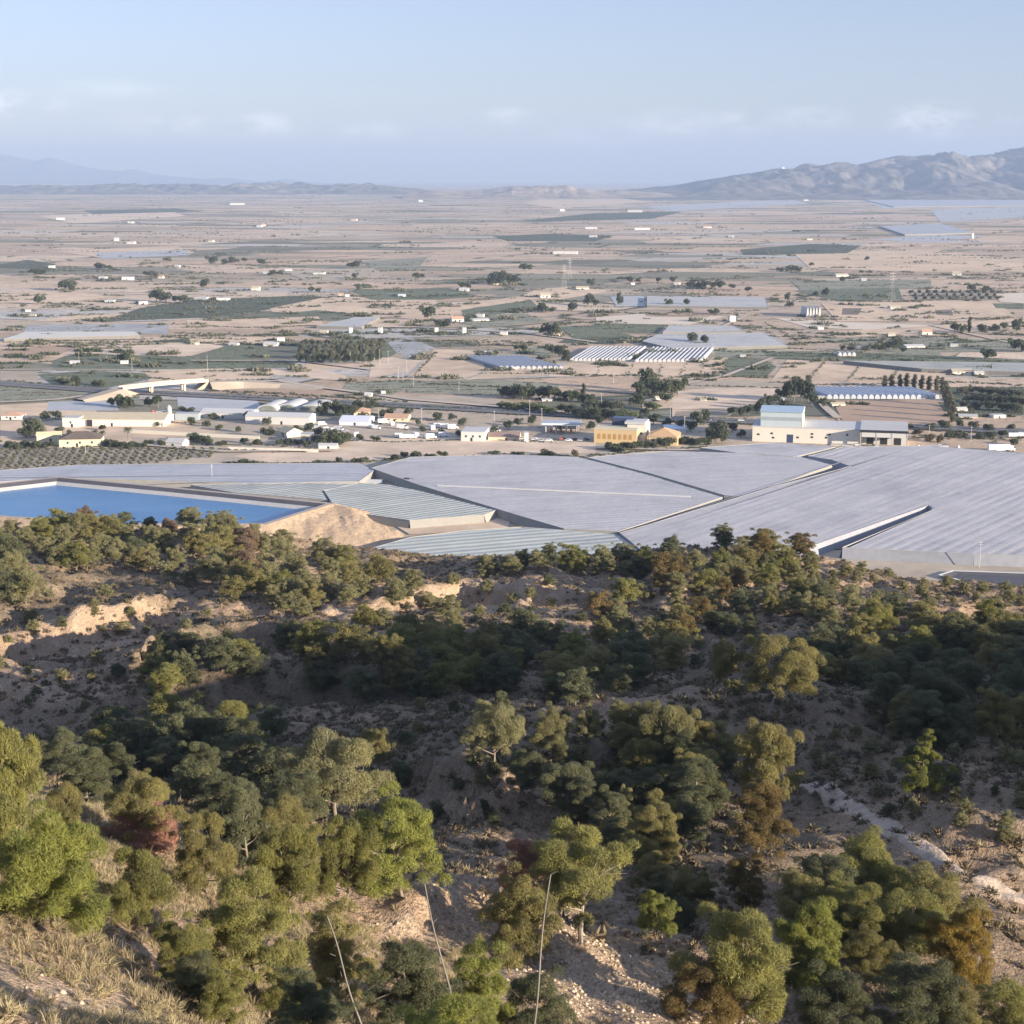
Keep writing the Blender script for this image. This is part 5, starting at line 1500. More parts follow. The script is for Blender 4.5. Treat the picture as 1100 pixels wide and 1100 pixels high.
# ------------------------------------------------------------------ farmhouses dotted over the plain
FARM = [  # x, y, width, height, walls, roof, what it is
 (110, 300, 12, 4, 'W', 'W', 'white rounded shed, first of a pair among the distant fields'), (137, 301, 18, 4.5, 'W', 'W', 'longer white shed of the pair among the distant fields'),
 (172, 299, 9, 4, 'C', 'T', 'cream farmhouse next to the pair of white sheds'), (154, 327, 14, 4, 'W', 'W', 'white shed at the upper edge of the dark green field'), (215, 322, 20, 3.6, 'W', 'W', 'white sheet-roofed shed inside the dark green field'),
 (240, 323, 22, 3.6, 'W', 'W', 'longer white shed inside the dark green field'), (274, 312, 12, 6, 'C', 'S', 'cream farmhouse by the tan field above the dark green field'), (55, 288, 10, 3.5, 'W', 'W', 'white shed beside a dark green far field'),
 (125, 259, 8, 5, 'W', 'W', 'white house far out above a dark hedge line'), (140, 262, 14, 3, 'W', 'W', 'white low shed just below the far white house'), (65, 236, 15, 3.2, 'W', 'W', 'small white shed near the hazy horizon'),
 (285, 294, 9, 3, 'W', 'W', 'white shed in the dark far scrub'), (310, 291, 14, 3, 'W', 'W', 'white shed behind a dark far scrub line'), (342, 295, 20, 2.6, 'W', 'W', 'long thin white shed on a far bare field'),
 (366, 318, 8, 4, 'C', 'T', 'cream farmhouse at the corner of a tan field'), (373, 319, 7, 3.5, 'W', 'W', 'white hut at the corner of a tan field'), (278, 244, 9, 3, 'W', 'W', 'white far house, first of a scattered hamlet'),
 (283, 243, 9, 3.5, 'C', 'T', 'cream far house of a scattered hamlet'), (226, 260, 9, 3, 'C', 'S', 'cream far shed at a dark hedge'),
 (432, 319, 12, 4, 'B', 'L', 'pale blue shed beside the dark farm hedge'), (498, 313, 14, 5, 'W', 'W', 'white farmhouse before a clump of dark trees'), (533, 306, 10, 4, 'C', 'T', 'cream farmhouse hidden before a tall dark tree clump'),
 (586, 320, 16, 7, 'W', 'S', 'white farmhouse with pointed roof on the tan field'), (607, 273, 44, 4, 'W', 'W', 'very long white shed far out on the plain'), (492, 346, 16, 7, 'W', 'T', 'white farmhouse beside the big dark round tree'),
 (515, 341, 10, 4, 'W', 'W', 'white hut behind the farmhouse with the big round tree'), (516, 345, 24, 3, 'C', 'W', 'pale long wall-like shed by the farmhouse with the round tree'), (541, 360, 9, 4, 'W', 'W', 'white hut on the bare strip above the tunnels'),
 (469, 358, 5, 7, 'W', 'W', 'small upright white pump house, first of the row'), (499, 358, 5, 7, 'W', 'W', 'small upright white pump house, second of the row'), (408, 358, 5, 7, 'W', 'W', 'small upright white pump house by the poplar grove'), (377, 358, 5, 7, 'W', 'W', 'small upright white pump house above the poplar grove'),
 (347, 359, 10, 5, 'C', 'S', 'cream house above the poplar grove'), (599, 361, 11, 5, 'C', 'S', 'cream hut at the foot of the dark twin trees'), (524, 380, 9, 3.5, 'W', 'W', 'white tank hut at the corner of the ribbed greenhouse'), (553, 397, 8, 3, 'W', 'W', 'white box hut before the ribbed greenhouse'),
 (626, 311, 20, 4.5, 'C', 'S', 'cream long farmhouse beyond the tan field'), (727, 329, 8, 3, 'W', 'W', 'white hut between two dark round trees'), (680, 306, 6, 3, 'W', 'W', 'white hut at the striped orchard corner'), (727, 306, 9, 3.5, 'W', 'W', 'white hut before a far row of trees'),
 (787, 346, 8, 8, 'W', 'S', 'white chapel-like house standing alone'), (682, 228, 26, 3, 'W', 'W', 'row of white far sheds on a dark field'), (635, 246, 22, 3, 'W', 'W', 'white far sheds before grey scrub'), (690, 247, 28, 3, 'W', 'W', 'white far warehouse before grey scrub'),
 (637, 255, 14, 3, 'W', 'W', 'white far shed above a dark field'), (760, 245, 16, 3, 'W', 'T', 'white far farm on a dark hedge'), (785, 255, 9, 3, 'W', 'W', 'white far shed beside a pale field'), (604, 227, 9, 3, 'W', 'W', 'small white far houses under the pale mesa'),
 (928, 302, 8, 4, 'W', 'W', 'white hut with a red end on the far field'), (962, 332, 16, 5, 'W', 'S', 'white farm in the midst of the tan plots'), (996, 360, 13, 7, 'C', 'T', 'cream house with orange roof above the dotted shade'),
 (958, 362, 9, 6, 'C', 'S', 'cream house among shrubs towards the dotted shade'), (984, 374, 26, 4, 'W', 'W', 'long white low shed in the green belt'), (1025, 373, 10, 4, 'W', 'W', 'white hut near the dark shade trees'), (882, 354, 8, 3, 'W', 'W', 'white hut on the pale track'),
 (798, 384, 7, 3, 'W', 'W', 'white hut in the green strip behind the tan plot'), (80, 391, 12, 4, 'W', 'W', 'white hut by a pole in the green field'), (133, 391, 9, 4, 'W', 'W', 'white hut under the lone dark round tree'), (290, 372, 18, 5, 'W', 'G', 'white farm with grey roof beside the poplar grove'),
 (302, 367, 10, 5, 'W', 'W', 'white pump shed behind the farm at the poplar grove'), (250, 371, 12, 3, 'W', 'W', 'white hut at the edge of the pink field'), (210, 370, 10, 3, 'C', 'S', 'cream hut on the pink field'), (395, 426, 9, 5, 'W', 'W', 'white hut on the road bank among dark trees'),
 (412, 423, 6, 3, 'W', 'W', 'tiny white hut by the road bank'), (588, 431, 14, 3.5, 'W', 'W', 'white shed within the dark tree belt'), (714, 416, 7, 4, 'W', 'W', 'white hut between the tall dark trees'), (707, 430, 6, 5, 'W', 'S', 'small cream house under the tall dark trees'),
 (755, 431, 7, 3, 'C', 'S', 'cream box on the pink field'), (843, 431, 6, 5, 'W', 'W', 'white hut behind the blue tower'), (881, 429, 12, 3.5, 'C', 'W', 'cream flat shed behind the warehouse roof'), (901, 436, 18, 4, 'C', 'S', 'buff flat shed on the brown field'),
 (1034, 402, 26, 6, 'C', 'S', 'cream ruin at the edge of the tan plots'), (1052, 403, 12, 5, 'C', 'G', 'grey-roofed ruin beside the cream one'), (1034, 442, 14, 5, 'C', 'G', 'low grey-roofed shelter beside the cypress row'), (1040, 449, 24, 4, 'C', 'G', 'longer open shelter below the cypress row'),
 (1074, 449, 18, 3.5, 'W', 'W', 'white low shed beyond the shelters'), (1098, 469, 9, 5, 'W', 'W', 'white tank hut at the photo edge by the road'), (838, 186, 6, 3, 'W', 'W', 'skip'), (900, 214, 8, 3, 'W', 'W', 'skip'),
 (140, 240, 10, 2.6, 'W', 'W', 'white far shed within hazy fields'), (255, 220, 26, 2.6, 'W', 'W', 'long white far sheds under the low hills'), (380, 237, 10, 3, 'C', 'T', 'cream far farm on the hazy plain'), (452, 217, 8, 3, 'W', 'W', 'white far house under the low blue hills'),
 (670, 212, 16, 2.6, 'W', 'W', 'white far sheds beside the pale mesa'), (780, 207, 22, 2.4, 'W', 'W', 'white far sheds at the mountain foot'), (866, 216, 8, 2.6, 'C', 'S', 'cream far farm before the mountain foot'), (870, 258, 10, 3, 'C', 'S', 'pale far farm above a dark field'),
 (1045, 256, 4, 7, 'C', 'S', 'slim far tower house on the hazy plain'), (1028, 296, 16, 6, 'C', 'S', 'pale earth-coloured farm by dark scrub'), (905, 297, 24, 4, 'C', 'S', 'pale spread farm yard far out on the plain'), (190, 287, 8, 3, 'W', 'W', 'white hut between far hedges'),
 (30, 335, 8, 3, 'W', 'W', 'white hut on a grey far field'), (35, 340, 7, 2.5, 'C', 'S', 'cream hut on a grey far field'), (117, 325, 14, 3, 'B', 'W', 'pale blue shed by the dark green field'),
]
WM = {'W': WHITE, 'C': CREAM, 'B': BLUE}
RM = {'W': WHITEROOF, 'T': TILE, 'S': SANDROOF, 'G': GREYROOF, 'L': BLUE}
for i, (x, y, w, h, a, b, lab) in enumerate(FARM):
    if lab == 'skip': continue
    tall = h > w * 0.9
    nm = 'pump_house' if 'pump' in lab else ('shed' if 'shed' in lab else ('hut' if 'hut' in lab else 'farmhouse'))
    house(x, y, w * (0.58 if y < 300 else 0.68 if y < 340 else 0.82), h * (0.72 if y < 340 else 0.82), max(5, min(14, w / PPM(y) * 0.6)), WM[a], RM[b], lab, nm.replace('_', ' '), 'scattered farm buildings', 'flat' if tall or b == 'W' and i % 2 else 'gable', 0.25 * math.sin(i * 2.7), nm, wins=2 if w >= 14 and h >= 5 else 0)
# ================================================================== vehicles, poles, trees of the plain
CARW = mat('white_paint', (0.78, 0.78, 0.77), 0.35, 0.04, 0.5, 0.5)
CARS_ = {'white': CARW, 'silver': mat('silver_paint', (0.42, 0.43, 0.45), 0.35, 0.05, 0.5, 0.5), 'dark': mat('dark_paint', (0.05, 0.055, 0.065), 0.35, 0.1, 0.5, 0.5), 'red': mat('red_car_paint', (0.40, 0.06, 0.05), 0.35, 0.1, 0.5, 0.5)}
RUB = mat('tyre_rubber', (0.02, 0.02, 0.02), 0.9, 0.1, 1.0)
def veh_meshes():
    out = {}
    def whl(xs, r_):
        q = MB()
        for x, y in xs:
            pr = [(r_ * math.cos(a), r_ + r_ * math.sin(a)) for a in np.linspace(0, 2 * math.pi, 9)[:-1]]
            q.prism([(x + a, b) for a, b in pr], y - 0.12, y + 0.12)
        return mesh_data('wheel_set', q.V, q.Fc)
    q = MB(); q.prism([(-2.3, 0.4), (2.6, 0.4), (2.7, 1.0), (2.1, 1.25), (1.5, 2.35), (-2.3, 2.4)], -0.95, 0.95)
    g = MB(); g.prism([(1.56, 1.32), (2.10, 1.32), (1.60, 2.2)], -0.97, 0.97)
    out['van'] = (mesh_data('van_body', q.V, q.Fc), mesh_data('van_glass', g.V, g.Fc), 0.34, [(-1.5, -.9), (1.7, -.9), (-1.5, .9), (1.7, .9)])
    q = MB(); q.prism([(-2.1, 0.35), (2.1, 0.35), (2.15, 0.8), (1.1, 0.95), (0.5, 1.45), (-1.1, 1.45), (-1.8, 0.98), (-2.15, 0.9)], -0.85, 0.85)
    g = MB(); g.prism([(1.0, 0.98), (0.48, 1.40), (-1.05, 1.40), (-1.65, 1.0)], -0.87, 0.87)
    out['car'] = (mesh_data('car_body', q.V, q.Fc), mesh_data('car_glass', g.V, g.Fc), 0.31, [(-1.3, -.8), (1.35, -.8), (-1.3, .8), (1.35, .8)])
    q = MB(); q.box(-7.5, 4.2, -1.25, 1.25, 1.1, 3.9)
    q.prism([(4.6, 0.6), (7.0, 0.6), (7.0, 1.9), (6.7, 3.1), (4.6, 3.2)], -1.2, 1.2); q.box(-7.4, 6.6, -0.5, 0.5, 0.6, 1.09)
    g = MB(); g.prism([(6.74, 3.0), (7.03, 1.95), (6.0, 1.95), (6.0, 2.95)], -1.22, 1.22)
    out['truck'] = (mesh_data('truck_body', q.V, q.Fc), mesh_data('truck_glass', g.V, g.Fc), 0.5, [(x, y) for x in (-6.4, -5.1, -3.8, 3.0, 5.8) for y in (-1.1, 1.1)])
    return out
VEH = veh_meshes()
def vehicle(px, py, kind, paint, yaw, label, cat, group, scale=1.0):
    p = G(px, py)
    if kind != 'truck':
        b = link({'van': 'parked_van', 'car': 'parked_car'}[kind], with_mat(VEH[kind][0], CARS_[paint])); b.location = (p[0], p[1], 0.02); b.rotation_euler = (0, 0, yaw); b.scale = (scale,) * 3
        link('windscreen' if kind == 'van' else 'window', with_mat(VEH[kind][1], GLASS), b)
        for x, y in VEH[kind][3]:
            w = link('wheel', with_mat(WHEEL, RUB), b); w.location = (x, y, 0); w.scale = (VEH[kind][2] / 0.34,) * 3
    else:
        b = link('articulated_truck', with_mat(VEH[kind][0], CARS_[paint])); b.location = (p[0], p[1], 0.02); b.rotation_euler = (0, 0, yaw); b.scale = (scale,) * 3
        link('windscreen', with_mat(VEH[kind][1], GLASS), b)
        for x, y in VEH[kind][3]:
            w = link('wheel', with_mat(WHEEL, RUB), b); w.location = (x, y, 0); w.scale = (1.5,) * 3
    tag(b, label, cat, group)
q = MB(); q.prism([(0.34 * math.cos(a), 0.34 + 0.34 * math.sin(a)) for a in np.linspace(0, 2 * math.pi, 11)[:-1]], -0.12, 0.12)
WHEEL = mesh_data('wheel', q.V, q.Fc)
vehicle(1076, 485, 'truck', 'white', 0.08, 'white articulated lorry parked behind the largest net greenhouse', 'lorry', None, 1.15)
vehicle(1093, 470, 'truck', 'white', 0.0, 'white lorry driving on the highway at the photo edge', 'lorry', None, 0.8)
rv = random.Random(4)
VANS = [(350, 462), (357, 463), (364, 462), (411, 454), (421, 456), (398, 459), (404, 460), (432, 460), (464, 461), (470, 458), (478, 459), (486, 460), (458, 470), (463, 470), (434, 470), (442, 470), (446, 469), (429, 469), (524, 463), (531, 463), (383, 468), (476, 468), (340, 461), (346, 456)]
for i, (x, y) in enumerate(VANS):
    vehicle(x, y + 1, 'van', 'white', rv.uniform(-0.5, 0.5) + (1.57 if i % 4 == 0 else 0), 'white van parked in the dusty roadside yard among other white vans', 'van', 'white vans parked in the roadside yard', rv.uniform(1.15, 1.5))
CARL = [(553, 469, 'dark'), (560, 471, 'silver'), (575, 472, 'white'), (582, 473, 'silver'), (590, 473, 'white'), (597, 472, 'dark'), (604, 471, 'red'), (611, 473, 'white'), (618, 472, 'dark'), (624, 473, 'silver'), (630, 472, 'dark'), (356, 461, 'dark'), (371, 463, 'silver'), (344, 463, 'silver'), (920, 478, 'white'), (940, 479, 'silver'), (1010, 479, 'white')]
for i, (x, y, c) in enumerate(CARL):
    wh = 'near the filling station' if 550 < x < 640 else ('beside the cream warehouse' if x > 800 else 'below the long white barn')
    vehicle(x, y + 1, 'car', c, rv.uniform(-0.3, 0.3), f'{c} car parked {wh}', 'car', f'{c} cars parked {wh}', 1.1)
for i, (x, y) in enumerate([(796, 452.6), (660, 446.6), (500, 438.6), (560, 442.6)]):
    vehicle(x, y, 'car', ['white', 'silver', 'dark', 'white'][i], 0.03, ['white car driving on the highway before the blue tower', 'silver car driving on the highway past the dark trees', 'dark car driving on the highway above the van yard', 'white car driving on the highway behind the filling station'][i], 'car', None, 1.1)
# tanks standing in front of the nets by the warehouse
for x, y, w, lab in [(986, 484, 2.2, 'white round tank by the loading yard, closer to the warehouse'), (1029, 484.5, 2.2, 'white round tank by the loading yard, closer to the lorry')]:
    p = G(x, y); q = MB(); q.lathe([(w * 0.5, -0.1), (w * 0.5, 3.0), (w * 0.3, 3.5)]); o = q.build('water_tank', WHITE); o.location = p; tag(o, lab, 'tank', 'white tanks by the loading yard')
house(1007, 484, 24, 4.4, 4, WHITE, WHITEROOF, 'pale container standing between the two white tanks', 'container', None, 'flat', 0.05, 'container')

# ------------------------------------------------------------------ poles and pylons
PALE = mat('pale_pole', (0.46, 0.44, 0.42), 0.8, 0.1, 0.5)
def pole(px, py, h_px, label, arms=1):
    p = G(px, py); h = h_px / PPM(py); r = empty('utility_pole', p, 0.3 + 0.1 * math.sin(px))
    MB().tube([(0, 0, -0.3), (0, 0, h)], [0.15, 0.10], 6).build('pole', PALE, r)
    q = MB()
    for k in range(arms): q.box(-0.8, 0.8, -0.06, 0.06, h - 0.5 - k * 1.0, h - 0.34 - k * 1.0)
    q.build('cross_arm', POST, r)
    tag(r, label, 'pole', 'pale utility poles on the plain')
POLES = [(408, 393, 18, 'beside the poplar grove'), (417, 391, 14, 'at the corner of the poplar grove'), (428, 407, 14, 'on the tan field below the poplars'), (437, 400, 14, 'on the tan field centre'), (433, 411, 11, 'at the lower edge of the tan field'), (444, 415, 11, 'above the curving track'), (493, 420, 10, 'on the dull green field'),
         (569, 451, 22, 'behind the filling station'), (582, 452, 14, 'by the filling station canopy end'), (646, 440, 18, 'in the dark tree belt'), (531, 455, 14, 'beside the white hall'), (697, 478, 26, 'between ochre and orange houses'), (735, 472, 26, 'next to the orange hip-roofed house'),
         (763, 474, 24, 'before the dark trees near the warehouse'), (85, 389, 10, 'beside a white hut in the green field'), (142, 399, 14, 'beside the road near the lone round tree'), (223, 400, 18, 'on the tan field beyond the bridge'), (228, 520, 22, 'over the bluish net strip'), (659, 413, 12, 'in front of the two ribbed tunnels'), (1052, 610, 30, 'before the blue side net'),
         (720, 452, 16, 'on the road edge above the orange house'), (766, 381, 12, 'at the end of the ribbed tunnels'), (1043, 474, 16, 'near the white lorry'), (998, 470, 14, 'by the warehouse loading bay'), (1059, 418, 12, 'in the scrub past the cypress row'), (407, 455, 16, 'in the van yard'), (453, 452, 14, 'beside the pale yellow tiled house'),
         (92, 488, 14, 'at the orchard edge near the villa')]
for x, y, h, wh in POLES: pole(x, y, h, 'thin pale pole ' + wh, 2 if h > 20 else 1)
def pylon(px, py, h_px, label):
    p = G(px, py); h = h_px / PPM(py); r = empty('power_pylon', p, 0.3)
    q = MB(); b = h * 0.09
    for sx, sy in ((-1, -1), (1, -1), (1, 1), (-1, 1)): q.tube([(sx * b, sy * b, -0.3), (sx * b * 0.22, sy * b * 0.22, h * 0.7), (0, 0, h)], [0.13, 0.10, 0.07], 4)
    for k in range(6):
        z0, z1 = h * 0.7 * k / 6, h * 0.7 * (k + 1) / 6; w0, w1 = b * (1 - 0.78 * k / 6), b * (1 - 0.78 * (k + 1) / 6)
        for a, c in (((-1, -1), (1, -1)), ((1, -1), (1, 1)), ((1, 1), (-1, 1)), ((-1, 1), (-1, -1))):
            q.tube([(a[0] * w0, a[1] * w0, z0), (c[0] * w1, c[1] * w1, z1)], [0.05, 0.05], 3)
    q.build('lattice_tower', PALE, r)
    a = MB()
    for z in (0.72, 0.82, 0.92): a.box(-h * 0.12, h * 0.12, -0.12, 0.12, h * z, h * z + 0.3)
    a.build('cross_arm', PALE, r)
    tag(r, label, 'pylon', 'lattice power pylons')
pylon(606, 310, 26, 'lattice pylon beyond the pointed white farmhouse, taller of two')
pylon(612, 300, 24, 'lattice pylon just behind the taller one, farther out')
pylon(958, 322, 30, 'lattice pylon standing over the tan plots')

# ------------------------------------------------------------------ trees of the plain
FARLEAF = {'d': leaf_mat('plain_tree_leaves', (0.085, 0.105, 0.070)), 'g': leaf_mat('grey_tree_leaves', (0.155, 0.16, 0.122)), 'l': leaf_mat('light_tree_leaves', (0.15, 0.18, 0.08)), 'b': leaf_mat('brown_tree_leaves', (0.13, 0.11, 0.075))}
def far_tree(seed, shape):
    rng = np.random.default_rng(seed); C = []; R = []
    if shape == 'round':
        for i in range(9): C.append([rng.normal() * 0.2, rng.normal() * 0.2, 0.55 + rng.normal() * 0.14]); R.append(0.2 + 0.13 * rng.random())
        n, ln, wd = 620, 0.15, 0.09
    elif shape == 'column':
        for i in range(8): C.append([rng.normal() * 0.025, rng.normal() * 0.025, 0.1 + 0.8 * i / 7]); R.append(0.10 * (1 - 0.6 * abs(i / 7 - 0.4)))
        n, ln, wd = 420, 0.12, 0.05
    elif shape == 'palm':
        V = []; Fc = []
        for i in range(26):
            az = i * 2.4; e = 0.9 - 1.5 * (i / 26); d = np.array([math.cos(az), math.sin(az), 0]); L = 0.33
            s = np.array([-d[1], d[0], 0]) * 0.035
            a = np.array([0, 0, 0.72]); m_ = a + d * L * 0.55 + np.array([0, 0, 0.16 * e + 0.04]); t = a + d * L + np.array([0, 0, 0.2 * e - 0.12])
            k = len(V); V += [a - s, a + s, m_ + s * 1.3, m_ - s * 1.3, t]; Fc += [(k, k + 1, k + 2), (k, k + 2, k + 3), (k + 3, k + 2, k + 4)]
        V = np.array(V); tb = MB(); tb.tube([(0, 0, -0.02), (0, 0, 0.73)], [0.035, 0.028], 6)
        return mesh_data('crown', V, np.array(Fc), False, np.random.default_rng(1).random(len(V))), mesh_data('trunk', tb.V, tb.Fc), 0.6
    else:   # bush
        for i in range(6): C.append([rng.normal() * 0.28, rng.normal() * 0.28, 0.4 + rng.normal() * 0.1]); R.append(0.26 + 0.14 * rng.random())
        n, ln, wd = 420, 0.2, 0.12
    V, Fc, T = tufts(rng, C, R, n, ln, wd, 0.9, lo=-0.8)
    zm = V[:, 2].max(); V = V / zm; V[:, 2] = np.maximum(V[:, 2], 0.01)
    tb = MB(); tb.tube([(0, 0, -0.03), (0.01, 0, 0.5)], [0.035 if shape != 'column' else 0.015, 0.02], 5)
    for k in range(3): tb.tube([(0.005, 0, 0.3), (0.2 * math.cos(k * 2.1) * (0.2 if shape == 'column' else 1), 0.2 * math.sin(k * 2.1) * (0.2 if shape == 'column' else 1), 0.6)], [0.018, 0.006], 4)
    wid = np.percentile(np.abs(V[:, :2]).max(1), 97) * 2
    return mesh_data('crown', V, Fc, False, T), mesh_data('trunk', tb.V, tb.Fc), wid
FAR = {'r': [far_tree(s, 'round') for s in range(100, 106)], 'c': [far_tree(s, 'column') for s in range(110, 113)], 'p': [far_tree(1, 'palm')], 'u': [far_tree(s, 'bush') for s in range(120, 124)]}
FARN = {'r': 'broadleaf_tree', 'c': 'poplar_tree', 'p': 'palm_tree', 'u': 'bush'}
def ptree(px, py, h, w, shape='r', leaf='d', label=None, group='trees on the plain', cat=None):
    p = G(px, py); s = PPM(py); rr = random.Random(int(px * 13 + py * 7))
    cm, tm, wid = FAR[shape][rr.randrange(len(FAR[shape]))]
    hh = h / s; ww = w / s / wid
    r = empty('orchard_tree' if cat else FARN[shape], p, rr.uniform(0, 6.28), (ww, ww, hh))
    link('crown', with_mat(cm, FARLEAF[leaf]), r); link('trunk', with_mat(tm, BARK), r)
    tag(r, label, cat or ('bush' if shape == 'u' else 'tree'), group)
    if label is None: TREES.append((r, px, py - h / 2, {'d': 'dark', 'g': 'grey-green', 'l': 'light green', 'b': 'brownish'}[leaf], h, {'r': 'round tree', 'c': 'slender tree', 'p': 'palm', 'u': 'bush'}[shape]))
    return r
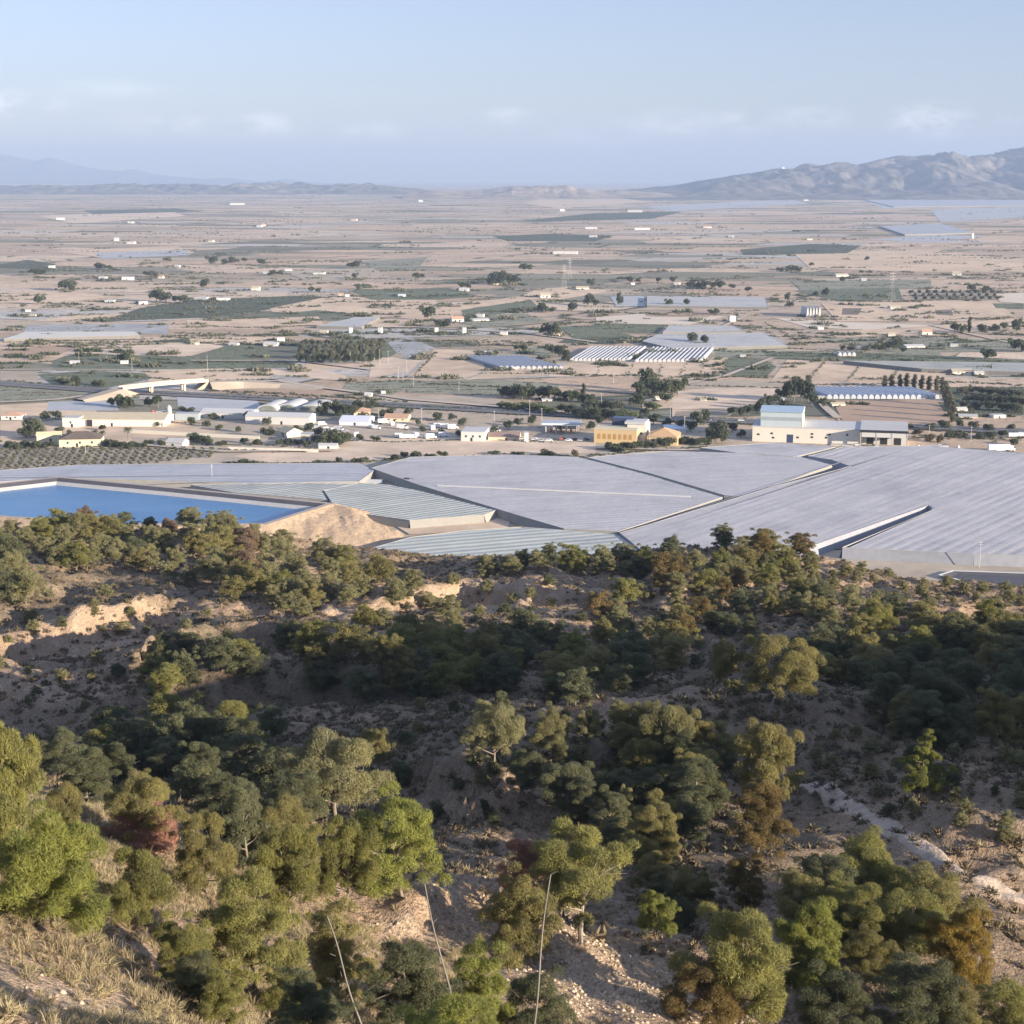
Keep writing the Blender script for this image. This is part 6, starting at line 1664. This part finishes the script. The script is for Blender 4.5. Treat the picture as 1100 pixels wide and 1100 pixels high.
PT_ = """42,327,11,12 70,312,11,20 78,313,8,10 40,297,8,16 107,289,7,14 118,290,5,8 168,324,13,14 178,325,11,12 195,326,9,14 188,325,8,9 180,282,6,8,r,g 165,298,7,10 158,297,6,8 25,331,5,6,r,g
228,285,10,11 251,284,8,11 241,285,7,8 220,309,10,10 381,300,7,7 383,288,8,10 376,288,6,8 335,314,6,8 342,314,5,8 385,313,8,5 262,282,5,7 281,284,6,8 292,296,6,9 300,296,5,8
459,344,16,15 471,352,9,11 478,352,8,10 448,301,8,8 454,300,6,6 530,306,14,12 538,306,15,12 547,305,11,11 555,305,9,9 562,291,8,9 568,291,7,8 496,310,7,8 503,310,6,8 583,336,11,11 594,336,6,7 614,334,9,11 588,360,13,10 598,361,15,11 584,359,8,8 592,380,10,12 602,383,12,13 608,388,12,8 562,378,8,10 555,376,6,7
632,328,13,13 640,329,8,8 635,307,8,9 666,327,9,8 676,304,7,7 685,304,5,6 708,304,6,6 723,304,7,7 742,310,8,9 750,310,7,9 757,310,9,9 766,311,9,9 774,311,10,10 786,311,6,7 804,314,6,7 718,329,8,10 737,329,8,8 665,319,5,6 744,369,12,10 756,371,11,10 763,337,5,6 768,338,7,9 615,334,8,9
887,318,9,9 876,318,5,6 931,280,5,5 846,323,9,8 848,330,6,8 850,292,7,12 858,292,5,9 838,292,5,8 905,303,6,7 872,286,4,5 1044,315,9,8 1060,314,7,9 1025,358,11,12 1034,358,10,9 1041,357,16,5,c 1055,358,10,9 1070,357,9,8 1092,356,14,13 1078,354,8,8 963,376,14,11 955,376,9,10 947,377,8,9 940,377,7,9 930,378,7,10,r,g 1060,387,13,14 1067,386,9,9 1090,377,14,14 1099,378,11,10 905,376,6,8,r,g 915,377,6,9 970,379,6,7
130,388,8,8 137,389,13,9 84,415,10,6,c 79,412,8,8 104,414,6,12,u 108,415,6,12,u 70,413,5,12,u 130,438,13,14 120,437,9,9 138,438,11,12 160,437,9,10 170,438,12,11 198,441,5,10,u 205,442,5,10,u 148,455,7,9 27,470,10,12 36,470,19,15 44,468,16,12,r,g 30,480,8,14,u 20,482,7,16,u 42,481,8,16,u 52,481,7,14,u 10,480,6,14,u
120,480,8,14,u 130,481,8,16,u 142,481,7,14,u 114,479,7,12,u 152,481,6,12,u 160,478,6,10,u 174,479,6,12,u 208,474,8,16 218,476,8,14 225,477,6,12,u 238,479,6,14,u 230,450,6,10 267,452,9,13 287,457,8,8 286,470,10,10 292,470,8,9 350,444,12,12 360,446,15,14 369,448,13,13 378,447,11,12 345,446,9,10,r,g 386,440,10,12 394,441,10,10 402,440,9,10 390,452,8,10
346,480,14,11 358,479,15,13 368,478,12,12 365,480,10,10 340,478,9,10 310,477,6,11,u 320,478,6,11,u 300,478,6,10,u 278,477,6,12,u 262,476,6,10,u 330,480,7,10,u 440,523,9,10 434,491,6,10,u 446,492,7,14,u 462,493,6,12,u 476,491,7,10,u 425,494,6,10,u 390,497,6,12,u 380,497,5,9,u 364,497,6,10,u 584,489,6,14,u 594,490,5,10,u 617,491,8,12,u,b 556,489,4,14,u 530,488,4,12,u
102,472,10,8,p 110,473,10,8,p 138,473,14,10,p,g 340,499,5,10,u 350,500,5,10,u 275,500,5,14,u 262,499,6,12,u
546,428,12,11 553,429,15,12 561,430,16,13 569,429,13,12 583,429,13,12 590,430,14,13 597,430,12,11 606,431,10,10 614,432,12,11 621,432,10,9 627,432,17,6,c 540,427,9,9 634,433,9,10
545,440,8,10,r,l 553,441,8,10,r,l 561,441,8,10,r,l 569,442,8,11,r,l 577,443,9,11,r,l 585,445,9,11,r,l 593,446,8,10,r,l 538,439,6,8,r,l 604,444,9,11 612,446,10,12 620,448,10,12 628,450,10,12 636,450,11,13 644,451,11,13 652,451,11,13 660,452,11,13 668,451,9,11 640,441,10,11 650,440,9,10 658,442,10,11 630,441,8,9 665,438,7,10,r,g 672,446,6,10,r,l 680,449,6,11,r,l
694,420,22,15 700,424,17,13 686,424,14,12 690,432,18,14 684,436,12,12 705,426,15,11 712,424,14,12 720,426,16,13 728,425,15,12 736,419,12,8 716,433,10,12 697,440,8,14,r,l 704,441,7,12,r,l 693,446,7,10 708,449,5,12,u
846,430,18,12 853,432,24,14 861,432,25,14 868,432,20,12 872,436,12,10 838,428,9,10 842,440,10,9 832,434,9,8 826,437,12,8 818,440,12,8 825,445,14,6,c 813,444,11,7 804,446,10,9 795,447,9,9 787,447,9,9 758,452,11,10 747,453,10,9 752,456,7,8 884,438,10,9
770,475,21,17 764,476,15,12 776,477,15,12 757,478,9,12,u 748,478,8,13,u 738,477,8,12,u 732,477,7,10,u 690,482,9,14,u 680,483,9,15,u 670,483,8,14,u 660,485,7,12,u 700,482,8,13,u 655,483,8,12,u 712,480,9,14,u 720,479,10,14,u 666,486,6,12,u
950,416,11,6,c,g 958,416,12,6,c,g 966,416,12,6,c,g 974,416,13,6,c,g 982,417,13,6,c,g 990,418,13,6,c,g 998,419,13,6,c,g 1006,420,14,6,c,g 1012,424,16,7,c,g 1015,430,18,7,c,g 1017,436,18,7,c,g 1019,442,19,7,c,g 1021,448,20,7,c,g 1023,454,20,7,c,g
1034,424,8,10,r,g 1044,423,8,11,r,g 1054,424,8,11,r,g 1064,425,8,11,r,g 1074,426,8,11,r,g 1084,427,8,11,r,g 1094,428,8,11,r,g 1040,432,8,11,r,g 1052,433,8,11,r,g 1064,434,9,12 1076,435,9,12 1088,436,9,12 1099,437,9,12 1048,440,8,11 1062,441,9,12 1076,442,9,13 1090,443,9,13 1036,438,7,9,r,g
1086,461,6,10,u 1020,470,7,14,u 1032,470,6,12,u 1050,471,6,14,u 985,466,6,12,u,b 1000,474,8,14,u,b 1008,475,9,8,u,b 1064,470,6,12,u 975,460,5,9,u
412,450,9,9 420,447,8,8 438,449,9,9 449,456,6,8,u 470,452,8,9 486,452,7,8 496,458,8,9 455,463,5,8,u 474,466,5,9,u 492,468,6,10,u 532,466,8,8 546,462,9,9 556,458,8,9 571,456,9,9 634,462,9,9 644,457,10,10 690,458,11,11 702,456,10,10 716,458,9,9 730,462,10,10 742,464,11,10 786,464,9,9 796,470,8,9 60,450,8,9 50,452,9,10 172,458,6,8,u 206,456,7,8 222,458,6,8,u 236,462,6,9,u 256,464,6,9,u 320,466,8,9 332,464,9,9 342,468,8,9 356,470,9,10 372,474,8,10 388,472,6,9,u 404,474,6,10,u 110,462,6,9,u 64,466,7,9 74,468,6,8,u 1000,462,7,10 1014,460,8,10 1030,458,8,9 1046,460,7,9 1062,463,7,9 1078,470,7,9 1090,478,7,9,u"""
for tok in PT_.split():
    t = tok.split(','); x, y, h, w = map(float, t[:4]); sh = t[4] if len(t) > 4 else 'r'; lf = t[5] if len(t) > 5 else 'd'
    g_ = 1.25 if y > 402 and sh in 'rc' else (1.15 if y > 402 else 1.1)
    ptree(x, y, h * g_, w * g_, sh, lf)
# the poplar grove
rg3 = random.Random(9)
for i in range(11):
    for j in range(4):
        x = 322 + i * 8.4 + j * 1.5 + rg3.uniform(-1, 1); y = 391.5 - j * 6.0 + rg3.uniform(-.6, .6) - max(0, i - 7) * 0.8
        ptree(x, y, 13.5 - j * 1.2, 8, 'r', 'g' if j else 'd', 'tall dark tree planted in the rows of the dense grove', 'trees of the dense planted grove')
# orchard rows below the villa
for i in range(13):
    for j in range(24):
        y = 482.5 + i * 1.75 + i * i * 0.012; x = j * 9.9 + (i % 2) * 3.2 - i * 1.2 + rg3.uniform(-0.6, 0.6)
        lim = 230 - max(0, i - 5) * 19
        if x > lim or x < -12: continue
        ptree(x, y, 3.2 + 0.07 * i, 5.0, 'u', 'g', 'small clipped tree in the orchard rows behind the bluish net strip', 'orchard trees in rows', 'orchard tree')
# dotted orchard far out
for j in range(3):
    for i in range(11):
        ptree(979 + i * 8.7 + j * 3, 315 + j * 3.4, 4.2, 5, 'u', 'd', 'small dark tree in the dotted far orchard under the lattice pylon', 'trees of the dotted far orchard', 'orchard tree')

# ------------------------------------------------------------------ scrub lines along banks, roads and field edges: nobody could count it
def scrub_lines(name, lines, m, seed):
    rng = np.random.default_rng(seed); X = []; S = []
    for ln in lines.strip().splitlines():
        t = ln.split(); hpx, wpx = map(float, t[0].split(',')); pts = [tuple(map(float, q.split(','))) for q in t[1:]]
        for (x0, y0), (x1, y1) in zip(pts[:-1], pts[1:]):
            n = max(2, int(abs(x1 - x0) / 2.2 + abs(y1 - y0) / 1.0))
            for k in range(n):
                if rng.random() < 0.18: continue
                u = (k + rng.random()) / n
                y = y0 + (y1 - y0) * u + rng.normal() * wpx * 0.35
                p = G(x0 + (x1 - x0) * u + rng.normal() * 1.0, y); X.append(p); S.append(hpx / PPM(y) * (0.55 + 0.8 * rng.random()))
    X = np.array(X); S = np.array(S); n = len(X); B = 22
    d = rng.normal(size=(n, B, 3)); d[..., 2] = np.abs(d[..., 2]); d /= np.linalg.norm(d, axis=2)[..., None]
    r = S[:, None, None]
    p = X[:, None, :] + d * r * np.array([1.15, 1.15, 0.72]) * (0.4 + 0.6 * rng.random((n, B, 1)))
    a = d + rng.normal(size=d.shape) * 0.5; a /= np.linalg.norm(a, axis=2)[..., None]
    s = np.cross(d, a) + rng.normal(size=d.shape) * 0.3; s /= np.linalg.norm(s, axis=2)[..., None]
    V = np.stack([p - s * r * 0.26 - a * r * 0.2, p + s * r * 0.26 - a * r * 0.2, p + a * r * 0.5], 2).reshape(-1, 3)
    T = np.repeat(rng.random(n * B), 3)
    o = link(name, mesh_data(name, V, np.arange(len(V)).reshape(-1, 3), False, T), None, m); tag(o, kind='stuff')
scrub_lines('roadside_scrub', """
2.2,1.4 0,409 60,414 105,417
2.0,1.2 170,424 260,424 330,428 350,430
2.4,1.5 220,420 280,422 350,426 380,428
2.4,1.6 225,426 330,431 420,436 520,440 620,446 700,448
2.4,1.6 690,452 800,456 960,460 1100,468
2.2,1.4 700,448 800,451 905,455
2.0,2.0 960,460 1040,462 1100,466
2.2,2.5 980,470 1060,471 1100,474
1.6,0.8 400,437 500,442 560,446
1.8,0.9 150,405 200,409 300,408
1.6,0.6 205,388 320,392 330,396
1.8,0.9 372,412 440,409 458,411
2.2,1.0 360,424 380,428 440,432
1.6,0.7 445,404 468,378
1.5,0.6 515,401 600,402 640,403
2.2,1.2 620,404 700,404 745,406 775,404
1.4,0.5 680,391 672,404
1.4,0.5 712,391 706,404
1.4,0.5 738,391 730,404
1.4,0.5 646,391 640,403
1.4,0.5 756,391 752,404
1.4,0.5 780,386 772,404
1.8,0.7 726,414 800,416 900,419
2.4,1.5 735,404 800,405 826,406
1.6,0.6 886,389 868,408
1.6,0.6 926,391 910,409
1.6,0.6 968,394 955,409
1.4,0.6 845,386 905,388 1000,398
1.8,1.0 826,411 900,414 960,412 1020,412
2.2,1.2 1010,410 1060,412 1100,414
1.8,1.5 760,377 860,380 960,383 1060,388 1100,391
1.8,1.5 820,382 900,384 960,387
1.6,1.0 775,371 860,375 900,378
1.5,0.6 884,432 892,444 900,452
1.5,1.0 820,346 850,362 868,372
1.6,0.8 780,346 800,352 830,358
1.6,0.9 150,368 165,367 205,367
1.4,0.5 0,368 100,366 165,364
1.3,0.5 200,349 260,352 300,352
1.3,0.5 60,346 130,340 200,341
1.4,0.7 280,352 330,350 400,352 470,354
1.3,0.5 300,360 350,358 420,357 520,358
1.6,1.0 540,366 580,372 610,380
2.0,1.2 0,475 60,479 120,480 200,480
1.8,1.0 160,474 210,478 280,478 340,482
1.8,0.9 230,482 300,486 330,485
2.0,1.2 240,497 300,498 360,497 400,496 440,492
1.8,1.0 410,493 480,492 540,489
2.0,1.0 540,488 600,490 640,492
2.0,1.4 630,490 700,484 760,480
1.6,0.5 622,491.5 660,502 700,514 740,524 778,534
1.8,0.6 665,572 720,556 790,541 850,518 900,499
1.8,0.6 388,508 450,522 520,542 570,558 620,570
1.6,0.8 200,517 280,520 384,520
1.6,0.6 20,510 60,511 180,521
1.6,0.5 862,490 895,494 915,500
1.5,0.5 800,488 850,490 870,487 895,481
1.6,0.9 350,472 420,475 520,472 600,476
1.6,0.8 100,450 160,452 220,455
1.6,0.8 345,446 420,450 470,452
2.0,1.4 460,413 540,416 600,424
""", FARLEAF['d'], 31)
rr5 = random.Random(77)
far_lines = []
def fl(h_, sp, x0, y0, x1, y1): far_lines.append(f"{h_:.2f},{sp:.2f} {x0:.0f},{y0:.2f} {x1:.0f},{y1:.2f}")
for k in range(560):                                        # hedges and ditches between the fields
    y = 209 + 165 * rr5.random() ** 1.7; x = rr5.uniform(-20, 1110); L = rr5.uniform(8, 80) * (0.6 + (y - 200) / 220); sl = rr5.uniform(-0.05, 0.05); q = (y - 195) / 150
    fl(max(0.6, rr5.uniform(1.2, 2.6) * q + 0.15), 0.25 + q * 0.7, x, y, x + L, y + sl * L * q)
for k in range(420):                                        # thickets around farms
    y = 209 + 190 * rr5.random() ** 1.5; x = rr5.uniform(-10, 1110); q = (y - 195) / 150; L = rr5.uniform(4, 22) * (0.4 + q)
    fl(max(0.7, rr5.uniform(1.8, 4.2) * q + 0.3), 0.4 + q, x, y, x + L, y + rr5.uniform(-0.8, 0.8) * q)
for k in range(300):                                        # taller thickets nearer by
    y = 285 + 125 * rr5.random(); x = rr5.uniform(-10, 1110); q = (y - 195) / 150; L = rr5.uniform(3, 16) * (0.5 + q)
    if not (425 < x < 520 and 376 < y < 405): fl(rr5.uniform(1.6, 3.6) * q, 0.3 + 0.6 * q, x, y, x + L, y + rr5.uniform(-0.5, 0.5))
for f in FARM:
    x, y, w = f[0], f[1], f[2]; k = (y - 195) / 150
    fl(2.0 * k + 0.5, 0.5, x - w * rr5.uniform(0.6, 1.6), y - 1.2 * k, x - w * 0.3, y - 1.5 * k)
    fl(2.2 * k + 0.5, 0.5, x + w * 0.4, y - 1.0 * k, x + w * rr5.uniform(0.8, 2.0), y - 0.6 * k)
    if rr5.random() < 0.6: fl(1.5 * k + 0.3, 0.4, x - w * 0.6, y + 0.5 * k, x + w * rr5.uniform(-0.2, 0.6), y + 0.9 * k)
scrub_lines('field_edge_scrub', '\n'.join(far_lines[::2]), FARLEAF['g'], 32)
scrub_lines('field_edge_scrub', '\n'.join(far_lines[1::2]), FARLEAF['d'], 34)
# crops, orchards and rough ground that fill whole plots
plot_lines = []
for ln in FIELDS.strip().splitlines():
    t = ln.split()
    if t[0] not in 'GDOQ': continue
    P = [tuple(map(float, q.split(','))) for q in t[1:]]
    y0, y1 = min(p[1] for p in P), max(p[1] for p in P)
    if y1 < 225: continue
    y = y0 + 0.8
    dens = {'G': 0.62, 'D': 0.8, 'O': 0.45, 'Q': 0.15}[t[0]]
    while y < y1 - 0.2:
        xs = []
        for i in range(len(P)):
            a, b = P[i], P[(i + 1) % len(P)]
            if (a[1] <= y) != (b[1] <= y): xs.append(a[0] + (b[0] - a[0]) * (y - a[1]) / (b[1] - a[1]))
        xs.sort(); k = max(0.12, (y - 195) / 150)
        for a, b in zip(xs[::2], xs[1::2]):
            x = a
            while x < b:
                L = rr5.uniform(4, 26) * (0.5 + k)
                if rr5.random() < dens: plot_lines.append(f"{(0.75 if t[0] != 'D' else 1.2) * k + 0.25:.2f},{0.35 * k:.2f} {x:.0f},{y:.2f} {min(b, x + L):.0f},{y:.2f}")
                x += L
        y += 0.55 + 1.35 * k
scrub_lines('crop_rows', '\n'.join(plot_lines), FARLEAF['g'], 33)

# ------------------------------------------------------------------ mountains and low hills at the horizon
def mtn_mat(name, a, b, sc):
    m, nt, out = nodes_of(name)
    pos = N(nt, 'ShaderNodeNewGeometry').outputs['Position']
    n1 = noise_n(nt, pos, sc, 6, 0.65)
    c = ramp(nt, n1, [(0.35, a), (0.65, b)])
    bsdf(nt, out, c, 0.95, noise_n(nt, pos, sc * 4, 5, 0.7), 0.25 / sc * 0.1, 0.05)
    return m
def mountains(prof, D0, depth, m, rough, seed, nx=260, nd=70):
    """a real range: crest profile, flanks and spurs"""
    px = np.array([p[0] for p in prof], float); py = np.array([p[1] for p in prof], float)
    xs = np.linspace(px[0], px[-1], nx)
    yy = np.interp(xs, px, py)
    V = []; 
    ts = np.linspace(-1, 1, nd)
    X = np.empty((nd, nx)); Y = np.empty((nd, nx)); Z = np.empty((nd, nx))
    crest = np.array([PT(a, b, D0)[2] for a, b in zip(xs, yy)])
    gx = np.array([PT(a, 300, D0)[0] for a in xs])
    for i, t in enumerate(ts):
        y = D0 + t * depth
        X[i] = gx * (y / D0 * 0.35 + 0.65); Y[i] = y
        e = (1 - abs(t)) ** 1.15
        Z[i] = crest * e
    nz = ridged(X / (depth * 0.42), Y / (depth * 0.55), seed, 5)
    nz2 = ridged(X / (depth * 0.16), Y / (depth * 0.35), seed + 9, 4)
    env = np.clip(1 - np.abs(ts)[:, None], 0, 1) ** 0.6 * np.clip(np.abs(ts)[:, None] * 5, 0.12, 1)
    Z = Z + rough * env * (nz * 0.65 + nz2 * 0.35 - 0.35) * np.clip(crest / crest.max(), 0.15, 1)[None, :]
    Z -= 6
    idx = np.arange(nx * nd).reshape(nd, nx)
    q = np.stack([idx[:-1, :-1], idx[:-1, 1:], idx[1:, 1:], idx[1:, :-1]], -1).reshape(-1, 4)
    o = link('mountains', mesh_data('mountains', np.stack([X, Y, Z], -1).reshape(-1, 3), q, True), None, m)
    return tag(o, kind='structure')
MM = mtn_mat('mountain_rock', (0.08, 0.08, 0.08), (0.25, 0.21, 0.185), 0.004)
mountains([(660, 206), (700, 203), (725, 199), (745, 194), (770, 190), (800, 187), (830, 180), (845, 181), (870, 178), (900, 179), (925, 174), (945, 169), (960, 166), (975, 167), (990, 165), (1010, 168), (1030, 171), (1050, 168), (1070, 163), (1090, 158), (1105, 154), (1150, 148), (1220, 156), (1300, 150), (1420, 190)], 15500, 3600, MM, 420, 5, 560, 150)
mountains([(-300, 150), (-100, 158), (0, 163), (20, 167), (45, 172), (62, 168), (85, 176), (110, 181), (135, 184), (150, 181), (170, 187), (200, 190), (225, 192), (250, 191), (280, 195), (310, 192), (340, 196), (420, 198), (520, 199), (640, 199), (760, 198)], 43000, 3400, MM, 240, 15, 260, 60)
LOWM = mtn_mat('low_hill_scrub', (0.065, 0.07, 0.07), (0.24, 0.20, 0.165), 0.006)
mountains([(-200, 203), (0, 201), (60, 200), (120, 199), (190, 198), (250, 199), (300, 197.5), (340, 199), (390, 198), (430, 201), (460, 204)], 17500, 1600, LOWM, 150, 25, 260, 40)
mountains([(440, 206), (470, 203), (500, 204.5), (520, 203), (536, 200.5), (560, 199), (590, 198.5), (610, 198), (618, 201), (640, 203.5), (660, 203), (690, 205), (720, 207)], 14000, 1500, mtn_mat('mesa_earth', (0.24, 0.19, 0.145), (0.42, 0.34, 0.27), 0.006), 60, 35, 200, 40)
# the pale dome on the near spur of the range
q = MB(); q.lathe([(60, 0), (58, 30), (40, 55), (10, 68)], 0, 0, 14); o = q.build('hilltop_dome', WHITE); p = PT(840, 181.5, 15300); o.location = p - np.array([0, 0, 20]); o.scale = (0.6, 0.6, 0.6); tag(o, 'tiny white dome on the crest of the mountain range', 'dome')
# ================================================================== labels that single each plant out
LM = [('the broad bright pine on the grassy slope', 58, 930), ('the dead red shrub', 155, 890), ('the forked umbrella pine', 362, 835), ('the grassy knoll', 430, 950), ('the spreading pine', 640, 950), ('the rubble bank', 665, 1055), ('the dirt path', 1000, 935),
      ('the yellowed pine', 1026, 1020), ('the cone-shaped young pine', 990, 815), ('the round-crowned sunlit pine', 824, 725), ('the bare rocky patch', 680, 765), ('the flat-topped valley pine', 530, 785), ('the pale eroded cliff', 60, 685), ('the shaded clay mound', 70, 735), ('the blue reservoir', 150, 545),
      ('the earth mound', 370, 565), ('the white-rimmed basin', 1060, 625), ('the blue side net', 980, 602), ('the sunlit bare slope', 560, 635), ('the pale green net roof', 450, 590), ('the domed path pine', 915, 920), ('the stacked pines', 815, 850),
      ('the largest net greenhouse', 880, 560), ('the ravine bend', 200, 800), ('the shaded gully', 760, 920), ('the upper clearing', 280, 655), ('the two leaning poles', 440, 1060),
      ('the blue tower', 850, 445), ('the lorry', 1076, 478), ('the orange hip-roofed house', 711, 468), ('the ochre building', 660, 466), ('the filling station', 600, 462), ('the white hall', 508, 468), ('the van yard', 440, 462), ('the long white barn', 298, 450), ('the livestock shed', 120, 452), ('the villa', 86, 472), ('the road bridge', 175, 418), ('the feed mill', 182, 445),
      ('the lone white hut in the green', 80, 390), ('the poplar grove', 360, 380), ('the side-dark ribbed tunnel', 570, 386), ('the two ribbed tunnels', 685, 380), ('the brown field', 950, 440), ('the cypress row', 1020, 440), ('the tan plots', 920, 398), ('the dotted shade', 1040, 362), ('the chapel-like house', 787, 340), ('the pointed white farmhouse', 586, 315), ('the long far shed', 607, 272),
      ('the dark green field', 240, 330), ('the pair of white sheds', 125, 300), ('the cream strip greenhouse', 80, 360), ('the lattice pylon', 958, 310), ('the pale ribbed tank', 873, 335), ('the lavender net roof', 590, 530), ('the bluish net strip', 200, 508), ('the mountain foot', 900, 215), ('the pale mesa', 575, 205), ('the low blue hills', 250, 202), ('the farmhouse with the round tree', 492, 342), ('the hamlet of far houses', 280, 243), ('the lone chimney-like farm', 1045, 255), ('the bare tan field', 480, 390), ('the pink plot', 1060, 318)]
LMP = np.array([(a[1], a[2]) for a in LM], float)
ORD = ['first', 'second', 'third', 'fourth', 'fifth', 'sixth', 'seventh', 'eighth', 'ninth', 'tenth', 'eleventh', 'twelfth', 'thirteenth', 'fourteenth', 'fifteenth', 'sixteenth']
def write_labels():
    groups = {}
    for t in TREES:
        q = np.array([t[1], t[2]], float)
        d = np.linalg.norm((LMP - q) * np.array([1, 1.6]), axis=1)
        i = int(d.argmin())
        best, bj = 9, None
        v = q - LMP[i]; v = v / (np.linalg.norm(v) + 1e-6)
        for j in range(len(LM)):
            if j == i: continue
            u = LMP[j] - LMP[i]; L = np.linalg.norm(u)
            if L > 330: continue
            c = 1 - float(v @ (u / L)) + L / 3000
            if c < best: best, bj = c, j
        groups.setdefault((t[5], i, bj), []).append((d[i], t))
    for (kind, i, j), lst in groups.items():
        lst.sort(key=lambda a: a[0])
        for k, (_, t) in enumerate(lst):
            a = LM[i][0]; b = LM[j][0]
            if len(lst) == 1: s = f"{t[3]} {kind} by {a}, on the side of {b}"
            else: s = f"{t[3]} {kind}, {ORD[min(k, 15)]} from {a} towards {b}"
            w = s.split()
            if len(w) > 16:
                s = s.replace(', on the side of', ' facing'); w = s.split()
            if len(w) > 16:
                s = s.split(' ', 1)[1]
            if len(s.split()) > 16: s = s.replace(' towards the ', ' towards ').replace(' from the ', ' from ')
            t[0]['label'] = s
write_labels()
# ================================================================== air, sky, sun, camera
HAZE_D = 5.3e-5
hz = MB(); hz.box(-46000, 46000, -2500, 47000, -60, 900)
hm, nt, out = nodes_of('haze_air')
pv = nt.nodes.new('ShaderNodeVolumePrincipled')
pv.inputs['Color'].default_value = (0.355, 0.465, 0.66, 1)
pv.inputs['Density'].default_value = HAZE_D
pv.inputs['Anisotropy'].default_value = 0.0
nt.links.new(pv.outputs[0], out.inputs['Volume'])
haze = hz.build('haze', hm); tag(haze, kind='stuff')

w = bpy.data.worlds.new('World'); SC.world = w; w.use_nodes = True
nt = w.node_tree; nt.nodes.clear()
wo = nt.nodes.new('ShaderNodeOutputWorld')
sky = nt.nodes.new('ShaderNodeTexSky'); sky.sky_type = 'NISHITA'; sky.sun_disc = False
sky.sun_elevation = SUN_EL
sky.sun_rotation = math.atan2(SUN_DIR[0], SUN_DIR[1])
sky.altitude = 150; sky.air_density = 1.0; sky.dust_density = 0.15; sky.ozone_density = 4.0
bg = nt.nodes.new('ShaderNodeBackground'); bg.inputs['Strength'].default_value = 0.079
# small far cumulus in the sky, low over the mountains
tc = nt.nodes.new('ShaderNodeTexCoord').outputs['Generated']
mp = N(nt, 'ShaderNodeMapping', i_Scale=(1, 1, 2.2)); nt.links.new(tc, mp.inputs[0])
cn = noise_n(nt, mp.outputs[0], 42.0, 6, 0.62)
acc = None
for px, py, rx, ry, k in [(18, 112, 52, 13, 1.0), (185, 133, 60, 14, 0.45), (280, 134, 50, 13, 0.7), (395, 143, 40, 12, 0.55), (548, 126, 28, 10, 0.5), (720, 134, 60, 16, 0.5), (805, 130, 34, 13, 0.65), (872, 128, 40, 12, 0.55), (1000, 130, 40, 20, 1.0), (1052, 134, 40, 10, 0.6), (640, 150, 60, 14, 0.3), (120, 95, 60, 10, 0.25)]:
    d = ray(px, py); d /= np.linalg.norm(d)
    sb = N(nt, 'ShaderNodeVectorMath', operation='SUBTRACT'); nt.links.new(tc, sb.inputs[0]); sb.inputs[1].default_value = d
    ml = N(nt, 'ShaderNodeVectorMath', operation='MULTIPLY'); nt.links.new(sb.outputs[0], ml.inputs[0]); ml.inputs[1].default_value = (F / rx, F / rx * 0.4, F / ry)
    ln = N(nt, 'ShaderNodeVectorMath', operation='LENGTH'); nt.links.new(ml.outputs[0], ln.inputs[0])
    v = math_n(nt, 'MULTIPLY', math_n(nt, 'SUBTRACT', 1.25, ln.outputs['Value'], True), k)
    acc = v if acc is None else math_n(nt, 'MAXIMUM', acc, v)
cl = math_n(nt, 'MULTIPLY', acc, ramp(nt, cn, [(0.40, 0.0), (0.62, 1.0)]), True)
hi = N(nt, 'ShaderNodeHueSaturation', i_Saturation=0.80, i_Value=1.0); nt.links.new(sky.outputs[0], hi.inputs['Color'])
tint = mix_c(nt, 1.0, hi.outputs[0], (0.90, 0.765, 0.835), 'MULTIPLY')
cc = mix_c(nt, math_n(nt, 'MULTIPLY', cl, 0.55), tint, (8.0, 7.6, 8.0))
# unseen bright sky layer added overhead to lift the fill in shade
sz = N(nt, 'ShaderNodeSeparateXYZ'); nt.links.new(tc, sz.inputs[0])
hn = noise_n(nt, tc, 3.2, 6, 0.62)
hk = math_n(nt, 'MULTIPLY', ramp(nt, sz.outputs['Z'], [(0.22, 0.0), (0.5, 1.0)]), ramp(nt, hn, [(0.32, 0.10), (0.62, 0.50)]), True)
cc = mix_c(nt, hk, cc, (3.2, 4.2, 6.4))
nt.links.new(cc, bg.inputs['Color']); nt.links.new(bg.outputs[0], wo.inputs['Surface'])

sl = bpy.data.lights.new('sun', 'SUN'); sl.energy = 4.9; sl.angle = math.radians(0.5); sl.color = (1.0, 0.86, 0.68)
so = bpy.data.objects.new('sun', sl); COL.objects.link(so)
so.rotation_euler = Vector([float(-c) for c in SUN_DIR]).to_track_quat('-Z', 'Y').to_euler()
so.location = (0, 0, 600)

cd = bpy.data.cameras.new('camera'); co = bpy.data.objects.new('camera', cd); COL.objects.link(co)
cd.sensor_fit = 'HORIZONTAL'; cd.sensor_width = 36.0; cd.lens = 36.0 * F / 1100.0
cd.clip_start = 1.0; cd.clip_end = 120000
co.location = (0, 0, CAM_Z); co.rotation_euler = (math.pi / 2 - PITCH, 0, 0)
SC.camera = co
SC.view_settings.view_transform = 'Standard'; SC.view_settings.look = 'None'
SC.view_settings.exposure = 1.58; SC.view_settings.gamma = 1.0; SC.view_settings.use_curve_mapping = False
SC.cycles.max_bounces = 6; SC.cycles.diffuse_bounces = 3; SC.cycles.glossy_bounces = 2; SC.cycles.transmission_bounces = 3
SC.cycles.volume_bounces = 1
SC.cycles.use_denoising = True
